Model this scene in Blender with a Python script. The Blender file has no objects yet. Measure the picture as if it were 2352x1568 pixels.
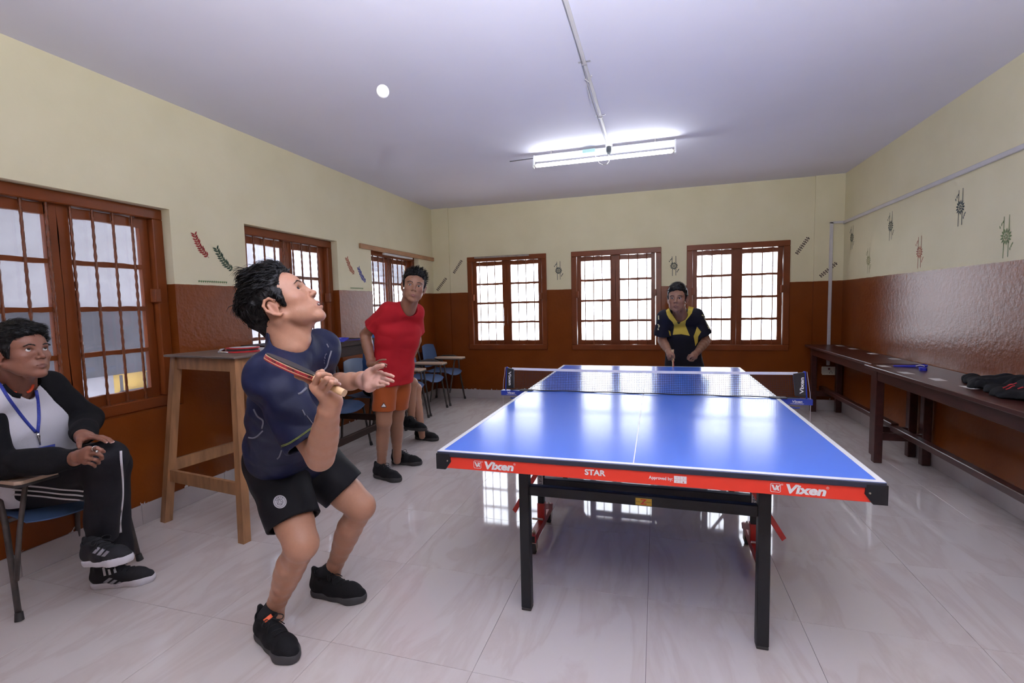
import bpy, math, random
import numpy as np
from mathutils import Vector, Matrix
random.seed(7)
rng = np.random.default_rng(7)
SC = bpy.context.scene
COL = SC.collection

# ------------------------------------------------------------------ camera
CAM_P = np.array([0.079, -1.7205, 1.3354])
CAM_F = 1104.66
CAM_R = np.array([[0.95755, -0.28743, 0.00064],
                  [0.28644, 0.95484, 0.07897],
                  [-0.02345, -0.07531, 0.99690]])
_u, _s, _v = np.linalg.svd(CAM_R)
CAM_R = _u @ _v                       # columns: right, forward, up
cam = bpy.data.cameras.new('camera')
cam.sensor_width = 36.0
cam.lens = CAM_F * 36.0 / 2352.0
cam.clip_start = 0.02
camo = bpy.data.objects.new('camera', cam)
COL.objects.link(camo)
_m = Matrix.Identity(4)
for i in range(3):
    _m[i][0] = CAM_R[i, 0]; _m[i][1] = CAM_R[i, 2]; _m[i][2] = -CAM_R[i, 1]; _m[i][3] = CAM_P[i]
camo.matrix_world = _m
SC.camera = camo

def ray(x, y):
    return CAM_R @ np.array([(x - 1176.0) / CAM_F, 1.0, -(y - 784.0) / CAM_F])
def on(x, y, axis, val):
    d = ray(x, y)
    return CAM_P + d * (val - CAM_P[axis]) / d[axis]
def W(x, y, t):                       # point seen at pixel (x, y), t metres deep
    return CAM_P + t * ray(x, y)

# ------------------------------------------------------------------ light
SKY = 8.0
wd = bpy.data.worlds.new('overcast_sky'); SC.world = wd
wd.use_nodes = True
bg = wd.node_tree.nodes['Background']
bg.inputs['Color'].default_value = (0.90, 0.93, 1.0, 1)
bg.inputs['Strength'].default_value = SKY
XL, XR, YF, YB, HC, HD, HS = -3.055, 2.152, 4.783, -3.9, 2.747, 1.532, 0.1265
def area(name, loc, rot, sx, sy, power, color=(1, 1, 1), portal=False):
    l = bpy.data.lights.new(name, 'AREA'); l.shape = 'RECTANGLE'; l.size = sx; l.size_y = sy
    l.energy = power; l.color = color
    if portal: l.cycles.is_portal = True
    o = bpy.data.objects.new(name, l); COL.objects.link(o); o.location = loc; o.rotation_euler = rot
    return o
# the photographer's flash, beside the camera, bounced off the ceiling
fl_ = bpy.data.lights.new('bounce_flash', 'SPOT'); fl_.energy = 560; fl_.spot_size = math.radians(160); fl_.spot_blend = 1.0
fl_.shadow_soft_size = 0.04; fl_.color = (0.93, 0.95, 1.0)
flo = bpy.data.objects.new('bounce_flash', fl_); COL.objects.link(flo)
flo.location = (0.13, -1.80, 1.62)
flo.rotation_euler = Vector((-0.05, 0.40, 1.0)).to_track_quat('-Z', 'Y').to_euler()
vs = SC.view_settings
vs.view_transform = 'Standard'; vs.look = 'None'; vs.gamma = 1.0; vs.use_curve_mapping = False
vs.exposure = 0.47

# ------------------------------------------------------------------ helpers
def srgb(r, g, b):
    def f(c):
        c /= 255.0
        return c / 12.92 if c <= 0.04045 else ((c + 0.055) / 1.055) ** 2.4
    return (f(r), f(g), f(b), 1.0)
MATS = {}
def mat(name, col, rough=0.5, metal=0.0, spec=0.5, var=0.0, vscale=8.0, bump=0.0, bscale=60.0, coat=0.0, emit=0.0, stretch=None, col2=None, sheen=0.0, sss=0.0, attr=None, alpha=1.0):
    if name in MATS: return MATS[name]
    m = bpy.data.materials.new(name); m.use_nodes = True
    nt = m.node_tree; N = nt.nodes; L = nt.links
    p = N['Principled BSDF']
    p.inputs['Roughness'].default_value = rough
    p.inputs['Metallic'].default_value = metal
    p.inputs['Specular IOR Level'].default_value = spec
    p.inputs['Base Color'].default_value = col
    if coat: p.inputs['Coat Weight'].default_value = coat; p.inputs['Coat Roughness'].default_value = 0.1
    if sheen: p.inputs['Sheen Weight'].default_value = sheen; p.inputs['Sheen Roughness'].default_value = 0.4
    if sss:
        p.inputs['Subsurface Weight'].default_value = sss
        p.inputs['Subsurface Radius'].default_value = (0.012, 0.005, 0.003)
        p.inputs['Subsurface Scale'].default_value = 0.6
    if emit:
        p.inputs['Emission Color'].default_value = col; p.inputs['Emission Strength'].default_value = emit
    tc = N.new('ShaderNodeTexCoord'); mp = N.new('ShaderNodeMapping')
    L.new(tc.outputs['Object'], mp.inputs['Vector'])
    if stretch: mp.inputs['Scale'].default_value = stretch
    src = None
    if attr:
        a = N.new('ShaderNodeAttribute'); a.attribute_name = attr; src = a.outputs['Color']
        L.new(src, p.inputs['Base Color'])
    if var > 0:
        nz = N.new('ShaderNodeTexNoise'); nz.inputs['Scale'].default_value = vscale; nz.inputs['Detail'].default_value = 5
        L.new(mp.outputs['Vector'], nz.inputs['Vector'])
        mx = N.new('ShaderNodeMix'); mx.data_type = 'RGBA'
        c2 = col2 if col2 else tuple(min(1, c * (1 - var)) for c in col[:3]) + (1,)
        ramp = N.new('ShaderNodeMapRange'); ramp.inputs[1].default_value = 0.3; ramp.inputs[2].default_value = 0.7
        L.new(nz.outputs['Fac'], ramp.inputs[0])
        if src:
            mx.blend_type = 'MULTIPLY'
            ml = N.new('ShaderNodeMath'); ml.operation = 'MULTIPLY'; ml.inputs[1].default_value = var
            L.new(ramp.outputs[0], ml.inputs[0]); L.new(ml.outputs[0], mx.inputs[0])
            L.new(src, mx.inputs[6]); mx.inputs[7].default_value = (0.55, 0.5, 0.5, 1)
        else:
            L.new(ramp.outputs[0], mx.inputs[0])
            mx.inputs[6].default_value = col; mx.inputs[7].default_value = c2
        L.new(mx.outputs[2], p.inputs['Base Color'])
    if bump > 0:
        nb = N.new('ShaderNodeTexNoise'); nb.inputs['Scale'].default_value = bscale; nb.inputs['Detail'].default_value = 4
        L.new(mp.outputs['Vector'], nb.inputs['Vector'])
        b = N.new('ShaderNodeBump'); b.inputs['Strength'].default_value = bump; b.inputs['Distance'].default_value = 0.004
        L.new(nb.outputs['Fac'], b.inputs['Height']); L.new(b.outputs['Normal'], p.inputs['Normal'])
    MATS[name] = m
    return m

class MB:
    def __init__(s): s.v = []; s.f = []
    def add(s, vs, fs):
        o = len(s.v); s.v += [tuple(map(float, p)) for p in vs]; s.f += [tuple(i + o for i in q) for q in fs]; return s
    def box(s, x0, x1, y0, y1, z0, z1):
        return s.add([(x0,y0,z0),(x1,y0,z0),(x1,y1,z0),(x0,y1,z0),(x0,y0,z1),(x1,y0,z1),(x1,y1,z1),(x0,y1,z1)],
                     [(3,2,1,0),(4,5,6,7),(0,1,5,4),(1,2,6,5),(2,3,7,6),(3,0,4,7)])
    def bbox(s, x0, x1, y0, y1, z0, z1, b=0.003):     # box with chamfered edges
        v = []; idx = {}
        def g(p):
            k = tuple(round(c, 6) for c in p)
            if k not in idx: idx[k] = len(v); v.append(p)
            return idx[k]
        X, Y, Z = (x0, x1), (y0, y1), (z0, z1); f = []
        def sg(i): return b if i == 0 else -b
        for i in (0, 1):
            q = [(X[i], Y[a] + sg(a), Z[c] + sg(c)) for a, c in ((0,0),(1,0),(1,1),(0,1))]
            f.append([g(p) for p in (q if i else q[::-1])])
            q = [(X[a] + sg(a), Y[i], Z[c] + sg(c)) for a, c in ((0,0),(0,1),(1,1),(1,0))]
            f.append([g(p) for p in (q if i else q[::-1])])
            q = [(X[a] + sg(a), Y[c] + sg(c), Z[i]) for a, c in ((0,0),(1,0),(1,1),(0,1))]
            f.append([g(p) for p in (q if i else q[::-1])])
        for i in (0, 1):
            for j in (0, 1):
                f.append([g((X[i], Y[j]+sg(j), Z[0]+b)), g((X[i], Y[j]+sg(j), Z[1]-b)), g((X[i]+sg(i), Y[j], Z[1]-b)), g((X[i]+sg(i), Y[j], Z[0]+b))])
                f.append([g((X[i], Y[0]+b, Z[j]+sg(j))), g((X[i], Y[1]-b, Z[j]+sg(j))), g((X[i]+sg(i), Y[1]-b, Z[j])), g((X[i]+sg(i), Y[0]+b, Z[j]))])
                f.append([g((X[0]+b, Y[i], Z[j]+sg(j))), g((X[1]-b, Y[i], Z[j]+sg(j))), g((X[1]-b, Y[i]+sg(i), Z[j])), g((X[0]+b, Y[i]+sg(i), Z[j]))])
                for k in (0, 1):
                    f.append([g((X[i], Y[j]+sg(j), Z[k]+sg(k))), g((X[i]+sg(i), Y[j], Z[k]+sg(k))), g((X[i]+sg(i), Y[j]+sg(j), Z[k]))])
        return s.add(v, f)
    def bar(s, p0, p1, w, h, up=(0, 0, 1), ext=0.0):   # box beam from p0 to p1
        p0 = np.array(p0, float); p1 = np.array(p1, float); d = p1 - p0; L = np.linalg.norm(d); d /= L
        p0 = p0 - d * ext; p1 = p1 + d * ext
        u = np.array(up, float); a = np.cross(d, u)
        if np.linalg.norm(a) < 1e-4: a = np.cross(d, (1, 0, 0))
        a /= np.linalg.norm(a); u = np.cross(a, d)
        q = [-a*w/2-u*h/2, a*w/2-u*h/2, a*w/2+u*h/2, -a*w/2+u*h/2]
        return s.add([p0 + k for k in q] + [p1 + k for k in q], [(3,2,1,0),(4,5,6,7),(0,1,5,4),(1,2,6,5),(2,3,7,6),(3,0,4,7)])
    def tube(s, path, r, n=10, cap=True, up=None):
        P = np.array(path, float); m = len(P)
        R = np.full(m, r, float) if np.isscalar(r) else np.array(r, float)
        T = np.gradient(P, axis=0); T /= np.linalg.norm(T, axis=1)[:, None] + 1e-12
        ref = np.array(up if up is not None else ((0, 0, 1) if abs(T[0][2]) < 0.9 else (1, 0, 0)), float)
        a = np.cross(T[0], ref); a /= np.linalg.norm(a)
        vs = []
        for i in range(m):
            a = a - T[i] * np.dot(a, T[i]); a /= np.linalg.norm(a); b = np.cross(T[i], a)
            for k in range(n):
                t = 2 * math.pi * k / n
                vs.append(P[i] + R[i] * (a * math.cos(t) + b * math.sin(t)))
        fs = [(i*n+k, i*n+(k+1) % n, (i+1)*n+(k+1) % n, (i+1)*n+k) for i in range(m-1) for k in range(n)]
        if cap: fs += [tuple(range(n))[::-1], tuple((m-1)*n + k for k in range(n))]
        return s.add(vs, fs)
    def cyl(s, p0, p1, r, n=14, r1=None): return s.tube([p0, p1], [r, r if r1 is None else r1], n)
    def prism(s, poly, o, u, v, w, t):   # polygon (2D) extruded t along w from origin o
        o = np.array(o, float); u = np.array(u, float); v = np.array(v, float); w = np.array(w, float); n = len(poly)
        A = [o + u*a + v*b for a, b in poly]; B = [p + w*t for p in A]
        return s.add(A + B, [tuple(range(n))[::-1], tuple(range(n, 2*n))] + [(i, (i+1) % n, (i+1) % n + n, i + n) for i in range(n)])
    def sphere(s, c, r, nu=20, nv=12):
        c = np.array(c, float); r = np.array([r]*3 if np.isscalar(r) else r, float); vs = [c + (0, 0, r[2])]; 
        for j in range(1, nv):
            a = math.pi * j / nv
            for i in range(nu):
                b = 2*math.pi*i/nu; vs.append(c + r * np.array([math.sin(a)*math.cos(b), math.sin(a)*math.sin(b), math.cos(a)]))
        vs.append(c - (0, 0, r[2])); fs = []
        for i in range(nu): fs.append((0, 1+i, 1+(i+1) % nu))
        for j in range(nv-2):
            for i in range(nu): fs.append((1+j*nu+i, 1+(j+1)*nu+i, 1+(j+1)*nu+(i+1) % nu, 1+j*nu+(i+1) % nu))
        e = len(vs)-1
        for i in range(nu): fs.append((e, 1+(nv-2)*nu+(i+1) % nu, 1+(nv-2)*nu+i))
        return s.add(vs, fs)
    def mesh(s, name):
        me = bpy.data.meshes.new(name); me.from_pydata(s.v, [], s.f); me.update(); return me

def link(o, parent=None):
    COL.objects.link(o)
    if parent is not None: o.parent = parent
    return o
def wloc(o):
    l = Vector((0, 0, 0))
    while o is not None: l = l + o.location; o = o.parent
    return l
def part(name, mb, m, parent=None, smooth=False, world=False, label=None, kind=None):
    """one mesh object; world=True: coordinates are world ones and the parent chain has no rotation"""
    if isinstance(mb, MB):
        if world and parent is not None:
            l = wloc(parent); mb.v = [(a - l.x, b - l.y, c - l.z) for a, b, c in mb.v]
        me = mb.mesh(name)
    else: me = mb
    for mm in (m if isinstance(m, (list, tuple)) else [m]): me.materials.append(mm)
    if smooth:
        me.polygons.foreach_set('use_smooth', [True] * len(me.polygons))
        if smooth != True: me.set_sharp_from_angle(angle=math.radians(smooth))
    o = link(bpy.data.objects.new(name, me), parent)
    if label: o['label'] = label
    if kind: o['kind'] = kind
    return o
def recalc(o):
    import bmesh
    b = bmesh.new(); b.from_mesh(o.data); bmesh.ops.recalc_face_normals(b, faces=b.faces); b.to_mesh(o.data); b.free()
    return o
def tag(o, label, cat, group=None):
    o['label'] = label; o['category'] = cat
    if group: o['group'] = group
    return o
def thing(name, label, cat, loc=(0, 0, 0), rotz=0.0, group=None):
    o = bpy.data.objects.new(name, None); link(o); o.location = loc; o.rotation_euler = (0, 0, rotz); o.empty_display_size = 0.1
    return tag(o, label, cat, group)
def struct(o): o['kind'] = 'structure'; return o
def sroot(name, loc=(0, 0, 0), rotz=0.0):
    o = bpy.data.objects.new(name, None); link(o); o.location = loc; o.rotation_euler = (0, 0, rotz); o.empty_display_size = 0.1
    return struct(o)
def copy_tree(o, parent=None):
    c = o.copy(); link(c, parent)
    for ch in list(o.children): copy_tree(ch, c)
    return c
def text_mesh(body, size, shear=0.0, bold=0.0, align='LEFT', extrude=0.0, space=1.0):
    cu = bpy.data.curves.new('lettering', 'FONT'); cu.body = body; cu.size = size; cu.shear = shear; cu.offset = bold
    cu.align_x = align; cu.extrude = extrude; cu.space_character = space; cu.resolution_u = 3
    o = bpy.data.objects.new('lettering', cu); COL.objects.link(o)
    bpy.context.view_layer.update()
    me = bpy.data.meshes.new_from_object(o.evaluated_get(bpy.context.evaluated_depsgraph_get()))
    bpy.data.objects.remove(o); bpy.data.curves.remove(cu)
    return me
def text_mb(body, size, o, u, v, **kw):
    me = text_mesh(body, size, **kw); o = np.array(o, float); u = np.array(u, float); v = np.array(v, float); w = np.cross(u, v)
    mb = MB(); mb.add([o + u*p.co.x + v*p.co.y + w*p.co.z for p in me.vertices], [tuple(f.vertices) for f in me.polygons])
    bpy.data.meshes.remove(me); return mb

# ------------------------------------------------------------------ materials of the room
def wall_paint():
    m = bpy.data.materials.new('two_tone_wall_paint'); m.use_nodes = True
    nt = m.node_tree; N = nt.nodes; L = nt.links; p = N['Principled BSDF']; out = N['Material Output']
    geo = N.new('ShaderNodeNewGeometry'); sep = N.new('ShaderNodeSeparateXYZ'); L.new(geo.outputs['Position'], sep.inputs[0])
    nz = N.new('ShaderNodeTexNoise'); nz.inputs['Scale'].default_value = 3.0; nz.inputs['Detail'].default_value = 6
    L.new(geo.outputs['Position'], nz.inputs['Vector'])
    # cream distemper
    mr = N.new('ShaderNodeMapRange'); mr.inputs[1].default_value = 0.3; mr.inputs[2].default_value = 0.7; L.new(nz.outputs['Fac'], mr.inputs[0])
    cm = N.new('ShaderNodeMix'); cm.data_type = 'RGBA'; L.new(mr.outputs[0], cm.inputs[0])
    cm.inputs[6].default_value = (0.79, 0.735, 0.515, 1); cm.inputs[7].default_value = (0.74, 0.685, 0.465, 1)
    p.inputs['Roughness'].default_value = 0.75; p.inputs['Specular IOR Level'].default_value = 0.25
    L.new(cm.outputs[2], p.inputs['Base Color'])
    b1 = N.new('ShaderNodeBump'); b1.inputs['Strength'].default_value = 0.08; b1.inputs['Distance'].default_value = 0.01
    n1 = N.new('ShaderNodeTexNoise'); n1.inputs['Scale'].default_value = 40; n1.inputs['Detail'].default_value = 5
    L.new(geo.outputs['Position'], n1.inputs['Vector']); L.new(n1.outputs['Fac'], b1.inputs['Height']); L.new(b1.outputs['Normal'], p.inputs['Normal'])
    # brown enamel, with chips of plaster close to the skirting
    q = N.new('ShaderNodeBsdfPrincipled')
    bm = N.new('ShaderNodeMix'); bm.data_type = 'RGBA'; L.new(mr.outputs[0], bm.inputs[0])
    bm.inputs[6].default_value = (0.215, 0.052, 0.0075, 1); bm.inputs[7].default_value = (0.180, 0.041, 0.006, 1)
    nc = N.new('ShaderNodeTexNoise'); nc.inputs['Scale'].default_value = 22; nc.inputs['Detail'].default_value = 6
    L.new(geo.outputs['Position'], nc.inputs['Vector'])
    hz = N.new('ShaderNodeMapRange'); hz.inputs[1].default_value = 0.13; hz.inputs[2].default_value = 0.22; hz.inputs[3].default_value = 0.10; hz.inputs[4].default_value = -0.18
    L.new(sep.outputs['Z'], hz.inputs[0])
    ad = N.new('ShaderNodeMath'); ad.operation = 'ADD'; L.new(nc.outputs['Fac'], ad.inputs[0]); L.new(hz.outputs[0], ad.inputs[1])
    gt = N.new('ShaderNodeMath'); gt.operation = 'GREATER_THAN'; gt.inputs[1].default_value = 0.705; L.new(ad.outputs[0], gt.inputs[0])
    cc = N.new('ShaderNodeMix'); cc.data_type = 'RGBA'; L.new(gt.outputs[0], cc.inputs[0]); L.new(bm.outputs[2], cc.inputs[6]); cc.inputs[7].default_value = (0.6, 0.57, 0.55, 1)
    L.new(cc.outputs[2], q.inputs['Base Color']); q.inputs['Roughness'].default_value = 0.24; q.inputs['Specular IOR Level'].default_value = 0.22
    n2 = N.new('ShaderNodeTexNoise'); n2.inputs['Scale'].default_value = 26; n2.inputs['Detail'].default_value = 5; n2.inputs['Roughness'].default_value = 0.6
    L.new(geo.outputs['Position'], n2.inputs['Vector'])
    b2 = N.new('ShaderNodeBump'); b2.inputs['Strength'].default_value = 0.20; b2.inputs['Distance'].default_value = 0.012
    L.new(n2.outputs['Fac'], b2.inputs['Height']); L.new(b2.outputs['Normal'], q.inputs['Normal'])
    # the painted border, a little uneven
    nw = N.new('ShaderNodeTexNoise'); nw.inputs['Scale'].default_value = 9; L.new(geo.outputs['Position'], nw.inputs['Vector'])
    wob = N.new('ShaderNodeMath'); wob.operation = 'MULTIPLY_ADD'; wob.inputs[1].default_value = 0.008; wob.inputs[2].default_value = -0.004
    L.new(nw.outputs['Fac'], wob.inputs[0])
    zz = N.new('ShaderNodeMath'); zz.operation = 'ADD'; L.new(sep.outputs['Z'], zz.inputs[0]); L.new(wob.outputs[0], zz.inputs[1])
    g2 = N.new('ShaderNodeMath'); g2.operation = 'GREATER_THAN'; g2.inputs[1].default_value = HD; L.new(zz.outputs[0], g2.inputs[0])
    ms = N.new('ShaderNodeMixShader'); L.new(g2.outputs[0], ms.inputs[0]); L.new(q.outputs[0], ms.inputs[1]); L.new(p.outputs[0], ms.inputs[2])
    L.new(ms.outputs[0], out.inputs['Surface'])
    return m
def marble():
    m = bpy.data.materials.new('polished_marble_tile'); m.use_nodes = True
    nt = m.node_tree; N = nt.nodes; L = nt.links; p = N['Principled BSDF']
    tc = N.new('ShaderNodeTexCoord'); oi = N.new('ShaderNodeObjectInfo')
    ofs = N.new('ShaderNodeVectorMath'); ofs.operation = 'MULTIPLY_ADD'
    cb = N.new('ShaderNodeCombineXYZ')
    for k in range(3): L.new(oi.outputs['Random'], cb.inputs[k])
    L.new(cb.outputs[0], ofs.inputs[0]); ofs.inputs[1].default_value = (37, 53, 11); L.new(tc.outputs['Object'], ofs.inputs[2])
    mp = N.new('ShaderNodeMapping'); mp.inputs['Rotation'].default_value = (0, 0, 0.7); mp.inputs['Scale'].default_value = (5.5, 1.5, 1.0)
    L.new(ofs.outputs[0], mp.inputs['Vector'])
    n1 = N.new('ShaderNodeTexNoise'); n1.inputs['Scale'].default_value = 0.9; n1.inputs['Detail'].default_value = 7; n1.inputs['Roughness'].default_value = 0.55; n1.inputs['Distortion'].default_value = 0.6
    L.new(mp.outputs[0], n1.inputs['Vector'])
    r1 = N.new('ShaderNodeValToRGB'); e = r1.color_ramp.elements
    e[0].position = 0.40; e[0].color = (0, 0, 0, 1); e[1].position = 0.505; e[1].color = (1, 1, 1, 1)
    x = r1.color_ramp.elements.new(0.56); x.color = (0.12, 0.12, 0.12, 1); y = r1.color_ramp.elements.new(0.75); y.color = (0, 0, 0, 1)
    L.new(n1.outputs['Fac'], r1.inputs[0])
    mx = N.new('ShaderNodeMix'); mx.data_type = 'RGBA'
    sc = N.new('ShaderNodeMath'); sc.operation = 'MULTIPLY'; sc.inputs[1].default_value = 0.34; L.new(r1.outputs[0], sc.inputs[0])
    L.new(sc.outputs[0], mx.inputs[0]); mx.inputs[6].default_value = (0.635, 0.580, 0.550, 1); mx.inputs[7].default_value = (0.46, 0.36, 0.32, 1)
    L.new(mx.outputs[2], p.inputs['Base Color'])
    p.inputs['Roughness'].default_value = 0.10; p.inputs['Specular IOR Level'].default_value = 0.5
    n2 = N.new('ShaderNodeTexNoise'); n2.inputs['Scale'].default_value = 6; L.new(ofs.outputs[0], n2.inputs['Vector'])
    rr = N.new('ShaderNodeMapRange'); rr.inputs[3].default_value = 0.030; rr.inputs[4].default_value = 0.065; L.new(n2.outputs['Fac'], rr.inputs[0]); L.new(rr.outputs[0], p.inputs['Roughness'])
    return m
def glass_mat():
    m = bpy.data.materials.new('window_glass'); m.use_nodes = True
    nt = m.node_tree; N = nt.nodes; L = nt.links; out = N['Material Output']; N.remove(N['Principled BSDF'])
    tr = N.new('ShaderNodeBsdfTransparent'); tr.inputs[0].default_value = (0.93, 0.94, 0.96, 1)
    gl = N.new('ShaderNodeBsdfGlossy'); gl.inputs['Roughness'].default_value = 0.05
    di = N.new('ShaderNodeBsdfDiffuse'); di.inputs[0].default_value = (0.75, 0.76, 0.8, 1)
    tcn = N.new('ShaderNodeTexCoord'); nz = N.new('ShaderNodeTexNoise'); nz.inputs['Scale'].default_value = 7; nz.inputs['Detail'].default_value = 8; L.new(tcn.outputs['Object'], nz.inputs['Vector'])
    mr = N.new('ShaderNodeMapRange'); mr.inputs[1].default_value = 0.35; mr.inputs[2].default_value = 0.8; mr.inputs[3].default_value = 0.03; mr.inputs[4].default_value = 0.16; L.new(nz.outputs['Fac'], mr.inputs[0])
    m1 = N.new('ShaderNodeMixShader'); L.new(mr.outputs[0], m1.inputs[0]); L.new(tr.outputs[0], m1.inputs[1]); L.new(di.outputs[0], m1.inputs[2])
    m2 = N.new('ShaderNodeMixShader'); m2.inputs[0].default_value = 0.05; L.new(m1.outputs[0], m2.inputs[1]); L.new(gl.outputs[0], m2.inputs[2])
    L.new(m2.outputs[0], out.inputs['Surface'])
    return m
M_wall = wall_paint(); M_tile = marble(); M_glass = glass_mat()
M_ceil = mat('ceiling_distemper', (0.745, 0.735, 0.84, 1), 0.8, var=0.05, vscale=1.2, bump=0.05, bscale=30)
M_frame = mat('brown_window_enamel', (0.215, 0.050, 0.010, 1), 0.32, spec=0.35, var=0.25, vscale=5, bump=0.25, bscale=22)
M_bar = mat('rusty_brown_bar_paint', (0.22, 0.058, 0.017, 1), 0.32, var=0.3, vscale=30, bump=0.3, bscale=80)
M_skirt = mat('skirting_tile', (0.50, 0.45, 0.435, 1), 0.25, var=0.15, vscale=4)
M_grout = mat('tile_grout', (0.16, 0.13, 0.125, 1), 0.9, var=0.2)
M_pvc = mat('white_pvc', (0.62, 0.60, 0.60, 1), 0.45, var=0.08)
M_plain_plaster = mat('outside_plaster_white', (0.42, 0.42, 0.48, 1), 0.9, var=0.1, vscale=1.5)

# ------------------------------------------------------------------ floor
S, GX, GY = 0.6093, -1.1774, -0.1753
fl = MB().box(XL - 0.02, XR + 0.02, YB - 0.02, YF + 0.02, -0.12, -0.0025)
floor = struct(part('floor', fl, M_grout))
tilem = {}
i0 = math.floor((XL - GX) / S); i1 = math.floor((XR - GX) / S); j0 = math.floor((YB - GY) / S); j1 = math.floor((YF - GY) / S)
for i in range(i0, i1 + 1):
    for j in range(j0, j1 + 1):
        a0 = max(GX + i*S, XL); a1 = min(GX + (i+1)*S, XR); b0 = max(GY + j*S, YB); b1 = min(GY + (j+1)*S, YF)
        w, h = round(a1 - a0, 4), round(b1 - b0, 4)
        if w < 0.02 or h < 0.02: continue
        if (w, h) not in tilem:
            g = 0.0007
            me = MB().bbox(-w/2 + g, w/2 - g, -h/2 + g, h/2 - g, -0.010, 0.0, 0.0005).mesh('tile'); me.materials.append(M_tile); tilem[(w, h)] = me
        t = link(bpy.data.objects.new('tile', tilem[(w, h)]), floor); t.location = ((a0 + a1)/2, (b0 + b1)/2, 0)

# ------------------------------------------------------------------ ceiling, walls
ceiling = struct(part('ceiling', MB().box(XL - 0.2, XR + 0.2, YB - 0.2, YF + 0.2, HC, HC + 0.15), M_ceil))
Z0, Z1 = 0.71, 2.03
LWIN = [(-0.386, 0.774), (1.388, 2.548), (3.160, 4.320), (-2.160, -1.0)]  # the last is an unseen window, added to let in more light
FWIN = [(-2.522, -1.362), (-1.020, 0.140), (0.447, 1.607)]
def wall(name, axis, plane, out, a0, a1, opens):
    """axis: the axis the wall runs along; plane: inner face; out: +-thickness"""
    ca = sorted({a0, a1} | {v for o in opens for v in o}); cz = [-0.02, Z0, Z1, HC + 0.02] if opens else [-0.02, HC + 0.02]
    mb = MB(); t0, t1 = sorted((plane, plane + out))
    for k in range(len(ca) - 1):
        for z in range(len(cz) - 1):
            mid = (ca[k] + ca[k+1]) / 2
            if opens and z == 1 and any(o[0] < mid < o[1] for o in opens): continue
            if axis == 0: mb.box(ca[k], ca[k+1], t0, t1, cz[z], cz[z+1])
            else: mb.box(t0, t1, ca[k], ca[k+1], cz[z], cz[z+1])
    return struct(part(name, mb, M_wall))
wall_left = wall('wall_left', 1, XL, -0.23, YB, YF, LWIN)
wall_far = wall('wall_far', 0, YF, 0.23, XL - 0.23, XR + 0.23, FWIN)
wall_right = wall('wall_right', 1, XR, 0.23, YB, YF, [])
wall_back = wall('wall_back', 0, YB, -0.23, XL - 0.23, XR + 0.23, [])
for k, (x0, x1) in enumerate(((XL, -2.794), (1.853, XR))):
    part('corner_pilaster', MB().box(x0, x1, YF - 0.022, YF + 0.01, 0.0, HC), M_wall, wall_far)
# skirting tiles
def skirt(name, axis, plane, dirn, a0, a1):
    root = sroot(name, (0, 0, 0))
    a = a0
    k = 0
    while a < a1 - 0.01:
        b = min(GX + (math.floor((a - GX) / S + 1e-4) + 1) * S if axis == 0 else GY + (math.floor((a - GY) / S + 1e-4) + 1) * S, a1)
        t0, t1 = sorted((plane, plane + dirn * 0.012))
        mb = MB().bbox(a + 0.001, b - 0.001, t0, t1, 0.0, HS, 0.002) if axis == 0 else MB().bbox(t0, t1, a + 0.001, b - 0.001, 0.0, HS, 0.002)
        part('skirting_tile', mb, M_skirt, root); a = b; k += 1
    return root
skirt('baseboard_left', 1, XL, 1, YB, YF - 0.03)
skirt('baseboard_right', 1, XR, -1, YB, YF - 0.03)
skirt('baseboard_far', 0, YF - 0.022, -1, XL + 0.013, XR - 0.013)

# ------------------------------------------------------------------ windows
def wobble_bar(mb, x0, x1, y0, y1, z0, z1, horiz, amp=0.003, n=7):
    """a hand-painted glazing member whose long edges waver"""
    vs = []; fs = []
    for k in range(n + 1):
        t = k / n
        j = [random.uniform(-amp, amp) for _ in range(2)]
        if horiz:
            x = x0 + (x1 - x0) * t; vs += [(x, y0, z0 + j[0]), (x, y0, z1 + j[1]), (x, y1, z1 + j[1]), (x, y1, z0 + j[0])]
        else:
            z = z0 + (z1 - z0) * t; vs += [(x0 + j[0], y0, z), (x0 + j[0], y1, z), (x1 + j[1], y1, z), (x1 + j[1], y0, z)]
    for k in range(n):
        for q in range(4): fs.append((4*k + q, 4*k + (q+1) % 4, 4*k + 4 + (q+1) % 4, 4*k + 4 + q))
    fs += [(3, 2, 1, 0), (4*n, 4*n+1, 4*n+2, 4*n+3)]
    mb.add(vs, fs)
BARM = {}
def twisted_bar(h, r, twist):
    key = (round(h, 3), r, twist)
    if key in BARM: return BARM[key]
    mb = MB(); n = 64 if twist else 2; vs = []; fs = []; kk = 6 if not twist else 4
    for i in range(n + 1):
        a0 = i / n * twist * 2 * math.pi
        rr = r * (1 + (0.12 * math.sin(i * 2.1) if twist else 0))
        for q in range(kk):
            a = a0 + q * 2 * math.pi / kk; vs.append((rr * math.cos(a), rr * math.sin(a), h * i / n))
    for i in range(n):
        for q in range(kk): fs.append((i*kk + q, i*kk + (q+1) % kk, (i+1)*kk + (q+1) % kk, (i+1)*kk + q))
    mb.add(vs, fs); me = mb.mesh('security_bar'); me.materials.append(M_bar); BARM[key] = me
    if twist: me.polygons.foreach_set('use_smooth', [True]*len(me.polygons))
    return me
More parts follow.
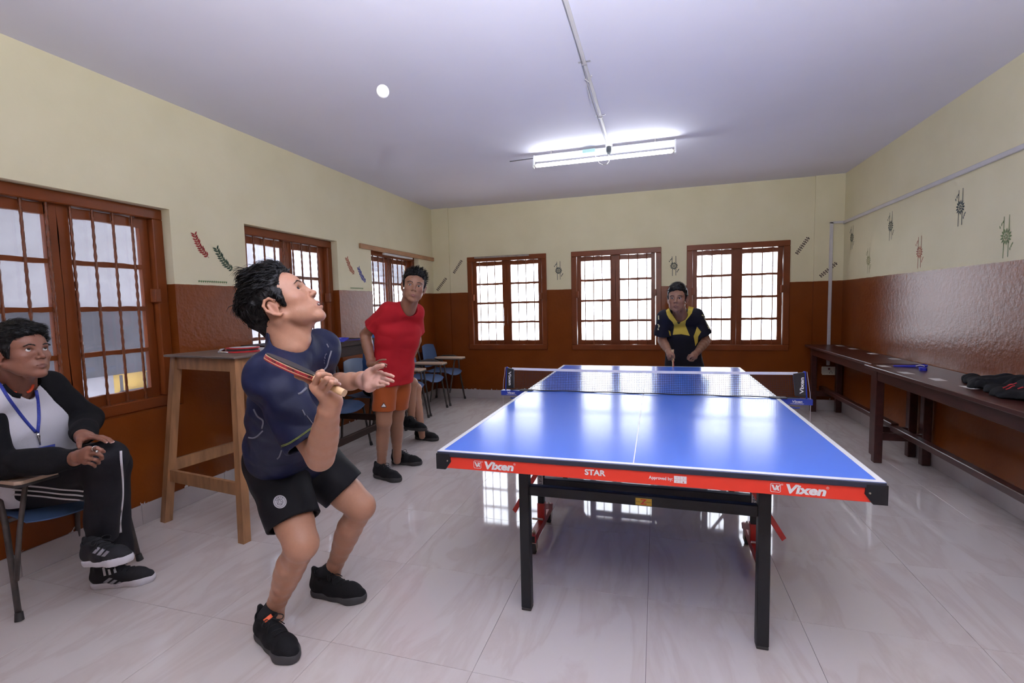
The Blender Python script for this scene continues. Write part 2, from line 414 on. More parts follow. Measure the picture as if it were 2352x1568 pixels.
def window(n, loc, rotz, w, h, rec, twist):
    root = sroot('window_%d' % n, loc, rotz)
    fw = 0.068; y0 = rec - 0.018; y1 = rec + 0.075
    # fixed frame: four members
    part('frame_head', MB().bbox(0, w, y0, y1, h - fw, h, 0.005), M_frame, root)
    part('frame_sill', MB().bbox(0, w, y0 - 0.006, y1, 0, fw, 0.005), M_frame, root)
    part('frame_jamb', MB().bbox(0, fw, y0, y1, fw, h - fw, 0.005), M_frame, root)
    part('frame_jamb', MB().bbox(w - fw, w, y0, y1, fw, h - fw, 0.005), M_frame, root)
    sw = (w - 2*fw) / 2; ys0, ys1 = rec + 0.030, rec + 0.062
    rail = 0.062; gb = 0.028; ph = (h - 2*fw - 2*rail - 3*gb) / 4
    for sd in (0, 1):
        sx = fw + sd * sw
        sash = bpy.data.objects.new('sash', None); link(sash, root)
        g = 0.003
        gl, gr = (g, -0.001) if sd == 0 else (-0.001, g)
        st = MB(); wobble_bar(st, sx + gl, sx + 0.058, ys0, ys1, fw, h - fw, False); part('stile', st, M_frame, sash)
        st = MB(); wobble_bar(st, sx + sw - 0.058, sx + sw - gr, ys0, ys1, fw, h - fw, False); part('stile', st, M_frame, sash)
        st = MB(); wobble_bar(st, sx + 0.056, sx + sw - 0.056, ys0, ys1, fw, fw + rail, True); part('rail', st, M_frame, sash)
        st = MB(); wobble_bar(st, sx + 0.056, sx + sw - 0.056, ys0, ys1, h - fw - rail, h - fw - 0.004, True); part('rail', st, M_frame, sash)
        for k in range(4):
            zb = fw + rail + k * (ph + gb)
            part('pane', MB().box(sx + 0.05, sx + sw - 0.05, ys0 + 0.014, ys0 + 0.017, zb - 0.01, zb + ph + 0.01), M_glass, sash)
            if k < 3:
                st = MB(); wobble_bar(st, sx + 0.056, sx + sw - 0.056, ys0 + 0.002, ys1 - 0.002, zb + ph, zb + ph + gb, True); part('glazing_bar', st, M_frame, sash)
        # wooden stop block half-way up the jamb
        bx = fw - 0.012 if sd == 0 else w - fw - 0.026
        part('stop_block', MB().bbox(bx, bx + 0.038, y0 - 0.012, y0 + 0.04, 0.70, 0.79, 0.004), M_frame, root)
    for k in range(1, 9):
        b = link(bpy.data.objects.new('security_bar', twisted_bar(h - 2*fw + 0.02, 0.0085 if twist else 0.0062, twist)), root)
        b.location = (fw + (w - 2*fw) * k / 9, rec + 0.012, fw - 0.01); b.rotation_euler = (0, 0, random.random())
    return root
for k, (x0, x1) in enumerate(FWIN): window(k + 1, (x0, YF, Z0), 0.0, x1 - x0, Z1 - Z0, 0.0, 0)
for k, (y0, y1) in enumerate(LWIN): window(k + 4, (XL, y0, Z0), math.pi / 2, y1 - y0, Z1 - Z0, 0.085, 5)
# portals help the sky light find the openings
for k, (x0, x1) in enumerate(FWIN): area('sky_portal', ((x0 + x1)/2, YF + 0.24, (Z0 + Z1)/2), (-math.pi/2, 0, 0), 1.16, 1.32, 1, portal=True)
for k, (y0, y1) in enumerate(LWIN): area('sky_portal', (XL - 0.24, (y0 + y1)/2, (Z0 + Z1)/2), (math.pi/2, 0, math.pi/2 + math.pi), 1.16, 1.32, 1, portal=True)
# ------------------------------------------------------------------ outside the windows
M_ygrey = mat('outside_grey_wall', (0.085, 0.09, 0.115, 1), 0.9, var=0.25, vscale=2)
M_yel = mat('outside_yellow_wall', (0.72, 0.50, 0.16, 1), 0.9, var=0.12, vscale=2)
M_conc = mat('outside_concrete', (0.10, 0.10, 0.115, 1), 0.9, var=0.15, vscale=2)
M_ground = mat('outside_paving', (0.55, 0.55, 0.56, 1), 0.9, var=0.2, vscale=0.6)
part('outside_ground', MB().box(-40, 40, -40, 50, -3.4, -3.3), M_ground)
bpy.data.objects['outside_ground']['kind'] = 'structure'
nb = thing('neighbour_house', 'pale plastered house with grey and yellow lower walls outside the barred windows', 'building', (-5.9, 0.0, -3.3))
part('wall', MB().box(-6.2, -5.5, -8.0, 6.15, 1.39, 12.0), M_plain_plaster, nb, world=True)  # carried up far above the view to shade the alley
part('wall_band', MB().box(-6.2, -5.47, -8.0, 2.9, 0.69, 1.39), M_ygrey, nb, world=True)
part('wall_band', MB().box(-6.2, -5.50, 2.9, 6.15, 0.69, 1.39), M_plain_plaster, nb, world=True)
part('lower_wall', MB().box(-6.2, -5.5, 1.95, 6.15, -3.3, 0.69), M_yel, nb, world=True)
part('lower_wall', MB().box(-6.2, -5.5, -8.0, 1.95, -3.3, 0.69), M_plain_plaster, nb, world=True)
g = MB()
for y in (2.0, 2.28, 2.52, 2.80): g.bar((-5.46, y, 0.25), (-5.46, y, 0.68), 0.02, 0.02)
for z in (0.3, 0.5): g.bar((-5.46, 1.98, z), (-5.46, 2.85, z), 0.02, 0.02)
part('window_grille', g, M_conc, nb, world=True)
ub = struct(part('upper_shade_block', MB().box(XL - 0.23, XR + 0.23, YB - 0.23, YF + 0.23, HC + 0.16, 9.0), M_conc))  # unseen mass above the ceiling, added to keep sky light out of the alley
nb2 = thing('far_block', 'grey concrete upper storey on pillars seen through the window by the batten', 'building', (-8.5, 12.0, -3.3))
part('upper_storey', MB().box(-10.5, -8.0, 9.3, 17.5, 2.35, 7.0), M_conc, nb2, world=True)
for y in (9.6, 12.0, 14.6): part('pillar', MB().box(-8.5, -8.15, y, y + 0.3, -3.3, 2.36), M_plain_plaster, nb2, world=True)

# ------------------------------------------------------------------ stencils painted on the walls
def leaf(mb, c, ang, ln, wd, u, v):
    d = np.array([math.cos(ang), math.sin(ang)]); n = np.array([-d[1], d[0]]); c = np.array(c)
    pts = [c, c + d*ln*0.35 + n*wd*0.5, c + d*ln*0.7 + n*wd*0.38, c + d*ln, c + d*ln*0.7 - n*wd*0.38, c + d*ln*0.35 - n*wd*0.5]
    mb.add([u*p[0] + v*p[1] for p in pts], [tuple(range(6))])
def sten(wallo, o, u, builder, m, name):
    mb = MB(); builder(mb, np.array(u, float), np.array((0, 0, 1.0)))
    o = np.array(o, float); mb.v = [tuple(np.array(p) + o) for p in mb.v]
    return part(name, mb, m, wallo)
M_sg = mat('stencil_green', srgb(58, 84, 62), 0.7, var=0.4, vscale=30); M_sr = mat('stencil_red', srgb(165, 48, 42), 0.7, var=0.4, vscale=30)
M_sb = mat('stencil_blue', srgb(58, 66, 160), 0.7, var=0.4, vscale=30); M_sd = mat('stencil_dark', srgb(30, 52, 58), 0.7, var=0.3, vscale=30)
M_sp = mat('stencil_pale_green', srgb(128, 148, 96), 0.7, var=0.4, vscale=30); M_sf = mat('stencil_faded_green', srgb(168, 168, 116), 0.7, var=0.4, vscale=30)
M_so = mat('stencil_orange', srgb(186, 108, 78), 0.7, var=0.4, vscale=30); M_sbr = mat('stencil_brown', srgb(70, 46, 44), 0.7, var=0.4, vscale=30); M_sgl = mat('stencil_light_green', srgb(98, 150, 82), 0.7, var=0.4, vscale=30)
M_sod = mat('stencil_slate_green', srgb(84, 96, 84), 0.7, var=0.4, vscale=30)
def branch(p0, p1):
    def f(mb, u, v):
        r = random.Random(3)
        P = [np.array(p0), None, np.array(p1)]; d = P[2] - P[0]; nn = np.array([d[1], -d[0]]); P[1] = (P[0] + P[2])/2 + nn*0.16
        c = [(1-t)**2*P[0] + 2*t*(1-t)*P[1] + t*t*P[2] for t in np.linspace(0, 1, 12)]
        L = np.linalg.norm(d)
        for k in range(11):
            t = c[k+1] - c[k]; a = math.atan2(t[1], t[0]); n = np.array([-t[1], t[0]])/np.linalg.norm(t)*0.0016
            mb.add([u*p[0] + v*p[1] for p in (c[k]-n, c[k+1]-n, c[k+1]+n, c[k]+n)], [(0, 1, 2, 3)])
            for s in (-1, 1):
                leaf(mb, c[k], a + math.pi + s*(0.75 + 0.2*r.random()), L*0.19*(0.8 + 0.4*r.random()), L*0.075, u, v)
    return f
def flower(h):
    def f(mb, u, v):
        r = random.Random(5)
        for sx, z0, z1 in ((-0.09, 0.10, 0.48), (0.09, 0.14, 0.5), (-0.07, -0.5, -0.14), (0.09, -0.48, -0.12)):
            x = sx*h; mb.add([u*a + v*b for a, b in ((x-0.012*h, z0*h), (x+0.012*h, z0*h), (x+0.012*h, z1*h), (x-0.012*h, z1*h))], [(0, 1, 2, 3)])
        for k in range(13): leaf(mb, (0.075*h*math.cos(k*0.483), 0.075*h*math.sin(k*0.483)), k*0.483, 0.13*h, 0.055*h, u, v)
        for k in range(7): leaf(mb, (0.015*h*math.cos(k*0.9), 0.015*h*math.sin(k*0.9)), k*0.9 + 0.2, 0.07*h, 0.035*h, u, v)
        for k in range(3): leaf(mb, (-0.2*h + 0.03*k*h, 0.2*h + 0.06*k*h), 2.0 - 0.5*k, 0.1*h, 0.04*h, u, v)
        for k in range(3): leaf(mb, (0.2*h - 0.02*k*h, -0.22*h - 0.06*k*h), 0.9 + 0.4*k, 0.09*h, 0.04*h, u, v)
    return f
def chain(p0, p1, n=9):
    def f(mb, u, v):
        r = random.Random(9); p0_, p1_ = np.array(p0), np.array(p1); d = (p1_ - p0_)/n; a = math.atan2(d[1], d[0]); L = np.linalg.norm(d)
        for k in range(n):
            c = p0_ + d*k
            for s in (-1, 0, 1): leaf(mb, c + np.array([-d[1], d[0]])*0.28*s, a + s*(0.5 + 0.4*r.random()), L*(0.85 if s else 1.05), L*0.5, u, v)
    return f
def border(w, h):
    def f(mb, u, v):
        r = random.Random(4); n = 14
        for k in range(n):
            x = w*k/n
            leaf(mb, (x, 0), 1.2, h*1.0, h*0.25, u, v); leaf(mb, (x + 0.3*w/n, 0), 2.0, h*0.9, h*0.25, u, v)
            leaf(mb, (x, h*0.5), 0.1, w/n*0.9, h*0.25, u, v)
    return f
e = 0.0012
for a, b, y0, m in (((0.95, 1.881), (1.052, 1.731), 0, M_sr), ((1.124, 1.798), (1.262, 1.649), 0, M_sg), ((2.707, 1.86), (2.833, 1.707), 0, M_so), ((2.911, 1.773), (3.041, 1.63), 0, M_sb)):
    sten(wall_left, (XL + e, 0, 0), (0, 1, 0), branch(a, b), m, 'leaf_spray_stencil')
for y0, w in ((0.954, 0.245), (2.743, 0.24)): sten(wall_left, (XL + e, y0, 1.548), (0, 1, 0), border(w, 0.022), M_sgl, 'border_stencil')
for x, z in ((-1.194, 1.788), (0.294, 1.783)): sten(wall_far, (x, YF - e, z), (1, 0, 0), flower(0.25), M_sd, 'flower_stencil')
for a, b, yy in (((-3.0, 1.575), (-2.846, 1.752), YF - 0.022), ((-2.739, 1.817), (-2.603, 1.998), YF), ((1.672, 1.861), (1.80, 2.052), YF), ((1.918, 1.584), (2.088, 1.739), YF - 0.022)):
    sten(wall_far, (0, yy - e, 0), (1, 0, 0), chain(a, b), M_sbr, 'diagonal_stencil')
for y, z, m in ((4.524, 1.99, M_sod), (3.603, 1.98, M_sod), (2.536, 1.953, M_sd), (4.067, 1.703, M_sf), (3.073, 1.69, M_so), (2.047, 1.686, M_sp)):
    sten(wall_right, (XR - e, y, z), (0, -1, 0), flower(0.262), m, 'flower_stencil')

# ------------------------------------------------------------------ batten, curtain strip, conduit, socket
M_pine = mat('raw_pine', (0.52, 0.28, 0.14, 1), 0.6, var=0.35, vscale=6, stretch=(8, 1, 8), bump=0.1)
tag(part('wooden_batten', MB().bbox(XL + 0.001, XL + 0.024, 2.93, YF - 0.024, 2.000, 2.052, 0.003), M_pine), 'long raw pine batten nailed above the barred window beside the corner', 'batten')
M_alu = mat('dull_aluminium', (0.45, 0.40, 0.36, 1), 0.4, metal=0.7, var=0.3, vscale=20)
tag(part('curtain_strip', MB().bbox(-2.40, -1.60, YF - 0.036, YF - 0.017, 2.005, 2.03, 0.002), M_alu), 'dull metal curtain strip along the top of the window near the corner', 'curtain rail')
tag(part('curtain_strip', MB().bbox(XL + 0.002, XL + 0.03, 3.40, 4.10, 1.972, 1.994, 0.002), M_pvc), 'pale plastic strip fixed under the pine batten', 'curtain rail')
cd = thing('wall_conduit', 'white plastic conduit running along the right wall and down to the socket', 'conduit', (2.02, YF - 0.03, 0.55))
part('run', MB().bbox(XR - 0.02, XR - 0.001, YB + 0.01, YF - 0.03, 2.175, 2.208, 0.004), M_pvc, cd, world=True)
part('run', MB().bbox(2.004, XR - 0.002, YF - 0.042, YF - 0.023, 2.185, 2.212, 0.004), M_pvc, cd, world=True)
part('drop', MB().bbox(2.004, 2.038, YF - 0.042, YF - 0.023, 0.54, 2.205, 0.004), M_pvc, cd, world=True)
so = thing('wall_socket', 'cream switch socket box under the end of the long bench', 'socket', (2.03, YF - 0.023, 0.44))
M_cream = mat('cream_plastic', (0.62, 0.57, 0.47, 1), 0.4)
part('box', MB().bbox(1.955, 2.105, YF - 0.066, YF - 0.023, 0.435, 0.525, 0.006), M_cream, so, world=True)
part('plate', MB().bbox(1.95, 2.11, YF - 0.072, YF - 0.066, 0.43, 0.53, 0.003), M_cream, so, world=True)
part('switch', MB().bbox(2.01, 2.03, YF - 0.078, YF - 0.072, 0.49, 0.515, 0.002), mat('dark_red_plastic', (0.15, 0.03, 0.02, 1), 0.4), so, world=True)
for k, (x, z) in enumerate(((2.04, 0.475), (2.052, 0.455), (2.028, 0.455))): part('pin_hole', MB().cyl((x, YF - 0.0735, z), (x, YF - 0.0715, z), 0.005, 10), mat('socket_hole', (0.02, 0.02, 0.02, 1), 0.8), so, world=True)

# ------------------------------------------------------------------ ceiling light, its conduit and wires
M_tube = mat('fluorescent_tube', (0.92, 0.96, 1.0, 1), 0.3, emit=26.0)
M_bat = mat('batten_white_metal', (0.75, 0.77, 0.78, 1), 0.35, var=0.05)
lt = thing('tube_light', 'lit fluorescent tube in a white batten hung under the ceiling', 'ceiling light', (-0.39, 2.80, HC))
LZ = HC - 0.13; LY = 2.75
part('spine', MB().bbox(-1.02, 0.24, LY - 0.0, LY + 0.035, LZ + 0.05, LZ + 0.10, 0.004), M_bat, lt, world=True)
part('tube', MB().cyl((-0.985, LY - 0.02, LZ), (0.21, LY - 0.02, LZ), 0.0155, 16), M_tube, lt, smooth=40, world=True)
for x, s in ((-1.012, 1), (0.236, -1)):
    mb = MB().bar((x, LY + 0.02, LZ + 0.10), (x, LY - 0.002, LZ + 0.05), 0.012, 0.03).bar((x, LY - 0.002, LZ + 0.055), (x, LY - 0.022, LZ - 0.022), 0.012, 0.03)
    part('end_bracket', mb, M_bat, lt, world=True)
    part('lamp_holder', MB().cyl((x, LY - 0.02, LZ), (x + 0.028*s, LY - 0.02, LZ), 0.011, 12), mat('grey_lamp_holder', (0.4, 0.38, 0.33, 1), 0.5), lt, world=True)
part('choke_box', MB().bbox(-0.56, -0.44, LY - 0.03, LY + 0.0, LZ + 0.058, LZ + 0.095, 0.005), mat('sea_green_plastic', (0.35, 0.55, 0.50, 1), 0.4), lt, world=True)
part('starter', MB().cyl((0.085, LY - 0.03, LZ + 0.07), (0.085, LY + 0.01, LZ + 0.07), 0.013, 14), M_bat, lt, world=True)
for x in (-0.85, 0.07): part('hanger', MB().bar((x, LY + 0.017, LZ + 0.095), (x, LY + 0.017, HC), 0.012, 0.004), M_alu, lt, world=True)
cp = thing('ceiling_conduit', 'thin white conduit clipped along the ceiling to the tube light', 'conduit', (-0.32, 1.2, HC))
part('pipe', MB().bbox(-0.333, -0.313, -3.8, 2.84, HC - 0.016, HC - 0.0005, 0.003), M_pvc, cp, world=True)
M_wire = mat('dark_wire', (0.10, 0.10, 0.11, 1), 0.5)
part('wire', MB().tube([(-0.342 + 0.006*math.sin(y*2.3), y, HC - 0.006 - 0.004*math.sin(y*3.1)**2) for y in np.linspace(-3.8, 2.8, 60)], 0.0028, 6), mat('grey_wire', (0.25, 0.25, 0.28, 1), 0.5), cp, world=True)
M_clip = mat('clip_steel', (0.4, 0.38, 0.4, 1), 0.4, metal=0.6)
for y in (-0.9, 0.1, 1.22, 2.07): part('clip', MB().bbox(-0.36, -0.288, y - 0.008, y + 0.008, HC - 0.0025, HC - 0.0002, 0.0006).bbox(-0.340, -0.308, y - 0.007, y + 0.007, HC - 0.021, HC - 0.015, 0.001), M_clip, cp, world=True)
part('cord_tie', MB().tube([(-0.345, 1.40, HC - 0.02), (-0.323, 1.43, HC - 0.03), (-0.302, 1.38, HC - 0.012)], 0.004, 6), M_pvc, cp, world=True)
part('cable_tail', MB().tube([(-0.335, 1.42, HC - 0.02), (-0.345, 1.50, HC - 0.035), (-0.342, 1.58, HC - 0.06), (-0.338, 1.64, HC - 0.075)], 0.0022, 6), M_pvc, cp, world=True)
rs = thing('lamp_holder', 'black bulb holder on a white ceiling rose above the tube light', 'lamp holder', (-0.326, 2.70, HC))
part('rose', MB().cyl((-0.326, 2.78, HC - 0.03), (-0.326, 2.78, HC), 0.032, 18, 0.038), M_pvc, rs, world=True, smooth=40)
part('holder', MB().tube([(-0.326, 2.775, HC - 0.02), (-0.326, 2.765, HC - 0.045), (-0.326, 2.755, HC - 0.075), (-0.326, 2.75, HC - 0.095)], [0.026, 0.028, 0.022, 0.008], 16), mat('black_bakelite', (0.012, 0.014, 0.018, 1), 0.35), rs, world=True, smooth=40)
part('flex', MB().tube([(-0.326, 2.75, HC - 0.09), (-0.318, 2.735, HC - 0.13), (-0.318, 2.70, HC - 0.17), (-0.335, 2.67, HC - 0.20), (-0.37, 2.66, HC - 0.205), (-0.405, 2.675, HC - 0.18), (-0.43, 2.70, HC - 0.13), (-0.445, 2.73, HC - 0.09), (-0.46, LY, LZ + 0.09)], 0.0028, 6), mat('grey_flex', (0.45, 0.42, 0.42, 1), 0.5), rs, world=True)
tag(part('ceiling_wire', MB().tube([(-0.30, 2.80, HC - 0.02), (-0.44, 2.83, HC - 0.012), (-0.6, 2.86, HC - 0.012), (-0.9, 2.90, HC - 0.006), (-1.3, 2.93, HC - 0.004)], 0.004, 6), M_wire), 'dark wire sagging along the ceiling beside the tube light', 'wire')

# ------------------------------------------------------------------ table tennis table
def top_paint():
    m = bpy.data.materials.new('table_blue_paint'); m.use_nodes = True
    nt = m.node_tree; N = nt.nodes; L = nt.links; p = N['Principled BSDF']
    p.inputs['Base Color'].default_value = (0.080, 0.205, 0.78, 1); p.inputs['Roughness'].default_value = 0.28; p.inputs['Specular IOR Level'].default_value = 0.55
    tcn = N.new('ShaderNodeTexCoord'); mp = N.new('ShaderNodeMapping'); mp.inputs['Scale'].default_value = (30, 120, 30); L.new(tcn.outputs['Object'], mp.inputs['Vector'])
    nz = N.new('ShaderNodeTexNoise'); nz.inputs['Scale'].default_value = 1.0; nz.inputs['Detail'].default_value = 5; L.new(mp.outputs[0], nz.inputs['Vector'])
    b = N.new('ShaderNodeBump'); b.inputs['Strength'].default_value = 0.06; b.inputs['Distance'].default_value = 0.003; L.new(nz.outputs['Fac'], b.inputs['Height']); L.new(b.outputs['Normal'], p.inputs['Normal'])
    n2 = N.new('ShaderNodeTexNoise'); n2.inputs['Scale'].default_value = 14; n2.inputs['Detail'].default_value = 6; L.new(tcn.outputs['Object'], n2.inputs['Vector'])
    mr = N.new('ShaderNodeMapRange'); mr.inputs[3].default_value = 0.17; mr.inputs[4].default_value = 0.21; L.new(n2.outputs['Fac'], mr.inputs[0]); L.new(mr.outputs[0], p.inputs['Roughness'])
    return m
M_blue = top_paint()
M_line = mat('white_line_paint', (0.80, 0.80, 0.80, 1), 0.35)
M_blk = mat('black_powder_coat', (0.012, 0.0125, 0.015, 1), 0.45, spec=0.35, bump=0.06, bscale=300)
M_nav = mat('dark_navy_edge', (0.022, 0.026, 0.045, 1), 0.45)
M_red = mat('red_apron', (0.78, 0.045, 0.022, 1), 0.38, spec=0.4)
M_redst = mat('red_steel_paint', (0.62, 0.03, 0.02, 1), 0.35, var=0.3, vscale=20)
M_wht = mat('white_print', (0.82, 0.82, 0.82, 1), 0.5)
M_chr = mat('zinc_bolt', (0.65, 0.6, 0.5, 1), 0.3, metal=0.9)
M_rub = mat('dark_rubber', (0.03, 0.028, 0.028, 1), 0.6)
TW, TL, TZ = 0.7625, 2.74, 0.76
tt = thing('table_tennis_table', 'blue table tennis table with red end apron and black steel legs', 'table', (0, 1.37, 0))
def fit_text(body, pl, pr_, height, bold=0.0, shear=0.0, u=(1, 0, 0), v=(0, 0, 1), ext=0.0004):
    me = text_mesh(body, 1.0, shear=shear, bold=bold, extrude=0.0)
    co = np.array([p.co[:] for p in me.vertices]); lo, hi = co.min(0), co.max(0)
    pl = np.array(pl, float); u = np.array(u, float); v = np.array(v, float); w = np.cross(u, v)
    wd = pr_ if np.isscalar(pr_) else np.dot(np.array(pr_) - pl, u)
    sx = wd/(hi[0]-lo[0]); sy = height/(hi[1]-lo[1])
    mb = MB(); mb.add([pl + u*((c[0]-lo[0])*sx) + v*((c[1]-lo[1])*sy) + w*ext for c in co], [tuple(f.vertices) for f in me.polygons])
    bpy.data.meshes.remove(me); return mb
for s in (0, 1):                       # two half tops
    y0, y1 = (0.0, 1.368) if s == 0 else (1.372, 2.74)
    half = part('half_top', MB().bbox(-TW, TW, y0, y1, TZ - 0.016, TZ, 0.0015), M_blue, tt, world=True)
    ye = y0 if s == 0 else y1 - 0.02
    ln = [(-TW + 0.0005, -TW + 0.02, y0 + 0.0005, y1 - 0.0005), (TW - 0.02, TW - 0.0005, y0 + 0.0005, y1 - 0.0005), (-TW + 0.02, TW - 0.02, ye + 0.0005, ye + 0.0195), (-0.0018, 0.0018, y0 + 0.02 if s == 0 else y0, y1 if s == 0 else y1 - 0.02)]
    for a, b, c, d in ln: part('white_line', MB().box(a, b, c, d, TZ - 0.0005, TZ + 0.0007), M_line, half, world=True)
    # edge band and aprons
    E_ = (0.0, 0.012) if s == 0 else (2.728, 2.74)
    part('edge_band', MB().bbox(-TW + 0.001, TW - 0.001, E_[0] - (0.004 if s == 0 else 0), E_[1] + (0 if s == 0 else 0.004), TZ - 0.020, TZ - 0.0012, 0.0015), M_nav, tt, world=True)
    yA = (0.001, 0.020) if s == 0 else (2.72, 2.739)
    part('end_apron', MB().bbox(-TW + 0.03, TW - 0.03, yA[0], yA[1], TZ - 0.067, TZ - 0.018, 0.001), M_red, tt, world=True, label='bright red end apron with white lettering')
    for sx in (-1, 1):
        xs = sorted((sx*TW, sx*(TW - 0.025)))
        part('side_apron', MB().bbox(xs[0] + 0.001, xs[1] - 0.001, y0 + 0.03, y1 - 0.01, TZ - 0.06, TZ - 0.015, 0.001), M_blk, tt, world=True)
        o = (sx*TW, 0.0 if s == 0 else 2.74, TZ); sy = 1 if s == 0 else -1
        cap = MB().prism([(0.003, -0.0085), (-0.055, -0.0085), (-0.0585, -0.04), (-0.036, -0.071), (0.003, -0.071)], (o[0], o[1] - 0.006*sy, o[2]), (sx, 0, 0), (0, 0, 1), (0, sy, 0), 0.055)
        recalc(part('corner_cap', cap, M_blk, tt, world=True))
        part('cap_screw', MB().cyl((sx*(TW - 0.046), o[1] - 0.0085*sy, TZ - 0.035), (sx*(TW - 0.046), o[1] - 0.005*sy, TZ - 0.035), 0.003, 10), M_chr, tt, world=True)
        ly = 0.236 if s == 0 else 2.504
        leg = part('leg', MB().bbox(sx*0.467 - 0.022, sx*0.467 + 0.022, ly - 0.022, ly + 0.022, 0.012, TZ - 0.016, 0.003), M_blk, tt, world=True)
        part('foot_cap', MB().bbox(sx*0.467 - 0.021, sx*0.467 + 0.021, ly - 0.021, ly + 0.021, 0.0, 0.012, 0.002), M_rub, leg, world=True)
    part('cross_bar', MB().bbox(-0.446, 0.446, ly - 0.014, ly + 0.014, 0.518, 0.562, 0.003), M_blk, tt, world=True)
    # wheeled undercarriage
    yc = 0.89 if s == 0 else 1.85
    part('carriage_bar', MB().bbox(-0.535, 0.535, yc - 0.018, yc + 0.018, 0.300, 0.352, 0.003), M_blk, tt, world=True)
    for sx in (-1, 1):
        x = sx*0.553
        part('carriage_post', MB().bbox(x - 0.018, x + 0.018, yc - 0.018, yc + 0.018, 0.20, TZ - 0.016, 0.003), M_blk, tt, world=True)
        part('carriage_socket', MB().bbox(x - 0.021, x + 0.021, yc - 0.021, yc + 0.021, 0.11, 0.205, 0.003), M_redst, tt, world=True)
        bm_ = part('base_beam', MB().bbox(x - 0.018, x + 0.018, yc - 0.22, yc + 0.22, 0.070, 0.112, 0.002), M_redst, tt, world=True)
        part('beam_mouth', MB().box(x - 0.014, x + 0.014, yc - 0.2215, yc - 0.20, 0.074, 0.108), M_rub, bm_, world=True)
        yt = (lambda y: y) if s == 0 else (lambda y: 2.74 - y)
        part('tie_bar', MB().bar((sx*0.462, yt(0.45), 0.545), (sx*0.60, yt(0.505), 0.312), 0.005, 0.022), M_redst, tt, world=True)
        part('strut_bolt', MB().cyl((x - 0.03, yc - 0.1, 0.15), (x + 0.03, yc - 0.1, 0.15), 0.006, 10), M_chr, tt, world=True)
        part('strut', MB().bar((x - sx*0.02, yc - 0.02, 0.19), (x - sx*0.03, yc + 0.15, 0.12), 0.006, 0.03), M_redst, tt, world=True)
        for dy in (-0.19, 0.19):
            cs = part('caster_fork', MB().bbox(x - 0.017, x - 0.013, yc + dy - 0.014, yc + dy + 0.02, 0.022, 0.064, 0.001).bbox(x + 0.013, x + 0.017, yc + dy - 0.014, yc + dy + 0.02, 0.022, 0.064, 0.001).bbox(x - 0.017, x + 0.017, yc + dy - 0.02, yc + dy + 0.02, 0.062, 0.070, 0.001), M_chr, tt, world=True)
            part('wheel', MB().cyl((x - 0.011, yc + dy, 0.0255), (x + 0.011, yc + dy, 0.0255), 0.0255, 20), M_rub, cs, world=True, smooth=40)
            part('bolt', MB().cyl((x, yc + dy, 0.112), (x, yc + dy, 0.122), 0.009, 6).sphere((x, yc + dy, 0.124), 0.006, 10, 6), M_chr, cs, world=True)
# printed lettering of the near end apron
ya = 0.0008
def ap(x, y): return on(x, y, 1, ya)
def vx_logo(pl, w, h):
    mb = MB(); pl = np.array(pl); t = 0.0016; r = w*0.16
    def rr(x0, z0, x1, z1, r):
        pts = []
        for cx, cz, a in ((x1-r, z1-r, 0), (x0+r, z1-r, 90), (x0+r, z0+r, 180), (x1-r, z0+r, 270)):
            for k in range(5): pts.append((cx + r*math.cos(math.radians(a + k*22.5)), cz + r*math.sin(math.radians(a + k*22.5))))
        return pts
    A = rr(0, 0, w, h, r); B = rr(t, t, w-t, h-t, r*0.8); n = len(A)
    mb.add([pl + (a, -0.0006, b) for a, b in A] + [pl + (a, -0.0006, b) for a, b in B], [(i, (i+1) % n, n + (i+1) % n, n + i) for i in range(n)])
    for poly in ([(0.10, 0.82), (0.30, 0.82), (0.44, 0.40), (0.50, 0.62), (0.60, 0.82), (0.50, 0.20), (0.34, 0.20)], [(0.52, 0.82), (0.68, 0.82), (0.72, 0.66), (0.82, 0.82), (0.94, 0.82), (0.78, 0.52), (0.88, 0.20), (0.70, 0.20), (0.66, 0.38), (0.56, 0.20), (0.42, 0.20), (0.60, 0.52)]):
        m_ = len(poly); mb.add([pl + (a*w, -0.0007, b*h) for a, b in poly], [tuple(range(m_))])
    return mb
apron = [o for o in tt.children if o.name.startswith('end_apron')][0]
for (lx, ly_, bx, tx0, tx1) in ((1088.5, 1075.5, 17, 1113, 1180), (1769, 1127.5, 24, 1805.5, 1898)):
    p = ap(lx, ly_); w = ap(lx + bx, ly_)[0] - p[0]
    part('emblem', vx_logo((p[0], ya, TZ - 0.0585), w, 0.030), M_wht, apron, world=True)
    a = ap(tx0, ly_); b = ap(tx1, ly_)
    part('brand_lettering', fit_text('Vixen', (a[0], ya, TZ - 0.0595), b[0] - a[0], 0.0315, bold=0.045, shear=0.18), M_wht, apron, world=True)
    part('registered_mark', fit_text('\u00ae', (b[0] - 0.001, ya, TZ - 0.036), 0.009, 0.009), M_wht, apron, world=True)
    part('registered_mark', fit_text('\u00ae', (p[0] + w + 0.001, ya, TZ - 0.034), 0.006, 0.006), M_wht, apron, world=True)
a = ap(1343, 1092); b = ap(1391, 1095)
part('model_lettering', fit_text('STAR', (a[0], ya, TZ - 0.0505), b[0] - a[0], 0.022, bold=0.035), M_wht, apron, world=True)
a = ap(1490, 1105); b = ap(1545, 1108)
part('approval_lettering', fit_text('Approved by:', (a[0], ya, TZ - 0.0505), b[0] - a[0], 0.0155, bold=0.02), M_wht, apron, world=True)
a = ap(1548, 1109); b = ap(1577, 1110); gw = b[0] - a[0]
part('approval_grid', MB().box(a[0], b[0], ya - 0.0006, ya - 0.0002, TZ - 0.054, TZ - 0.029), M_wht, apron, world=True)
M_redp = mat('red_print', (0.7, 0.12, 0.10, 1), 0.5)
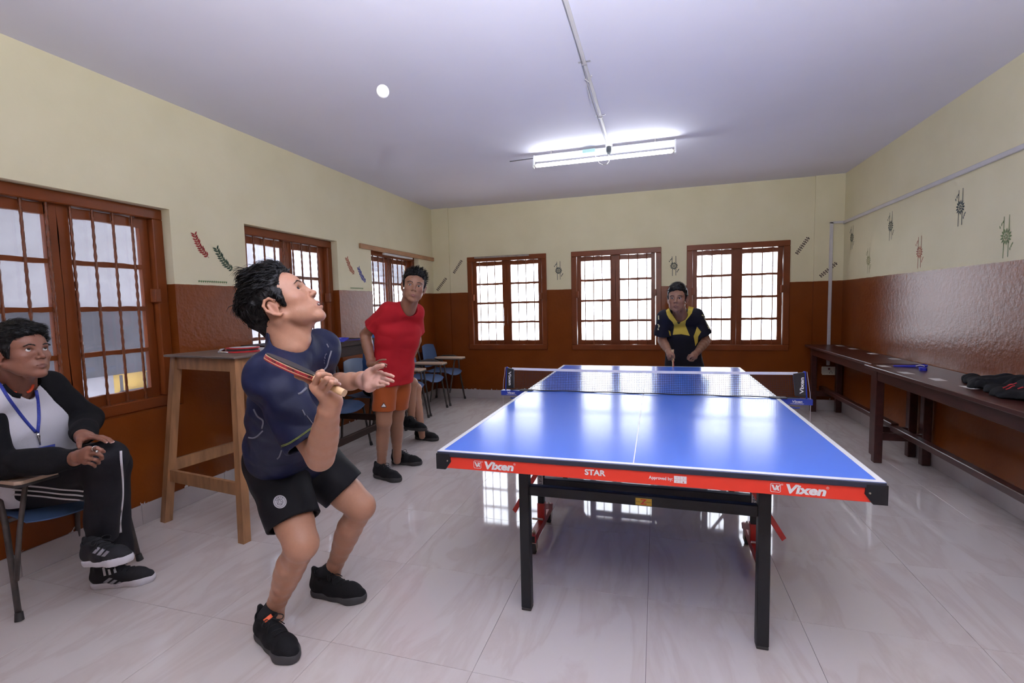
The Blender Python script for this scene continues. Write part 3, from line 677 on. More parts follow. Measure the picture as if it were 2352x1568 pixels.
gmb = MB().box(a[0] + gw/2 - 0.0003, a[0] + gw/2 + 0.0003, ya - 0.0009, ya - 0.0006, TZ - 0.054, TZ - 0.029).box(a[0], b[0], ya - 0.0009, ya - 0.0006, TZ - 0.0418, TZ - 0.0412)
part('grid_line', gmb, M_redp, apron, world=True)
for k, ch in enumerate('TTFI'):
    part('grid_letter', fit_text(ch, (a[0] + gw*(0.2 + 0.5*(k % 2)), ya - 0.0008, TZ - (0.039 if k < 2 else 0.052)), 0.0035, 0.0055), M_redp, apron, world=True)
# pull-to-open sticker, serial plates
st = part('warning_sticker', MB().box(0.003 - 0.005, 0.061, 0.2216, 0.2222, 0.522, 0.551), mat('yellow_sticker', (0.75, 0.50, 0.03, 1), 0.4), [o for o in tt.children if o.name.startswith('cross_bar')][0], world=True)
a = on(1461, 1147, 1, 0.221); b = on(1494, 1147, 1, 0.221)
part('sticker_arrow', fit_text('Z', (0.016, 0.2214, 0.526), 0.026, 0.021, bold=0.03), mat('sticker_red', (0.7, 0.05, 0.02, 1), 0.5), st, world=True)
part('sticker_lettering', fit_text('PULL TO OPEN', (0.001, 0.2212, 0.534), 0.056, 0.0045), mat('sticker_black', (0.05, 0.04, 0.02, 1), 0.5), st, world=True)
for o, s_ in ((-0.553, '8583 D'), (0.553, '8583 E')):
    pl_ = part('serial_plate', MB().box(o - 0.016, o + 0.016, 0.8712, 0.8716, 0.285, 0.372), mat('serial_plate_white', (0.62, 0.60, 0.55, 1), 0.5), tt, world=True)
    part('serial_lettering', fit_text(s_, (o - 0.010, 0.8708, 0.366), 0.075, 0.02, u=(0, 0, -1), v=(1, 0, 0), bold=0.01), mat('serial_black', (0.02, 0.02, 0.02, 1), 0.5), pl_, world=True)

# ------------------------------------------------------------------ net
ns = thing('table_tennis_net', 'black mesh net with white tape clamped across the blue table', 'net', (0, 1.37, TZ))
nz0, nz1 = TZ + 0.006, 0.898
mb = MB()
for k in range(int(1.70/0.0105)):
    x = -0.85 + 0.0105*k; mb.box(x - 0.0007, x + 0.0007, 1.3693, 1.3707, nz0, nz1)
for k in range(13):
    z = nz0 + (nz1 - nz0)*k/12; mb.box(-0.85, 0.85, 1.3693, 1.3707, z - 0.0007, z + 0.0007)
M_cord = mat('black_net_cord', (0.015, 0.015, 0.02, 1), 0.7)
part('mesh_cords', mb, M_cord, ns, world=True, kind='stuff')
part('bottom_cord', MB().tube([(x, 1.37, nz0 - 0.001 + 0.0015*math.sin(x*23)) for x in np.linspace(-0.87, 0.87, 60)], 0.0035, 6), M_cord, ns, world=True)
def sag(x): return 0.9065 - 0.006*(1 - (x/0.86)**2)
tb = MB()
xs = np.linspace(-0.855, 0.855, 41)
for k in range(40): tb.add([(xs[k], y, sag(xs[k]) + z) for y, z in ((1.3665, -0.0075), (1.3735, -0.0075), (1.3735, 0.0075), (1.3665, 0.0075))] + [(xs[k+1], y, sag(xs[k+1]) + z) for y, z in ((1.3665, -0.0075), (1.3735, -0.0075), (1.3735, 0.0075), (1.3665, 0.0075))], [(0, 1, 5, 4), (1, 2, 6, 5), (2, 3, 7, 6), (3, 0, 4, 7)])
part('white_tape', tb, mat('white_net_tape', (0.80, 0.80, 0.84, 1), 0.7), ns, world=True)
M_cb = mat('blue_clamp_enamel', (0.020, 0.045, 0.33, 1), 0.35)
M_sl = mat('black_vinyl', (0.02, 0.02, 0.023, 1), 0.45, bump=0.5, bscale=40)
for sx in (-1, 1):
    tilt = -0.012 if sx > 0 else 0.0
    X = lambda v: sx*v
    part('post', MB().cyl((X(0.905), 1.37, 0.74), (X(0.893), 1.37, 0.918), 0.005, 10), M_cb, ns, world=True)
    sl = MB().prism([(0.845, 0.776), (0.898, 0.770), (0.888, 0.914), (0.832 if sx > 0 else 0.842, 0.905)], (0, 1.362, 0), (sx, 0, 0), (0, 0, 1), (0, 1, 0), 0.016)
    slv = recalc(part('sleeve', sl, M_sl, ns, world=True))
    part('post_cap', MB().sphere((X(0.889), 1.368, 0.914), (0.008, 0.008, 0.006), 12, 8), M_cb, ns, world=True)
    part('sleeve_lettering', fit_text('Vixen', (X(0.880) if sx < 0 else 0.880, 1.3612, 0.89) if sx < 0 else (0.886, 1.3612, 0.79), 0.095, 0.020, u=(0, 0, -1) if sx < 0 else (0, 0, 1), v=(1, 0, 0) if sx < 0 else (-1, 0, 0), bold=0.03), M_wht, slv, world=True)
    cl = part('clamp', recalc(part('tmp', MB().prism([(0.72, 0.7605), (0.93, 0.7605), (0.93, 0.728), (0.80, 0.728), (0.775, 0.752), (0.72, 0.752)], (0, 1.348, 0), (sx, 0, 0), (0, 0, 1), (0, 1, 0), 0.044), M_cb)).data, [], ns)
    bpy.data.objects.remove(bpy.data.objects['tmp'])
    cl.data.transform(Matrix.Translation((0, -1.37, -TZ)))
    part('clamp_pad', MB().box(*sorted((X(0.715), X(0.80))), 1.345, 1.395, TZ + 0.0008, TZ + 0.006), M_sl, ns, world=True)
    part('clamp_lettering', fit_text('Vixen', (-0.885 if sx < 0 else 0.825, 1.3476, 0.740), 0.052, 0.014, bold=0.03, shear=0.18), M_wht, ns, world=True)
    part('clamp_lettering', fit_text('YOUR WINNING PARTNER', (-0.892 if sx < 0 else 0.815, 1.3476, 0.733), 0.07, 0.004, bold=0.02), M_wht, ns, world=True)
    part('screw_arm', MB().tube([(X(0.78), 1.366, 0.728), (X(0.81), 1.366, 0.712), (X(0.85), 1.366, 0.706), (X(0.87), 1.366, 0.708)], [0.007, 0.006, 0.005, 0.004], 8), M_cb, ns, world=True)
    part('cord', MB().tube([(X(0.90), 1.36, 0.918), (X(0.917), 1.36, 0.80), (X(0.922), 1.36, 0.73), (X(0.92), 1.36, 0.60)], 0.0014, 5), mat('white_cord', (0.6, 0.58, 0.58, 1), 0.7), ns, world=True)

# ------------------------------------------------------------------ long benches on the right
M_mah = mat('dark_mahogany_polish', (0.070, 0.022, 0.018, 1), 0.28, var=0.4, vscale=5, stretch=(6, 1, 6), bump=0.1, bscale=40)
def bench(name, label, x0, x1, y0, y1, zt, group=None, leg_in=0.06):
    r = thing(name, label, 'table', ((x0 + x1)/2, (y0 + y1)/2, 0), 0, group)
    part('top', MB().bbox(x0, x1, y0, y1, zt - 0.028, zt, 0.004), M_mah, r, world=True)
    lx = (x0 + 0.045, x1 - 0.01); lw = 0.058
    for x in (x0 + 0.05, x1 - 0.035):
        part('apron', MB().bbox(x, x + 0.022, y0 + 0.05, y1 - 0.05, zt - 0.115, zt - 0.028, 0.002), M_mah, r, world=True)
    for y in (y0 + leg_in, y1 - leg_in - lw):
        for x in (x0 + 0.045, x1 - 0.01 - lw):
            part('leg', MB().bbox(x, x + lw, y, y + lw, 0.0, zt - 0.028, 0.004), M_mah, r, world=True)
        part('end_rail', MB().bbox(x0 + 0.10, x1 - 0.065, y + 0.01, y + 0.04, 0.185, 0.245, 0.003), M_mah, r, world=True)
        part('end_apron', MB().bbox(x0 + 0.10, x1 - 0.065, y + 0.02, y + 0.042, zt - 0.115, zt - 0.028, 0.002), M_mah, r, world=True)
    xm = (x0 + x1)/2
    part('stretcher', MB().bbox(xm - 0.028, xm + 0.028, y0 + leg_in - 0.05, y1 - leg_in + 0.05, 0.245, 0.290, 0.004), M_mah, r, world=True)
    return r
b_far = bench('long_bench', 'long dark polished bench table running into the far corner over the socket', 1.775, 2.145, 2.90, 4.755, 0.785)
b_near = bench('long_bench', 'long dark polished bench table with the black jacket on it', 1.71, 2.145, 0.35, 2.855, 0.785)
M_pap = mat('white_paper_label', (0.70, 0.68, 0.66, 1), 0.7, var=0.1, vscale=40)
LABTXT = ['white paper label beside the joint between the two long benches', 'white paper label in front of the rolled blue lanyard on the bench', 'white paper label between the blue lanyard and the black jacket', 'white paper label in front of the black jacket sleeve', 'white paper label below the red stripes of the black jacket', 'white paper label at the wall nearest the corner conduit', 'white paper label at the wall, second from the corner conduit', 'white paper label at the wall, third from the corner conduit', 'white paper label at the wall, fourth from the corner conduit']
labs = [('p', 1.80, 2.74, b_near), ('p', 1.79, 2.36, b_near), ('p', 1.84, 2.06, b_near), ('p', 1.865, 1.76, b_near), ('p', 1.88, 1.50, b_near), ('q', 2.09, 4.60, b_far), ('q', 2.09, 4.22, b_far), ('q', 2.085, 3.72, b_far), ('q', 2.085, 3.27, b_far)]
for k, (t, x, y, b) in enumerate(labs):
    o = part('paper_label', MB().box(-0.032, 0.032, -0.055, 0.055, 0, 0.0006), M_pap); o.location = (x, y, 0.7852); o.rotation_euler = (0, 0, 0.06*math.sin(k*2.3))
    tag(o, LABTXT[k], 'label', 'paper labels on the near bench' if t == 'p' else 'paper labels on the far bench')

# ------------------------------------------------------------------ tall table by the left wall, tall wooden stand
M_dk = mat('dark_brown_wood', (0.036, 0.017, 0.012, 1), 0.6, spec=0.2, var=0.4, vscale=6, stretch=(6, 1, 6), bump=0.1, bscale=40)
r = thing('tall_table', 'tall dark brown table against the left wall with lanyards hanging off it', 'table', (-2.62, 1.60, 0))
X0, X1, Y0, Y1, ZT = -3.02, -2.235, 1.24, 2.06, 1.072
part('top', MB().bbox(X0, X1, Y0, Y1, ZT - 0.03, ZT, 0.004), M_dk, r, world=True)
part('apron', MB().bbox(X1 - 0.045, X1 - 0.02, Y0 + 0.04, Y1 - 0.04, ZT - 0.11, ZT - 0.03, 0.002), M_dk, r, world=True)
part('apron', MB().bbox(X0 + 0.02, X0 + 0.045, Y0 + 0.04, Y1 - 0.04, ZT - 0.11, ZT - 0.03, 0.002), M_dk, r, world=True)
for y in (Y0 + 0.04, Y1 - 0.095):
    part('apron', MB().bbox(X0 + 0.07, X1 - 0.07, y + 0.015, y + 0.04, ZT - 0.11, ZT - 0.03, 0.002), M_dk, r, world=True)
    for x in (X0 + 0.02, X1 - 0.075): part('leg', MB().bbox(x, x + 0.055, y, y + 0.055, 0, ZT - 0.03, 0.004), M_dk, r, world=True)
    part('end_rail', MB().bbox(X0 + 0.075, X1 - 0.075, y + 0.015, y + 0.04, 0.335, 0.39, 0.003), M_dk, r, world=True)
part('stretcher', MB().bbox(X1 - 0.065, X1 - 0.035, Y0 + 0.095, Y1 - 0.095, 0.27, 0.325, 0.003), M_dk, r, world=True)
M_ply = mat('worn_pale_timber', (0.44, 0.215, 0.092, 1), 0.55, var=0.45, vscale=5, stretch=(5, 5, 0.8), bump=0.15, bscale=50)
M_plytop = mat('grimy_plywood', (0.20, 0.155, 0.125, 1), 0.35, var=0.4, vscale=5, bump=0.1)
sa = -0.135; r = thing('timber_stand', 'tall pale timber stand with splayed legs and grimy plywood top beside the window', 'stand', (-2.572, 0.526, 0), sa)
WT, WB, SZ, DP, SP = 0.60, 0.78, 1.075, 0.50, 0.085
part('top', MB().bbox(-WT/2 - 0.03, WT/2 + 0.03, -0.03, DP + 0.03, SZ - 0.014, SZ, 0.003), M_plytop, r)
lc = {}
for sx in (-1, 1):
    for e_, yy in ((0, 0.0), (1, DP)):
        p1 = (sx*(WT/2 - 0.02), yy + (0.02 if e_ == 0 else -0.02), SZ - 0.014); p0 = (sx*(WB/2 - 0.02), yy + (-SP + 0.02 if e_ == 0 else SP - 0.02), 0.0)
        d = np.array(p1) - np.array(p0)
        h = 0.024; lg = MB(); q = [(-h, -h), (h, -h), (h, h), (-h, h)]
        lg.add([(p0[0] + a, p0[1] + b, 0) for a, b in q] + [(p1[0] + a, p1[1] + b, p1[2]) for a, b in q], [(3,2,1,0),(4,5,6,7),(0,1,5,4),(1,2,6,5),(2,3,7,6),(3,0,4,7)])
        part('leg', lg, M_ply, r); lc[(sx, e_)] = (np.array(p0), d)
def lp(sx, e_, z): p0, d = lc[(sx, e_)]; return p0 + d*z/d[2]
for z, hh, nm in ((SZ - 0.055, 0.075, 'apron'), (0.30, 0.075, 'rail')):
    for A, B in (((-1, 0), (1, 0)), ((-1, 1), (1, 1)), ((-1, 0), (-1, 1)), ((1, 0), (1, 1))):
        zz = z + (0.06 if A[0] == B[0] and nm == 'rail' else 0)
        part(nm, MB().bar(lp(*A, zz), lp(*B, zz), 0.022, hh, ext=-0.02), M_ply, r)
# racket covers and clip on the stand
M_crd = mat('red_vinyl', (0.55, 0.02, 0.025, 1), 0.4); M_cwh = mat('white_vinyl', (0.68, 0.66, 0.70, 1), 0.4, var=0.2, vscale=30)
cv = thing('racket_cover', 'red and white racket cover lying on the timber stand', 'racket cover', (-2.50, 0.74, SZ), 0.35)
pts = [(0.10*math.cos(a) + 0.02, 0.085*math.sin(a)) for a in np.linspace(0, 2*math.pi, 24, endpoint=False)]
def plate(pts, z0, z1): return MB().prism(pts, (0, 0, z0), (1, 0, 0), (0, 1, 0), (0, 0, 1), z1 - z0)
recalc(part('back_panel', plate(pts, 0.001, 0.010), M_crd, cv)); recalc(part('padding', plate([(a*0.93, b*0.93) for a, b in pts], 0.010, 0.024), M_rub, cv))
recalc(part('front_panel', plate(pts, 0.024, 0.030), M_crd, cv)); recalc(part('print', plate([(a*0.8 + 0.004, b*0.8) for a, b in pts], 0.030, 0.0312), M_cwh, cv))
part('zip_pull', MB().tube([(-0.085, -0.02, 0.02), (-0.105, -0.035, 0.012), (-0.10, -0.055, 0.006), (-0.075, -0.06, 0.005), (-0.03, -0.065, 0.004)], [0.010, 0.014, 0.010, 0.006, 0.003], 10), mat('shiny_steel', (0.7, 0.7, 0.72, 1), 0.15, metal=1.0), cv, smooth=True)

# ------------------------------------------------------------------ tablet-arm chairs
M_shell = mat('blue_grey_plastic', (0.085, 0.145, 0.285, 1), 0.42, spec=0.4, var=0.08)
M_ctube = mat('worn_black_tube', (0.022, 0.020, 0.019, 1), 0.45, var=0.6, vscale=14, col2=(0.09, 0.07, 0.06, 1))
M_tab = mat('laminate_tablet', (0.50, 0.36, 0.26, 1), 0.4, var=0.1, vscale=6)
def shell(fn, nu=14, nv=12, th=0.006):
    mb = MB(); T = []; B = []
    for i in range(nu + 1):
        for j in range(nv + 1):
            u = -1 + 2*i/nu; v = -1 + 2*j/nv; c = 0.42
            a = u*math.sqrt(1 - c*v*v/2); b = v*math.sqrt(1 - c*u*u/2)
            p, n = fn(a, b); T.append(p); B.append((p[0] - n[0]*th, p[1] - n[1]*th, p[2] - n[2]*th))
    k = len(T); f = []; w = nv + 1
    for i in range(nu):
        for j in range(nv):
            q = (i*w + j, (i+1)*w + j, (i+1)*w + j + 1, i*w + j + 1); f.append(q); f.append(tuple(x + k for x in q[::-1]))
    rim = [j for j in range(nv)] + [i*w + nv for i in range(nu)] + [nu*w + j for j in range(nv, 0, -1)] + [i*w for i in range(nu, 0, -1)]
    for a, b in zip(rim, rim[1:] + rim[:1]): f.append((a, b, b + k, a + k))
    mb.add(T + B, f); return mb
def make_chair(label, group=None):
    r = thing('tablet_chair', label, 'chair', (0, 0, 0), 0, group)
    def seat(a, b):
        x = 0.215*a; y = 0.222*b
        z = 0.452 - 0.016*(1 - b*b)*(1 - 0.4*a) - 0.020*max(0, a - 0.45)**2*8 + 0.03*max(0, -a - 0.4)
        return (x, y, z), (0, 0, 1)
    recalc(part('seat', shell(seat), M_shell, r, smooth=50))
    def back(a, b):
        z = 0.655 + 0.160*a; y = 0.205*b*(1 - 0.06*a)
        x = -0.205 - 0.16*(z - 0.5) + 0.028*b*b
        return (x, y, z), (1, 0, 0.15)
    recalc(part('backrest', shell(back), M_shell, r, smooth=50))
    for s in (-1, 1):
        y = 0.235*s
        part('side_frame', MB().tube([(-0.245, y*1.04, 0.0), (-0.235, y*1.03, 0.15), (-0.20, y, 0.40), (-0.225, y*0.96, 0.52), (-0.265, y*0.93, 0.70), (-0.28, y*0.93, 0.76)], 0.0115, 10), M_ctube, r, smooth=True)
        part('leg', MB().tube([(0.20, y*1.10, 0.0), (0.17, y*1.06, 0.20), (0.135, y*1.02, 0.42), (0.125, y*1.06, 0.56), (0.10, y*1.09, 0.612), (0.04, y*1.10, 0.628), (-0.12, y*1.06, 0.625), (-0.20, y*1.02, 0.60), (-0.235, y*0.98, 0.57)], 0.0115, 10), M_ctube, r, smooth=True)
        part('foot_tip', MB().cyl((0.203, y*1.105, 0.0), (0.197, y*1.09, 0.035), 0.0165, 12, 0.014), M_rub, r, smooth=40)
        part('foot_tip', MB().cyl((-0.246, y*1.042, 0.0), (-0.243, y*1.037, 0.035), 0.0165, 12, 0.014), M_rub, r, smooth=40)
    for x in (-0.14, 0.12): part('seat_rail', MB().tube([(x, -0.235, 0.428), (x, 0.235, 0.428)], 0.010, 8), M_ctube, r, smooth=True)
    part('back_rail', MB().tube([(-0.222, -0.225, 0.53), (-0.222, 0.225, 0.53)], 0.009, 8), M_ctube, r, smooth=True)
    tbp = [(-0.04, 0.065), (0.03, 0.09), (0.33, 0.09), (0.35, 0.075), (0.35, -0.075), (0.33, -0.09), (0.01, -0.09), (-0.04, -0.05)]
    tbx = part('tablet', MB().prism(tbp, (0.04, -0.225, 0.645), (1, 0, 0), (0, 1, 0), (0, 0, 1), 0.015), M_tab, r); recalc(tbx)
    part('tablet_edge', MB().prism([(a*1.012, b*1.03) for a, b in tbp], (0.039, -0.225, 0.634), (1, 0, 0), (0, 1, 0), (0, 0, 1), 0.0105), M_rub, tbx)
    part('tablet_bracket', MB().bar((0.02, -0.26, 0.634), (0.30, -0.20, 0.634), 0.03, 0.006), M_ctube, r)
    part('tablet_leg', MB().tube([(0.27, -0.20, 0.632), (0.265, -0.225, 0.60), (0.235, -0.245, 0.40), (0.20, -0.255, 0.18)], 0.010, 8), M_ctube, r, smooth=True)
    return r
GC = 'blue tablet-arm chairs along the left wall'
chA = make_chair('blue plastic tablet-arm chair in the far corner below the diagonal stencils', GC); chA.location = (-2.78, 4.42, 0)
def place(label, x, y, rz=0.0):
    c = copy_tree(chA); c.location = (x, y, 0); c.rotation_euler = (0, 0, rz); c['label'] = label; return c
place('blue plastic tablet-arm chair between two others near the far corner', -2.775, 3.80, 0.03)
place('blue plastic tablet-arm chair with its tablet right beside the man in red', -2.76, 3.22, 0.02)
place('blue plastic tablet-arm chair under the seated person behind the man in red', -2.74, 2.62, -0.02)
chT = place('blue plastic chair half under the tall dark table, seen past the open palm', -2.80, 2.05, 0.0)
for ch in list(chT.children):
    if ch.name.startswith(('tablet', 'leg')):
        for g_ in list(ch.children): bpy.data.objects.remove(g_)
        if ch.name.startswith('tablet'): bpy.data.objects.remove(ch)
for ch in list(chT.children):
    if ch.name.startswith('leg'): bpy.data.objects.remove(ch)
for s in (-1, 1): part('leg', MB().tube([(0.20, 0.235*s*1.10, 0.0), (0.17, 0.235*s*1.06, 0.20), (0.135, 0.235*s*1.02, 0.42), (0.10, 0.235*s*0.99, 0.435), (-0.10, 0.235*s*0.97, 0.435)], 0.0115, 10), M_ctube, chT, smooth=True)
chS = place('blue plastic tablet-arm chair under the man in the white and black sweatshirt', -2.815, -0.155, 0.0)

# ------------------------------------------------------------------ lanyards, jacket
M_lan = mat('blue_lanyard_ribbon', (0.03, 0.035, 0.50, 1), 0.4, var=0.2, vscale=60)
def ribbon(path, w, wdir, th=0.0012):
    P = np.array(path, float); wd_ = np.array(wdir, float)
    if wd_.ndim == 1: wd_ = np.repeat(wd_[None], len(P), 0)
    T = np.gradient(P, axis=0); N_ = np.cross(T, wd_); N_ /= np.linalg.norm(N_, axis=1)[:, None] + 1e-9; wd_ = wd_/np.linalg.norm(wd_, axis=1)[:, None]
    mb = MB(); n = len(P); vs = []
    for i in range(n): vs += [P[i] - wd_[i]*w/2, P[i] + wd_[i]*w/2, P[i] + wd_[i]*w/2 + N_[i]*th, P[i] - wd_[i]*w/2 + N_[i]*th]
    fs = [(4*i + k, 4*i + (k+1) % 4, 4*i + 4 + (k+1) % 4, 4*i + 4 + k) for i in range(n-1) for k in range(4)] + [(3, 2, 1, 0), (4*n-4, 4*n-3, 4*n-2, 4*n-1)]
    return mb.add(vs, fs)
def spline(pts, n=40):
    P = np.array(pts, float); m = len(P); Q = np.vstack([2*P[0] - P[1], P, 2*P[-1] - P[-2]]); out = []
    for t in np.linspace(0, m - 1 - 1e-6, n):
        i = int(t); f = t - i; a, b, c, d = Q[i], Q[i+1], Q[i+2], Q[i+3]
        out.append(0.5*((2*b) + (-a + c)*f + (2*a - 5*b + 4*c - d)*f*f + (-a + 3*b - 3*c + d)*f**3))
    return np.array(out)
ld = thing('lanyard', 'bright blue lanyards heaped on the tall table with loops hanging over its edge', 'lanyard', (-2.40, 1.55, 1.0735))
part('loop', ribbon(spline([(-2.44, 1.50, 1.077), (-2.34, 1.62, 1.078), (-2.27, 1.72, 1.079), (-2.226, 1.735, 1.07), (-2.222, 1.745, 1.00), (-2.22, 1.75, 0.90), (-2.20, 1.775, 0.84), (-2.19, 1.80, 0.835), (-2.20, 1.83, 0.86)], 50), 0.014, (0.1, 1, 0.1)), M_lan, ld, world=True, smooth=True)
part('loop', ribbon(spline([(-2.42, 1.58, 1.083), (-2.33, 1.70, 1.083), (-2.26, 1.80, 1.082), (-2.226, 1.825, 1.07), (-2.222, 1.84, 0.98), (-2.22, 1.855, 0.91), (-2.218, 1.865, 0.86)], 50), 0.014, (0.1, 1, 0.1)), M_lan, ld, world=True, smooth=True)
for k in range(5): part('ribbon_coil', ribbon(spline([(-2.52 + 0.03*k, 1.34 + 0.04*k, 1.074 + 0.006*k), (-2.45 + 0.02*k, 1.38 + 0.05*k, 1.082 + 0.005*k), (-2.38, 1.47 + 0.04*k, 1.076 + 0.006*k), (-2.30 - 0.01*k, 1.55 + 0.03*k, 1.08 + 0.004*k)], 30), 0.015, (-0.6, 0.5, 0.5)), M_lan, ld, world=True, smooth=True)
M_hook = mat('lanyard_hook', (0.7, 0.7, 0.72, 1), 0.25, metal=0.9)
for p in ((-2.42, 1.32, 1.085), (-2.40, 1.40, 1.098), (-2.36, 1.48, 1.09)): part('clip', MB().tube([p, (p[0] + 0.02, p[1] + 0.015, p[2] + 0.004), (p[0] + 0.04, p[1] + 0.01, p[2])], [0.006, 0.008, 0.004], 8), M_hook, ld, world=True)
lr = thing('lanyard', 'rolled blue lanyard lying on the long bench near the jacket', 'lanyard', (1.92, 2.62, 0.786))
part('strap', ribbon(spline([(1.86, 2.72, 0.789), (1.92, 2.70, 0.792), (1.98, 2.69, 0.792), (2.03, 2.67, 0.80), (2.045, 2.64, 0.806), (2.02, 2.61, 0.80), (1.98, 2.62, 0.793)], 40), 0.016, (0.15, 0.2, 1)), M_lan, lr, world=True, smooth=True)
part('strap', ribbon(spline([(1.87, 2.76, 0.788), (1.94, 2.73, 0.795), (2.00, 2.71, 0.80), (2.05, 2.69, 0.81)], 30), 0.014, (0.3, 1, 0.1)), M_lan, lr, world=True, smooth=True)
part('roll', MB().cyl((1.955, 2.50, 0.7862), (1.955, 2.50, 0.806), 0.024, 20).cyl((1.955, 2.50, 0.806), (1.955, 2.50, 0.8075), 0.017, 20), M_lan, lr, world=True, smooth=40)
part('clip', MB().tube([(1.97, 2.64, 0.80), (1.99, 2.62, 0.81), (2.01, 2.60, 0.806)], [0.004, 0.006, 0.003], 8), M_hook, lr, world=True)
# ------------------------------------------------------------------ implicit-surface modelling of bodies and cloth
def nrm(v): v = np.array(v, float); return v/np.linalg.norm(v)
def rc(a, b, r1, r2=None, flat=None):
    """tapered capsule; flat=(dir, s): thickness along dir is scaled by s"""
    a = np.array(a, float); b = np.array(b, float); r2 = r1 if r2 is None else r2; ba = b - a; L2 = max(ba @ ba, 1e-12)
    if flat is not None: fn_, fs = nrm(flat[0]), flat[1]
    def f(p):
        q = p - a
        if flat is not None:
            h = np.clip((q @ ba)/L2, 0, 1); w = q - h[:, None]*ba; c = w @ fn_
            w = w + np.outer(c*(1/fs - 1), fn_)
            return (np.sqrt((w*w).sum(1)) - (r1 + (r2 - r1)*h))*min(1.0, (fs + 1)/2)
        h = np.clip((q @ ba)/L2, 0, 1); w = q - h[:, None]*ba
        return np.sqrt((w*w).sum(1)) - (r1 + (r2 - r1)*h)
    return f
def el(c, r, R=None):
    c = np.array(c, float); r = np.array([r]*3 if np.isscalar(r) else r, float)
    def f(p):
        q = p - c
        if R is not None: q = q @ R
        a = np.sqrt(((q/r)**2).sum(1)); b = np.sqrt(((q/(r*r))**2).sum(1)) + 1e-9
        return a*(a - 1)/b
    return f
def pl(o, n):
    o = np.array(o, float); n = nrm(n)
    return lambda p: (p - o) @ n
def _h(i, j, k): 
    n = (i*374761393 + j*668265263 + k*2147483647 + 1274126177) & 0xffffffff
    n = ((n ^ (n >> 13))*1274126177) & 0xffffffff
    return ((n ^ (n >> 16)) & 0xffff)/65535.0
def vnoise(p):
    i = np.floor(p).astype(np.int64); f = p - i; f = f*f*(3 - 2*f); r = 0
    for dx in (0, 1):
        for dy in (0, 1):
            for dz in (0, 1):
                w = (f[:, 0] if dx else 1 - f[:, 0])*(f[:, 1] if dy else 1 - f[:, 1])*(f[:, 2] if dz else 1 - f[:, 2])
                r = r + w*_h(i[:, 0] + dx, i[:, 1] + dy, i[:, 2] + dz)
    return r*2 - 1
def cyl_cut(q, t, r, far=0.25):        # trims a tube of cloth beyond the plane (q, t), only close to its axis
    q = np.array(q, float); t = nrm(t)
    def f(p):
        d = p - q; a = d @ t; return np.where((a > 0) & (a < far) & (np.linalg.norm(d - np.outer(a, t), axis=1) < r), a, -1.0)
    return f
def tube_cloth(a, b, r0, r1, th=0.012, cav=0.03, ext=0.03):
    """a sleeve or trouser leg from a to its open end b"""
    a = np.array(a, float); b = np.array(b, float); d = nrm(b - a); o = rc(a, b + d*ext, r0, r1); i = rc(b - d*cav, b + d*0.12, r1 - th, r1 - th + 0.003)
    return lambda p: np.maximum(np.maximum(o(p), (p - b) @ d), -i(p))
class Sdf:
    def __init__(s): s.L = []; s.disp = None; s.warp = None
    def u(s, f, k=0.01): s.L.append(('u', f, k)); return s
    def s(s, f, k=0.004): s.L.append(('s', f, k)); return s
    def i(s, f, k=0.0): s.L.append(('i', f, k)); return s
    def ev(s, p, only=None):
        d = np.full(len(p), 1e3); p0 = p
        if s.warp is not None: p = p + s.warp(p)
        for n, (op, f, k) in enumerate(s.L):
            if only is not None and not only[n]: continue
            e = f(p)
            if op == 'u':
                h = np.clip(0.5 + 0.5*(e - d)/k, 0, 1); d = e*(1 - h) + d*h - k*h*(1 - h)
                # far from the first shape keep the plain minimum
            elif op == 's':
                h = np.clip(0.5 - 0.5*(d + e)/max(k, 1e-6), 0, 1); d = d*(1 - h) - e*h + k*h*(1 - h)
            else: d = np.maximum(d, e)
        if s.disp is not None: d = d + s.disp(p0)
        return d
    def mesh(s, lo, hi, h, smooth=1):
        lo = np.array(lo, float); hi = np.array(hi, float); B = 12
        nb = np.ceil((hi - lo)/(h*B)).astype(int); n = nb*B + 1
        D = np.full(n, 1.0, np.float32); hd = h*B*0.5*1.7321
        bi = np.stack(np.meshgrid(*[np.arange(k) for k in nb], indexing='ij'), -1).reshape(-1, 3)
        cen = lo + (bi + 0.5)*h*B
        vals = [f(cen) for _, f, _ in s.L]
        tot = s.ev(cen); g = np.stack(np.meshgrid(*[np.arange(B + 1)]*3, indexing='ij'), -1).reshape(-1, 3)
        for q in range(len(bi)):
            c0 = bi[q]*B
            if tot[q] > hd*1.15 + 0.02: continue
            if tot[q] < -hd*1.15 - 0.02:
                D[c0[0]:c0[0]+B+1, c0[1]:c0[1]+B+1, c0[2]:c0[2]+B+1] = -1; continue
            only = []
            for (op, f, k), v in zip(s.L, vals): only.append(v[q] < hd*1.3 + k + 0.02 if op in 'us' else True)
            if not any(o and l[0] == 'u' for o, l in zip(only, s.L)): continue
            p = lo + (c0 + g)*h
            D[c0[0]:c0[0]+B+1, c0[1]:c0[1]+B+1, c0[2]:c0[2]+B+1] = s.ev(p, only).reshape(B+1, B+1, B+1)
        return nets(D, lo, h, smooth)
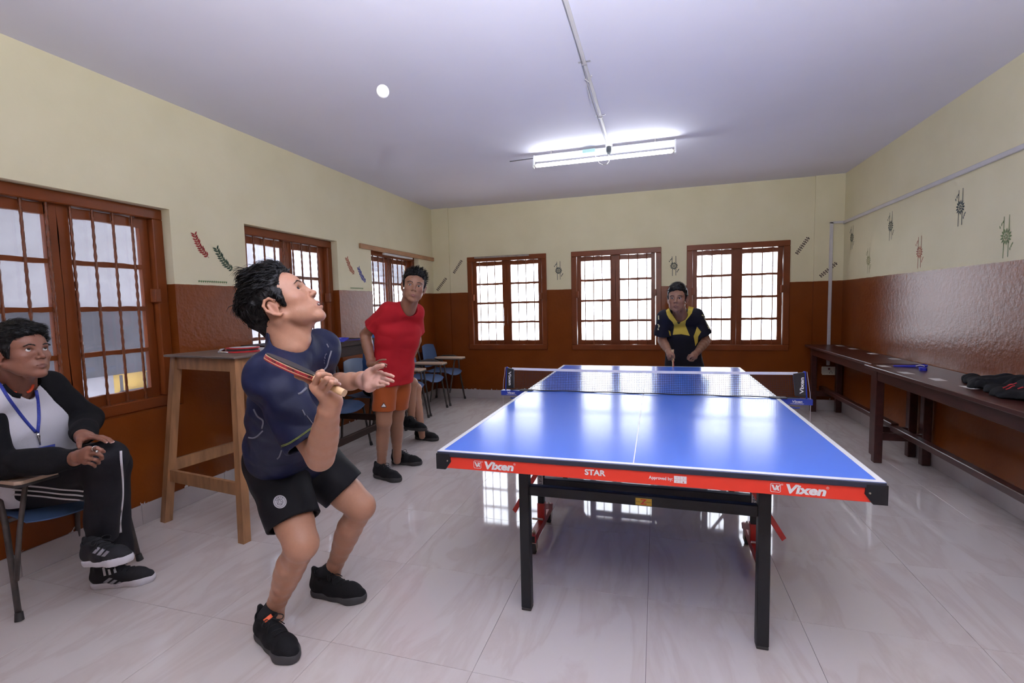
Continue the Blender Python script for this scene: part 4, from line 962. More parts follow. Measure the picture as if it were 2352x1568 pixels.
def nets(D, lo, h, smooth):
    S_ = D < 0
    a = S_[:-1, :-1, :-1]; al = a.copy(); an = a.copy()
    for dx in (0, 1):
        for dy in (0, 1):
            for dz in (0, 1):
                t = S_[dx:D.shape[0]-1+dx, dy:D.shape[1]-1+dy, dz:D.shape[2]-1+dz]; al &= t; an |= t
    act = np.argwhere(an & ~al)
    if len(act) == 0: return np.zeros((0, 3)), np.zeros((0, 4), int)
    idx = np.full(an.shape, -1, np.int64); idx[act[:, 0], act[:, 1], act[:, 2]] = np.arange(len(act))
    acc = np.zeros((len(act), 3)); cnt = np.zeros(len(act))
    cs = [(0,0,0),(1,0,0),(0,1,0),(1,1,0),(0,0,1),(1,0,1),(0,1,1),(1,1,1)]
    val = [D[act[:, 0]+c[0], act[:, 1]+c[1], act[:, 2]+c[2]].astype(float) for c in cs]
    for i, j in ((0,1),(2,3),(4,5),(6,7),(0,2),(1,3),(4,6),(5,7),(0,4),(1,5),(2,6),(3,7)):
        m = (val[i] < 0) != (val[j] < 0); t = np.where(m, val[i]/(val[i] - val[j] + 1e-12), 0)
        pt = np.array(cs[i]) + t[:, None]*(np.array(cs[j]) - np.array(cs[i]))
        acc += pt*m[:, None]; cnt += m
    V = lo + (act + acc/cnt[:, None])*h
    F = []
    for ax in range(3):
        o1, o2 = [(1, 2), (2, 0), (0, 1)][ax]
        sl0 = [slice(None)]*3; sl1 = [slice(None)]*3; sl0[ax] = slice(0, -1); sl1[ax] = slice(1, None)
        s0 = S_[tuple(sl0)]; s1 = S_[tuple(sl1)]
        e = np.argwhere(s0 != s1)
        ok = (e[:, o1] > 0) & (e[:, o2] > 0) & (e[:, o1] < an.shape[o1]) & (e[:, o2] < an.shape[o2])
        e = e[ok]
        if len(e) == 0: continue
        d1 = np.zeros(3, int); d1[o1] = 1; d2 = np.zeros(3, int); d2[o2] = 1
        q = [idx[tuple((e - x).T)] for x in (0*d1, d1, d1 + d2, d2)]
        q = np.stack(q, 1); fl = s0[tuple(e.T)]
        q[~fl] = q[~fl][:, ::-1]
        F.append(q)
    F = np.concatenate(F); F = F[(F >= 0).all(1)]
    E = np.concatenate([F[:, [0, 1]], F[:, [1, 2]], F[:, [2, 3]], F[:, [3, 0]]]); E = np.concatenate([E, E[:, ::-1]])
    for _ in range(smooth):
        sm = np.zeros_like(V); c = np.bincount(E[:, 0], minlength=len(V))
        for k in range(3): sm[:, k] = np.bincount(E[:, 0], weights=V[E[:, 1], k], minlength=len(V))
        V = 0.5*V + 0.5*sm/np.maximum(c, 1)[:, None]
    return V, F
def quads_mesh(name, V, F, cols=None):
    me = bpy.data.meshes.new(name); me.vertices.add(len(V)); me.vertices.foreach_set('co', V.astype(np.float32).ravel())
    me.loops.add(F.size); me.loops.foreach_set('vertex_index', F.astype(np.int32).ravel())
    me.polygons.add(len(F)); me.polygons.foreach_set('loop_start', np.arange(0, F.size, F.shape[1], dtype=np.int32)); me.polygons.foreach_set('loop_total', np.full(len(F), F.shape[1], np.int32))
    me.update(calc_edges=True); me.validate()
    me.polygons.foreach_set('use_smooth', np.ones(len(me.polygons), bool))
    if cols is not None:
        at = me.color_attributes.new('Col', 'FLOAT_COLOR', 'POINT'); at.data.foreach_set('color', np.concatenate([cols, np.ones((len(cols), 1))], 1).astype(np.float32).ravel())
    return me
def merge(pieces):
    V = []; F = []; o = 0
    for v, f in pieces: V.append(v); F.append(f + o); o += len(v)
    return np.concatenate(V), np.concatenate(F)
def bounds(pts, m): P = np.array(pts, float); return P.min(0) - m, P.max(0) + m
def vnormals(V, F):
    n = np.cross(V[F[:, 2]] - V[F[:, 0]], V[F[:, 3]] - V[F[:, 1]]); N_ = np.zeros_like(V)
    for k in range(4):
        for c in range(3): N_[:, c] += np.bincount(F[:, k], weights=n[:, c], minlength=len(V))
    return N_/(np.linalg.norm(N_, axis=1)[:, None] + 1e-12)

# ------------------------------------------------------------------ heads
class Head:
    """head frame: origin between the ears; x = to the person's right, y = forward, z = up"""
    def __init__(s, c, fwd, up, scale=1.0):
        s.c = np.array(c, float); s.s = scale; f = nrm(fwd); u_ = np.array(up, float); u_ = nrm(u_ - f*(u_ @ f)); r = np.cross(f, u_)
        s.R = np.stack([r, f, u_], 1)
    def w(s, p): return s.c + s.R @ (np.array(p, float)*s.s)
    def wv(s, v): return s.R @ np.array(v, float)
    def loc(s, p): return ((p - s.c) @ s.R)/s.s
def head_sdf(H, neck, mouth_open=0.0, jaw=1.0, neckr=0.056):
    S = Sdf(); k = H.s
    def R(a, b, r1, r2, kk, op='u', flat=None):
        f = rc(H.w(a), H.w(b), r1*k, r2*k, None if flat is None else (H.wv(flat[0]), flat[1]))
        (S.u if op == 'u' else S.s)(f, kk*k)
    def E(c, r, kk, op='u'):
        f = el(H.w(c), np.array([r]*3 if np.isscalar(r) else r)*k, H.R)
        (S.u if op == 'u' else S.s)(f, kk*k)
    E((0, -0.010, 0.048), (0.074, 0.093, 0.078), 0.01)
    E((0, 0.036, 0.048), (0.062, 0.060, 0.056), 0.03)
    E((0, 0.042, -0.012), (0.059, 0.050, 0.062), 0.03)
    for sx in (-1, 1):
        E((sx*0.040, 0.058, -0.006), (0.025, 0.026, 0.022), 0.02)
        R((sx*0.055*jaw, 0.004, -0.034), (sx*0.016, 0.074, -0.081), 0.016, 0.015, 0.025)
    for sx in (-1, 1): E((sx*0.034, 0.040, -0.046), (0.027, 0.034, 0.034), 0.02)
    E((0, 0.0815, -0.084), (0.018, 0.0145, 0.0145), 0.016)
    E((0, 0.073, -0.045), (0.031, 0.027, 0.028), 0.018)
    R((-0.034, 0.083, 0.036), (0.034, 0.083, 0.036), 0.011, 0.011, 0.014)
    for sx in (-1, 1): E((sx*0.032, 0.103, 0.019), (0.017, 0.014, 0.011), 0.010, 's')
    R((0, 0.090, 0.028), (0, 0.106, -0.008), 0.0066, 0.0080, 0.012)
    E((0, 0.1085, -0.0125), (0.0098, 0.0095, 0.0085), 0.006)
    for sx in (-1, 1):
        E((sx*0.0130, 0.0990, -0.0160), (0.0070, 0.0085, 0.0068), 0.005)
        E((sx*0.0065, 0.1045, -0.0225), (0.0036, 0.005, 0.0032), 0.003, 's')
        E((sx*0.032, 0.0755, 0.0195), 0.0142, 0.006)
        E((sx*0.0325, 0.090, 0.0195), (0.0150, 0.0092, 0.0073), 0.0015, 's')
    # lips
    for sx in (-1, 1):
        R((sx*0.0225, 0.0900, -0.0495), (sx*0.004, 0.1010, -0.0445), 0.0028, 0.0045, 0.006)
        R((sx*0.0215, 0.0895, -0.0515 - 0.004*mouth_open), (0, 0.0995, -0.0565 - 0.006*mouth_open), 0.0028, 0.0052, 0.006)
    if mouth_open > 0: E((0, 0.104, -0.0505 - 0.003*mouth_open), (0.0165, 0.018, 0.0028 + 0.003*mouth_open), 0.002, 's')
    else: R((-0.020, 0.0955, -0.0505), (0.020, 0.0955, -0.0505), 0.0016, 0.0016, 0.002, 's'); R((-0.012, 0.1040, -0.0500), (0.012, 0.1040, -0.0500), 0.0018, 0.0018, 0.002, 's')
    # ears
    for sx in (-1, 1):
        E((sx*0.0765, -0.006, 0.004), (0.0065, 0.015, 0.026), 0.006)
        hx = [(0.070, 0.010, 0.000), (0.079, 0.012, 0.020), (0.083, 0.004, 0.033), (0.086, -0.010, 0.034), (0.089, -0.022, 0.022), (0.088, -0.023, 0.004), (0.084, -0.014, -0.014), (0.079, -0.003, -0.026), (0.072, 0.006, -0.024)]
        for a, b in zip(hx, hx[1:]): R((sx*a[0], a[1], a[2]), (sx*b[0], b[1], b[2]), 0.0042, 0.0042, 0.004)
        E((sx*0.0875, -0.003, 0.003), (0.006, 0.008, 0.012), 0.004, 's')
        R((sx*0.0835, -0.012, 0.018), (sx*0.0835, -0.014, -0.006), 0.0030, 0.0030, 0.004)
    # neck
    nb_ = np.array(neck, float)
    S.u(rc(H.w((0, -0.022, -0.015)), nb_, neckr, neckr*1.12), 0.022)
    for sx in (-1, 1):
        S.u(rc(H.w((sx*0.052, -0.022, -0.03)), nb_ + H.wv((sx*0.016, 0.05, -0.01)), 0.013, 0.011), 0.022)
    S.u(rc(H.w((0, 0.03, -0.085)), nb_ + (H.w((0, 0.0, 0)) - H.c) + H.wv((0, 0.045, 0.0)), 0.016, 0.014), 0.03)
    return S
def head_colors(V, H, skin, lip):
    q = H.loc(V); c = np.repeat(np.array(skin, float)[None], len(V), 0)
    def mixc(w, col): 
        nonlocal c
        c = c*(1 - w[:, None]) + np.array(col)[None]*w[:, None]
    d = np.sqrt((q[:, 0]/0.024)**2 + ((q[:, 2] + 0.0515)/0.0125)**2); front = q[:, 1] > 0.084
    mixc(np.clip((0.95 - d)*2.2, 0, 1)*front, lip)
    s_ = np.array(skin)
    for sx in (-1, 1):
        d = np.sqrt(((q[:, 0] - sx*0.044)/0.03)**2 + ((q[:, 2] + 0.012)/0.028)**2 + ((q[:, 1] - 0.07)/0.05)**2); mixc(0.25*np.clip(1.2 - d, 0, 1), s_*np.array([1.08, 0.86, 0.82]))
        d = np.sqrt(((q[:, 0] - sx*0.032)/0.02)**2 + ((q[:, 2] - 0.018)/0.014)**2); mixc(0.35*np.clip(1.1 - d, 0, 1)*(q[:, 1] > 0.06), s_*np.array([0.78, 0.70, 0.68]))
        d = np.sqrt(((q[:, 0] - sx*0.08)/0.02)**2 + ((q[:, 1] + 0.005)/0.03)**2 + ((q[:, 2])/0.04)**2); mixc(0.4*np.clip(1.3 - d, 0, 1), s_*np.array([1.05, 0.80, 0.74]))
    return c
M_eye = mat('eye_white', (0.72, 0.70, 0.68, 1), 0.15, var=0.05); M_iris = mat('dark_iris', (0.012, 0.007, 0.005, 1), 0.08)
M_brow = mat('black_brow_hair', (0.014, 0.011, 0.010, 1), 0.55)
M_hair = mat('black_hair', (0.0045, 0.0042, 0.0048, 1), 0.40, spec=0.28, bump=0.4, bscale=220)
def eyes(root, H, gaze, lid=0.0):
    g = nrm(gaze)
    for sx in (-1, 1):
        c = H.w((sx*0.032, 0.0742, 0.0195)); r = 0.0133*H.s
        e_ = part('eye', MB().sphere(c, r, 24, 14), M_eye, root, smooth=True, world=True)
        a = nrm(np.cross(g, (0.1, 0.2, 1))); b = np.cross(g, a); mb = MB(); n = 20
        vs = [c + g*r*1.012]
        for rr, off in ((0.35, 0.985), (0.46, 0.905)):
            for k in range(n): t = 2*math.pi*k/n; vs.append(c + (g*math.sqrt(max(0, 1 - rr*rr)) + (a*math.cos(t) + b*math.sin(t))*rr)*r*1.02)
        fs = [(0, 1 + k, 1 + (k+1) % n) for k in range(n)] + [(1 + k, 1 + n + k, 1 + n + (k+1) % n, 1 + (k+1) % n) for k in range(n)]
        mb.add(vs, fs); part('iris', mb, M_iris, e_, smooth=True, world=True)
def brows(root, H, S, thick=1.0, dz=0.0):
    r_ = np.random.default_rng(11)
    for sx in (-1, 1):
        mb = MB()
        for k in range(90):
            t = r_.random(); x = sx*(0.013 + 0.036*t); z = 0.0365 + dz + 0.007*math.sin(min(1, t*1.25)*2.2) - 0.006*t*t + r_.normal(0, 0.0013*thick)
            p = H.w((x, 0.125, z)); d = H.wv((0, -1, 0))
            for _ in range(40):
                q = S.ev(p[None])[0]
                if q < 0.0003: break
                p = p + d*q*0.9
            tip = p + H.wv((sx*0.0075, 0.0014, 0.0022 - 0.003*t))*H.s
            mb.tube([p - d*-0.0004, (p + tip)/2 + H.wv((0, 0.0012, 0)), tip], [0.0006, 0.0005, 0.00015], 3, cap=False)
        part('eyebrow', mb, M_brow, root, smooth=True, world=True, kind='stuff')
def hair(root, H, S, front=0.098, side=0.0, thick=0.012, top=0.02, strands=2500, length=0.035, seed=1, flow=None, spike=0.25, h=0.0035, noise=0.004, swoop=None, rad=0.0006, rand=0.22):
    k = H.s; C = Sdf()
    C.u(el(H.w((0, -0.014, 0.050)), np.array([0.074 + thick*0.8, 0.094 + thick, 0.078 + thick])*k, H.R), 0.01)
    C.u(el(H.w((0, 0.010, 0.085 + top*0.4)), np.array([0.062 + thick*0.5, 0.070 + thick*0.4, 0.045 + top])*k, H.R), 0.03)
    C.u(rc(H.w((0, -0.075, 0.02)), H.w((0, -0.075, -0.045)), 0.038*k, 0.026*k), 0.02)
    # hairline as a height over the front-to-back coordinate
    gy = np.array([-0.14, -0.085, -0.060, -0.042, -0.028, 0.008, 0.016, 0.024, 0.034, 0.044, 0.056, 0.070, 0.095, 0.13])
    gz = np.array([-0.072, -0.070, -0.050, -0.018, 0.040, 0.040, 0.014, -0.010 + side, -0.006 + side, 0.030, 0.064, front - 0.014, front, front + 0.01])
    C.i(lambda p: (lambda q: (np.interp(q[:, 1], gy, gz) - q[:, 2])*0.6*k)(H.loc(p)))
    for sx in (-1, 1): C.u(rc(H.w((sx*0.071, 0.027, 0.045)), H.w((sx*0.068, 0.029, -0.004)), 0.012*k, 0.006*k), 0.008*k)
    if swoop is not None:
        for a, b, r1, r2 in swoop: C.u(rc(H.w(a), H.w(b), r1*k, r2*k), 0.012*k)
    C.disp = lambda p: noise*vnoise(H.loc(p)*np.array([85, 60, 60])) + noise*0.5*vnoise(H.loc(p)*190 + 7)
    lo, hi = bounds([H.c], 0.21*k); V, F = C.mesh(lo, hi, h, 1)
    N_ = vnormals(V, F); r_ = np.random.default_rng(seed)
    ctr = V[F].mean(1); pick = r_.integers(0, len(F), strands); mb = MB()
    q = H.loc(ctr[pick]); nn = N_[F[pick, 0]] @ H.R
    vs = []; fs = []
    for p, n in zip(q, nn):
        if p[2] < -0.02 - side and r_.random() < 0.4: continue
        fv = np.array(flow(p)) if flow else np.array([0.2*np.sign(p[0]), -0.6, 0.1])
        fv = fv + r_.normal(0, rand, 3); fv = fv/np.linalg.norm(fv)
        fv = fv - n*(fv @ n)*(1 - spike); fv /= np.linalg.norm(fv) + 1e-9; d = fv + n*spike; d /= np.linalg.norm(d)
        L = length*(0.5 + 0.7*r_.random())*(0.35 + 0.65*np.clip((p[2] - 0.0)/0.09, 0, 1))
        p0 = p - n*0.003; p1 = p0 + (d + n*0.22)*L*0.5; p2 = p0 + d*L - n*L*0.10*(1 - spike)
        a = np.cross(d, n); a = a/(np.linalg.norm(a) + 1e-9)*rad; b = n*rad*0.7
        o = len(vs); vs += [p0 + a, p0 - a, p0 + b, p1 + a*0.9, p1 - a*0.9, p1 + b*0.9, p2]
        fs += [(o, o+1, o+4), (o, o+4, o+3), (o+1, o+2, o+5), (o+1, o+5, o+4), (o+2, o, o+3), (o+2, o+3, o+5), (o+3, o+4, o+6), (o+4, o+5, o+6), (o+5, o+3, o+6)]
    vs = np.array(vs)*k @ H.R.T + H.c
    fs = np.array(fs); F3 = np.concatenate([F[:, [0, 1, 2]], F[:, [0, 2, 3]]])
    V2 = np.concatenate([V, vs]); F2 = np.concatenate([F3, fs + len(V)])
    l = np.array(wloc(root)); me = quads_mesh('hair', V2 - l, F2)
    return part('hair', me, M_hair, root)

# ------------------------------------------------------------------ limbs, hands, clothes, shoes
def limb(S, pts, rad, k=0.02):
    for (a, b), (r1, r2) in zip(zip(pts, pts[1:]), zip(rad, rad[1:])): S.u(rc(a, b, r1, r2), k)
def finger(S, pts, r0=0.0088, r1=0.0068, k=0.004):
    n = len(pts); 
    for i in range(n - 1): S.u(rc(pts[i], pts[i+1], r0 + (r1 - r0)*i/(n - 1), r0 + (r1 - r0)*(i + 1)/(n - 1)), k if i else 0.005)
def hand_pts(wrist, f, n, l, sc=1.0, flex=((0.4, 0.5, 0.3),)*4, spread=(0.12, 0.03, -0.05, -0.14), thumb=None):
    """points of a hand from its frame: f along the hand, n out of the palm, l towards the thumb"""
    f = nrm(f); n = np.array(n, float); n = nrm(n - f*(n @ f)); l0 = np.cross(f, n); l = l0 if l0 @ np.array(l) > 0 else -l0
    kn = [(0.092, 0.030), (0.095, 0.010), (0.090, -0.011), (0.081, -0.031)]; ph = [(0.042, 0.025, 0.020), (0.046, 0.028, 0.021), (0.042, 0.026, 0.021), (0.033, 0.020, 0.018)]
    out = []
    for (kf, kl), P, fx, sp in zip(kn, ph, flex, spread):
        b = np.array(wrist) + (f*kf + l*kl)*sc; pts = [b]; ang = 0; d0 = nrm(f*math.cos(sp) + l*math.sin(sp))
        for L, a in zip(P, fx): ang += a; pts.append(pts[-1] + (d0*math.cos(ang) + n*math.sin(ang))*L*sc)
        out.append(pts)
    tb = thumb if thumb is not None else ((0.6, 0.75, 0.25), (0.8, 0.5, 0.3), (0.9, 0.25, 0.3))
    p = np.array(wrist) + (f*0.020 + l*0.022 + n*0.006)*sc; tp = [p]
    for L, (a, b, c) in zip((0.044, 0.033, 0.026), tb): tp.append(tp[-1] + nrm(f*a + l*b + n*c)*L*sc)
    return out, tp
def hand_sdf(S, wrist, fingers, thumb, sc=1.0, fsc=0.92):
    w = np.array(wrist)
    for p in fingers:
        a = w + (p[0] - w)*0.12; S.u(rc(a, p[0], 0.0165*sc, 0.0122*sc*(0.5 + fsc/2)), 0.012*sc)
    for p, q in zip(fingers, fingers[1:]): S.u(rc(w + (p[0] - w)*0.55, (p[0] + q[0])/2*0.92 + w*0.08, 0.0135*sc, 0.0110*sc), 0.012*sc)
    S.u(rc(w + (thumb[0] - w)*0.4, thumb[1], 0.0165*sc, 0.0135*sc), 0.014*sc)
    for p, r in zip(fingers, (0.0088, 0.0092, 0.0086, 0.0076)): finger(S, p, r*sc*fsc, (r - 0.0018)*sc*fsc, 0.0025)
    finger(S, thumb[1:], 0.0108*sc, 0.0082*sc)
M_nail = mat('finger_nail', (0.62, 0.40, 0.34, 1), 0.3)
def nails(root, fingers, up_ref, sc=1.0, col=M_nail):
    for p in fingers:
        d = nrm(p[-1] - p[-2]); u_ = np.array(up_ref, float); u_ = u_ - d*(u_ @ d); u_ = nrm(u_); sdir = np.cross(d, u_); mb = MB()
        c = p[-1] + d*0.0005*sc + u_*0.0052*sc; vs = []
        for i in range(5):
            for j in range(5):
                a = -1 + i*0.5; b = -1 + j*0.5; vs.append(c + d*a*0.0052*sc*math.sqrt(1 - b*b*0.4) + sdir*b*0.0048*sc - u_*0.0022*sc*(b*b) - u_*0.0008*sc*max(0, a))
        mb.add(vs, [(i*5 + j, i*5 + j + 1, (i+1)*5 + j + 1, (i+1)*5 + j) for i in range(4) for j in range(4)])
        part('nail', mb, col, root, smooth=True, world=True)
def bodypart(name, S, pts, margin, h, m, root, smooth=1, cols=None):
    lo, hi = bounds(pts, margin); V, F = S.mesh(lo, hi, h, smooth)
    l = np.array(wloc(root)); return part(name, quads_mesh(name, V - l, F, cols(V) if cols else None), m, root)
def wrinkle(amp, sc=(14, 14, 14), seed=0.0, fine=0.35):
    sc = np.array(sc, float)
    def f(p): return amp*(1 - 2*np.abs(vnoise(p*sc + seed))) + amp*fine*vnoise(p*sc*2.7 + seed + 3.3)
    return f
def folds(amp, sc=(11, 11, 16), seed=0.0):
    """shifts cloth bodily, so that it keeps its thickness"""
    sc = np.array(sc, float)
    def f(p):
        a = vnoise(p*sc + seed); b = vnoise(p*sc*1.3 + seed + 11); r = 1 - 2*np.abs(vnoise(p*sc*0.8 + seed + 23))
        return amp*np.stack([a + 0.5*r, b - 0.5*r, 0.5*(a - b)], 1)
    return f
def on_surface(S, px, t0=0.4, t1=9.0, lift=0.0012):
    """points of surface S seen at the given pixels (marched along each line of sight)"""
    px = np.array(px, float); D_ = np.stack([ray(x, y) for x, y in px]); L = np.linalg.norm(D_, axis=1); D_ /= L[:, None]
    t = np.full(len(px), t0)
    for _ in range(150):
        d = S.ev(CAM_P + D_*t[:, None]); t = t + np.clip(d, -0.02, 0.2)*0.75
    hit = np.abs(S.ev(CAM_P + D_*t[:, None])) < 0.004
    if hit.any() and not hit.all():
        ii = np.where(hit)[0]; t = np.array([t[i] if hit[i] else t[ii[np.argmin(((px[ii] - px[i])**2).sum(1))]] for i in range(len(px))])
    return CAM_P + D_*(t - lift)[:, None]
def ribbon_on(S, px, width, t0, lift=0.0015, n=30, th=0.0008):
    P2 = spline([(x, y, 0) for x, y in px], n)[:, :2]; P = on_surface(S, P2, t0, lift=lift)
    v = np.stack([nrm(ray(x, y)) for x, y in P2]); T = np.gradient(P, axis=0); Wd = np.cross(T, v)
    return ribbon(P, width, Wd, th)
def patch_on(S, poly, t0, step=3.0, lift=0.002):
    """a filled outline (pixels) laid on surface S"""
    poly = np.array(poly, float); lo = poly.min(0); hi = poly.max(0)
    xs = np.arange(lo[0], hi[0] + step, step); ys = np.arange(lo[1], hi[1] + step, step)
    def inside(P):
        r = np.zeros(len(P), bool); n = len(poly)
        for i in range(n):
            a, b = poly[i], poly[(i+1) % n]; c = (a[1] > P[:, 1]) != (b[1] > P[:, 1])
            with np.errstate(divide='ignore', invalid='ignore'): xx = a[0] + (P[:, 1] - a[1])*(b[0] - a[0])/(b[1] - a[1])
            r ^= c & (P[:, 0] < xx)
        return r
    def snap(P):                       # nearest point of the outline
        best = np.full(len(P), 1e9); Q = P.copy(); n = len(poly)
        for i in range(n):
            a, b = poly[i], poly[(i+1) % n]; d = b - a; t = np.clip(((P - a) @ d)/(d @ d), 0, 1); q = a + t[:, None]*d; e_ = ((P - q)**2).sum(1); m = e_ < best; best[m] = e_[m]; Q[m] = q[m]
        return Q, np.sqrt(best)
    G = np.stack(np.meshgrid(xs, ys, indexing='ij'), -1).reshape(-1, 2); ins = inside(G); Q, ds = snap(G)
    near = (~ins) & (ds < step*1.3); G2 = np.where(near[:, None], Q, G); ok = ins | near
    idx = np.full(len(G), -1); idx[ok] = np.arange(ok.sum()); P = on_surface(S, G2[ok], t0, lift=lift)
    ny = len(ys); F = []
    for i in range(len(xs) - 1):
        for j in range(ny - 1):
            q = [idx[i*ny + j], idx[i*ny + j + 1], idx[(i+1)*ny + j + 1], idx[(i+1)*ny + j]]
            c = G2[[i*ny + j, i*ny + j + 1, (i+1)*ny + j + 1, (i+1)*ny + j]].mean(0)
            if min(q) >= 0 and inside(c[None])[0]: F.append(tuple(q))
    return MB().add(P, F)
M_shoe = mat('black_knit_shoe', (0.0065, 0.0065, 0.0078, 1), 0.8, bump=0.4, bscale=350, spec=0.3)
M_sole = mat('dark_grey_sole', (0.055, 0.053, 0.056, 1), 0.6, var=0.2, vscale=20)
M_lace = mat('black_lace', (0.010, 0.010, 0.011, 1), 0.8); M_sock = mat('black_sock', (0.010, 0.010, 0.012, 1), 0.9)
def shoe(root, heel, toe, ankle, up=(0, 0, 1), wid=0.046, h=0.004, upper=M_shoe, sole=M_sole, bows=True, name='shoe', collar=0.105):
    """heel, toe: ends of the sole line on the ground"""
    heel = np.array(heel, float); toe = np.array(toe, float); f = nrm(toe - heel); L = np.linalg.norm(toe - heel); u_ = np.array(up, float); u_ = nrm(u_ - f*(u_ @ f)); s_ = np.cross(u_, f)
    P = lambda x, y, z: heel + f*x*L + s_*y + u_*z
    r = bpy.data.objects.new(name, None); link(r, root); r.location = heel - np.array(wloc(root))
    A = Sdf()
    A.u(rc(P(0.13, 0, 0.050), P(0.45, 0, 0.046), 0.036, 0.040), 0.02)
    A.u(rc(P(0.45, 0, 0.042), P(0.74, 0, 0.036), 0.039, wid*0.88, ), 0.025)
    A.u(rc(P(0.72, 0, 0.034), P(0.885, 0.002, 0.029), wid*0.86, 0.029), 0.02)
    A.u(rc(P(0.17, 0, 0.055), P(0.20, 0, collar - 0.01), 0.034, 0.038), 0.02)
    A.u(rc(P(0.42, 0, 0.075), P(0.28, 0, collar), 0.022, 0.022), 0.02)
    A.u(rc(P(0.075, 0, 0.06), P(0.055, 0, collar + 0.015), 0.022, 0.010), 0.015)
    A.s(rc(P(0.21, 0, 0.085), P(0.23, 0, 0.16), 0.030, 0.036), 0.006)
    A.i(pl(P(0, 0, 0.018), -u_))
    A.disp = lambda p: 0.0012*vnoise(p*55)
    pts = [P(0, -0.06, 0), P(1, 0.06, 0.16), P(0, 0.06, 0.16), P(1, -0.06, 0)]
    up_o = bodypart('upper', A, pts, 0.02, h, upper, r)
    B = Sdf()
    B.u(rc(P(0.135, 0, 0.02), P(0.45, 0, 0.016), 0.038, 0.037), 0.02); B.u(rc(P(0.45, 0, 0.016), P(0.76, 0, 0.015), 0.037, wid), 0.02); B.u(rc(P(0.74, 0, 0.016), P(0.89, 0.002, 0.02), wid*0.95, 0.031), 0.02)
    B.i(pl(P(0, 0, 0.0), -u_)); B.i(pl(P(0, 0, 0.028), u_ + f*(-0.03)))
    bodypart('sole', B, [P(0, -0.06, 0), P(1, 0.06, 0.03), P(0, 0.06, 0.0), P(1, -0.06, 0)], 0.015, h, sole, r)
    mb = MB()
    for k in range(4):
        x = 0.40 + 0.075*k; c = P(x, 0, 0)
        ps = []
        for y in (-0.024, -0.012, 0, 0.012, 0.024):
            p = P(x + 0.02*(y/0.024), y, 0.14)
            for _ in range(30):
                d = A.ev(p[None])[0]
                if d < 0.001: break
                p = p - u_*d*0.8
            ps.append(p + u_*0.0012)
        mb.tube(ps, 0.0022, 6)
    if bows:
        b0 = P(0.38, 0, 0.105)
        for sg in (-1, 1):
            mb.tube(spline([b0, b0 + s_*sg*0.022 + u_*0.012, b0 + s_*sg*0.042 + u_*0.004 + f*0.012, b0 + s_*sg*0.034 - u_*0.008 + f*0.016, b0 + s_*sg*0.01 + f*0.006], 14), 0.0020, 5)
            mb.tube(spline([b0, b0 + s_*sg*0.02 - u_*0.004 + f*0.02, b0 + s_*sg*0.035 - u_*0.022 + f*0.035], 10), 0.0019, 5)
    part('laces', mb, M_lace, r, smooth=True, world=True)
    if ankle is not None:
        part('sock', MB().tube([P(0.20, 0, 0.07), P(0.205, 0, 0.095), np.array(ankle)*0.8 + P(0.21, 0, 0.12)*0.2], [0.034, 0.0355, 0.036], 18), M_sock, r, smooth=True, world=True)
    return r, A
def skin_mat(name, rough=0.42):
    return mat(name, (0.5, 0.3, 0.2, 1), rough, spec=0.45, attr='Col', var=0.12, vscale=90, bump=0.12, bscale=420, sss=0.12)
M_skin = skin_mat('skin')
def const_col(c): return lambda V: np.repeat(np.array(c, float)[None], len(V), 0)
# ------------------------------------------------------------------ the player in the navy shirt
def torso(S, a_sh, N_, P_, SL, SR, HL, HR, fwd, g=0.0, belly=0.0, k=0.05, chest=0.112, waist=0.100, pelvis=0.112, gird=0.060):
    N_, P_, SL, SR, HL, HR = [np.array(v, float) for v in (N_, P_, SL, SR, HL, HR)]; sh = (SL + SR)/2; ax = nrm(SR - SL); hx = nrm(HR - HL); f = nrm(fwd)
    C = sh*0.70 + P_*0.30; Wc = sh*0.36 + P_*0.64
    S.u(rc(SL + (SR - SL)*0.10, SR + (SL - SR)*0.10, gird + g), 0.03)
    S.u(rc(C - ax*0.070, C + ax*0.070, chest + g, flat=(f, 0.92)), k)
    S.u(rc(Wc - ax*0.055, Wc + ax*0.055, waist + g + belly, flat=(f, 0.92)), k)
    S.u(rc(P_ - hx*0.070, P_ + hx*0.070, pelvis + g, flat=(f, 0.95)), k)
    for t_ in (0.33, 0.67):
        a_, b_ = C*(1 - t_) + Wc*t_, Wc*(1 - t_) + P_*t_; S.u(rc(a_ - ax*0.062, a_ + ax*0.062, chest*(1 - t_) + (waist + belly)*t_ + g, flat=(f, 0.92)), 0.03); S.u(rc(b_ - hx*0.062, b_ + hx*0.062, (waist + belly)*(1 - t_) + pelvis*t_ + g, flat=(f, 0.93)), 0.03)
    for s_ in (SL, SR): S.u(rc(N_ - (N_ - sh)*0.15, s_ + (N_ - s_)*0.15, 0.046 + g, 0.052 + g), 0.035)
SK1 = (0.475, 0.245, 0.155); LIP1 = (0.41, 0.165, 0.135)
M_navy = mat('navy_sport_shirt', (0.0065, 0.0105, 0.042, 1), 0.55, spec=0.3, bump=0.55, bscale=19, var=0.1, vscale=3)
M_short = mat('black_shorts', (0.0052, 0.0052, 0.0075, 1), 0.65, spec=0.22, bump=0.45, bscale=17)
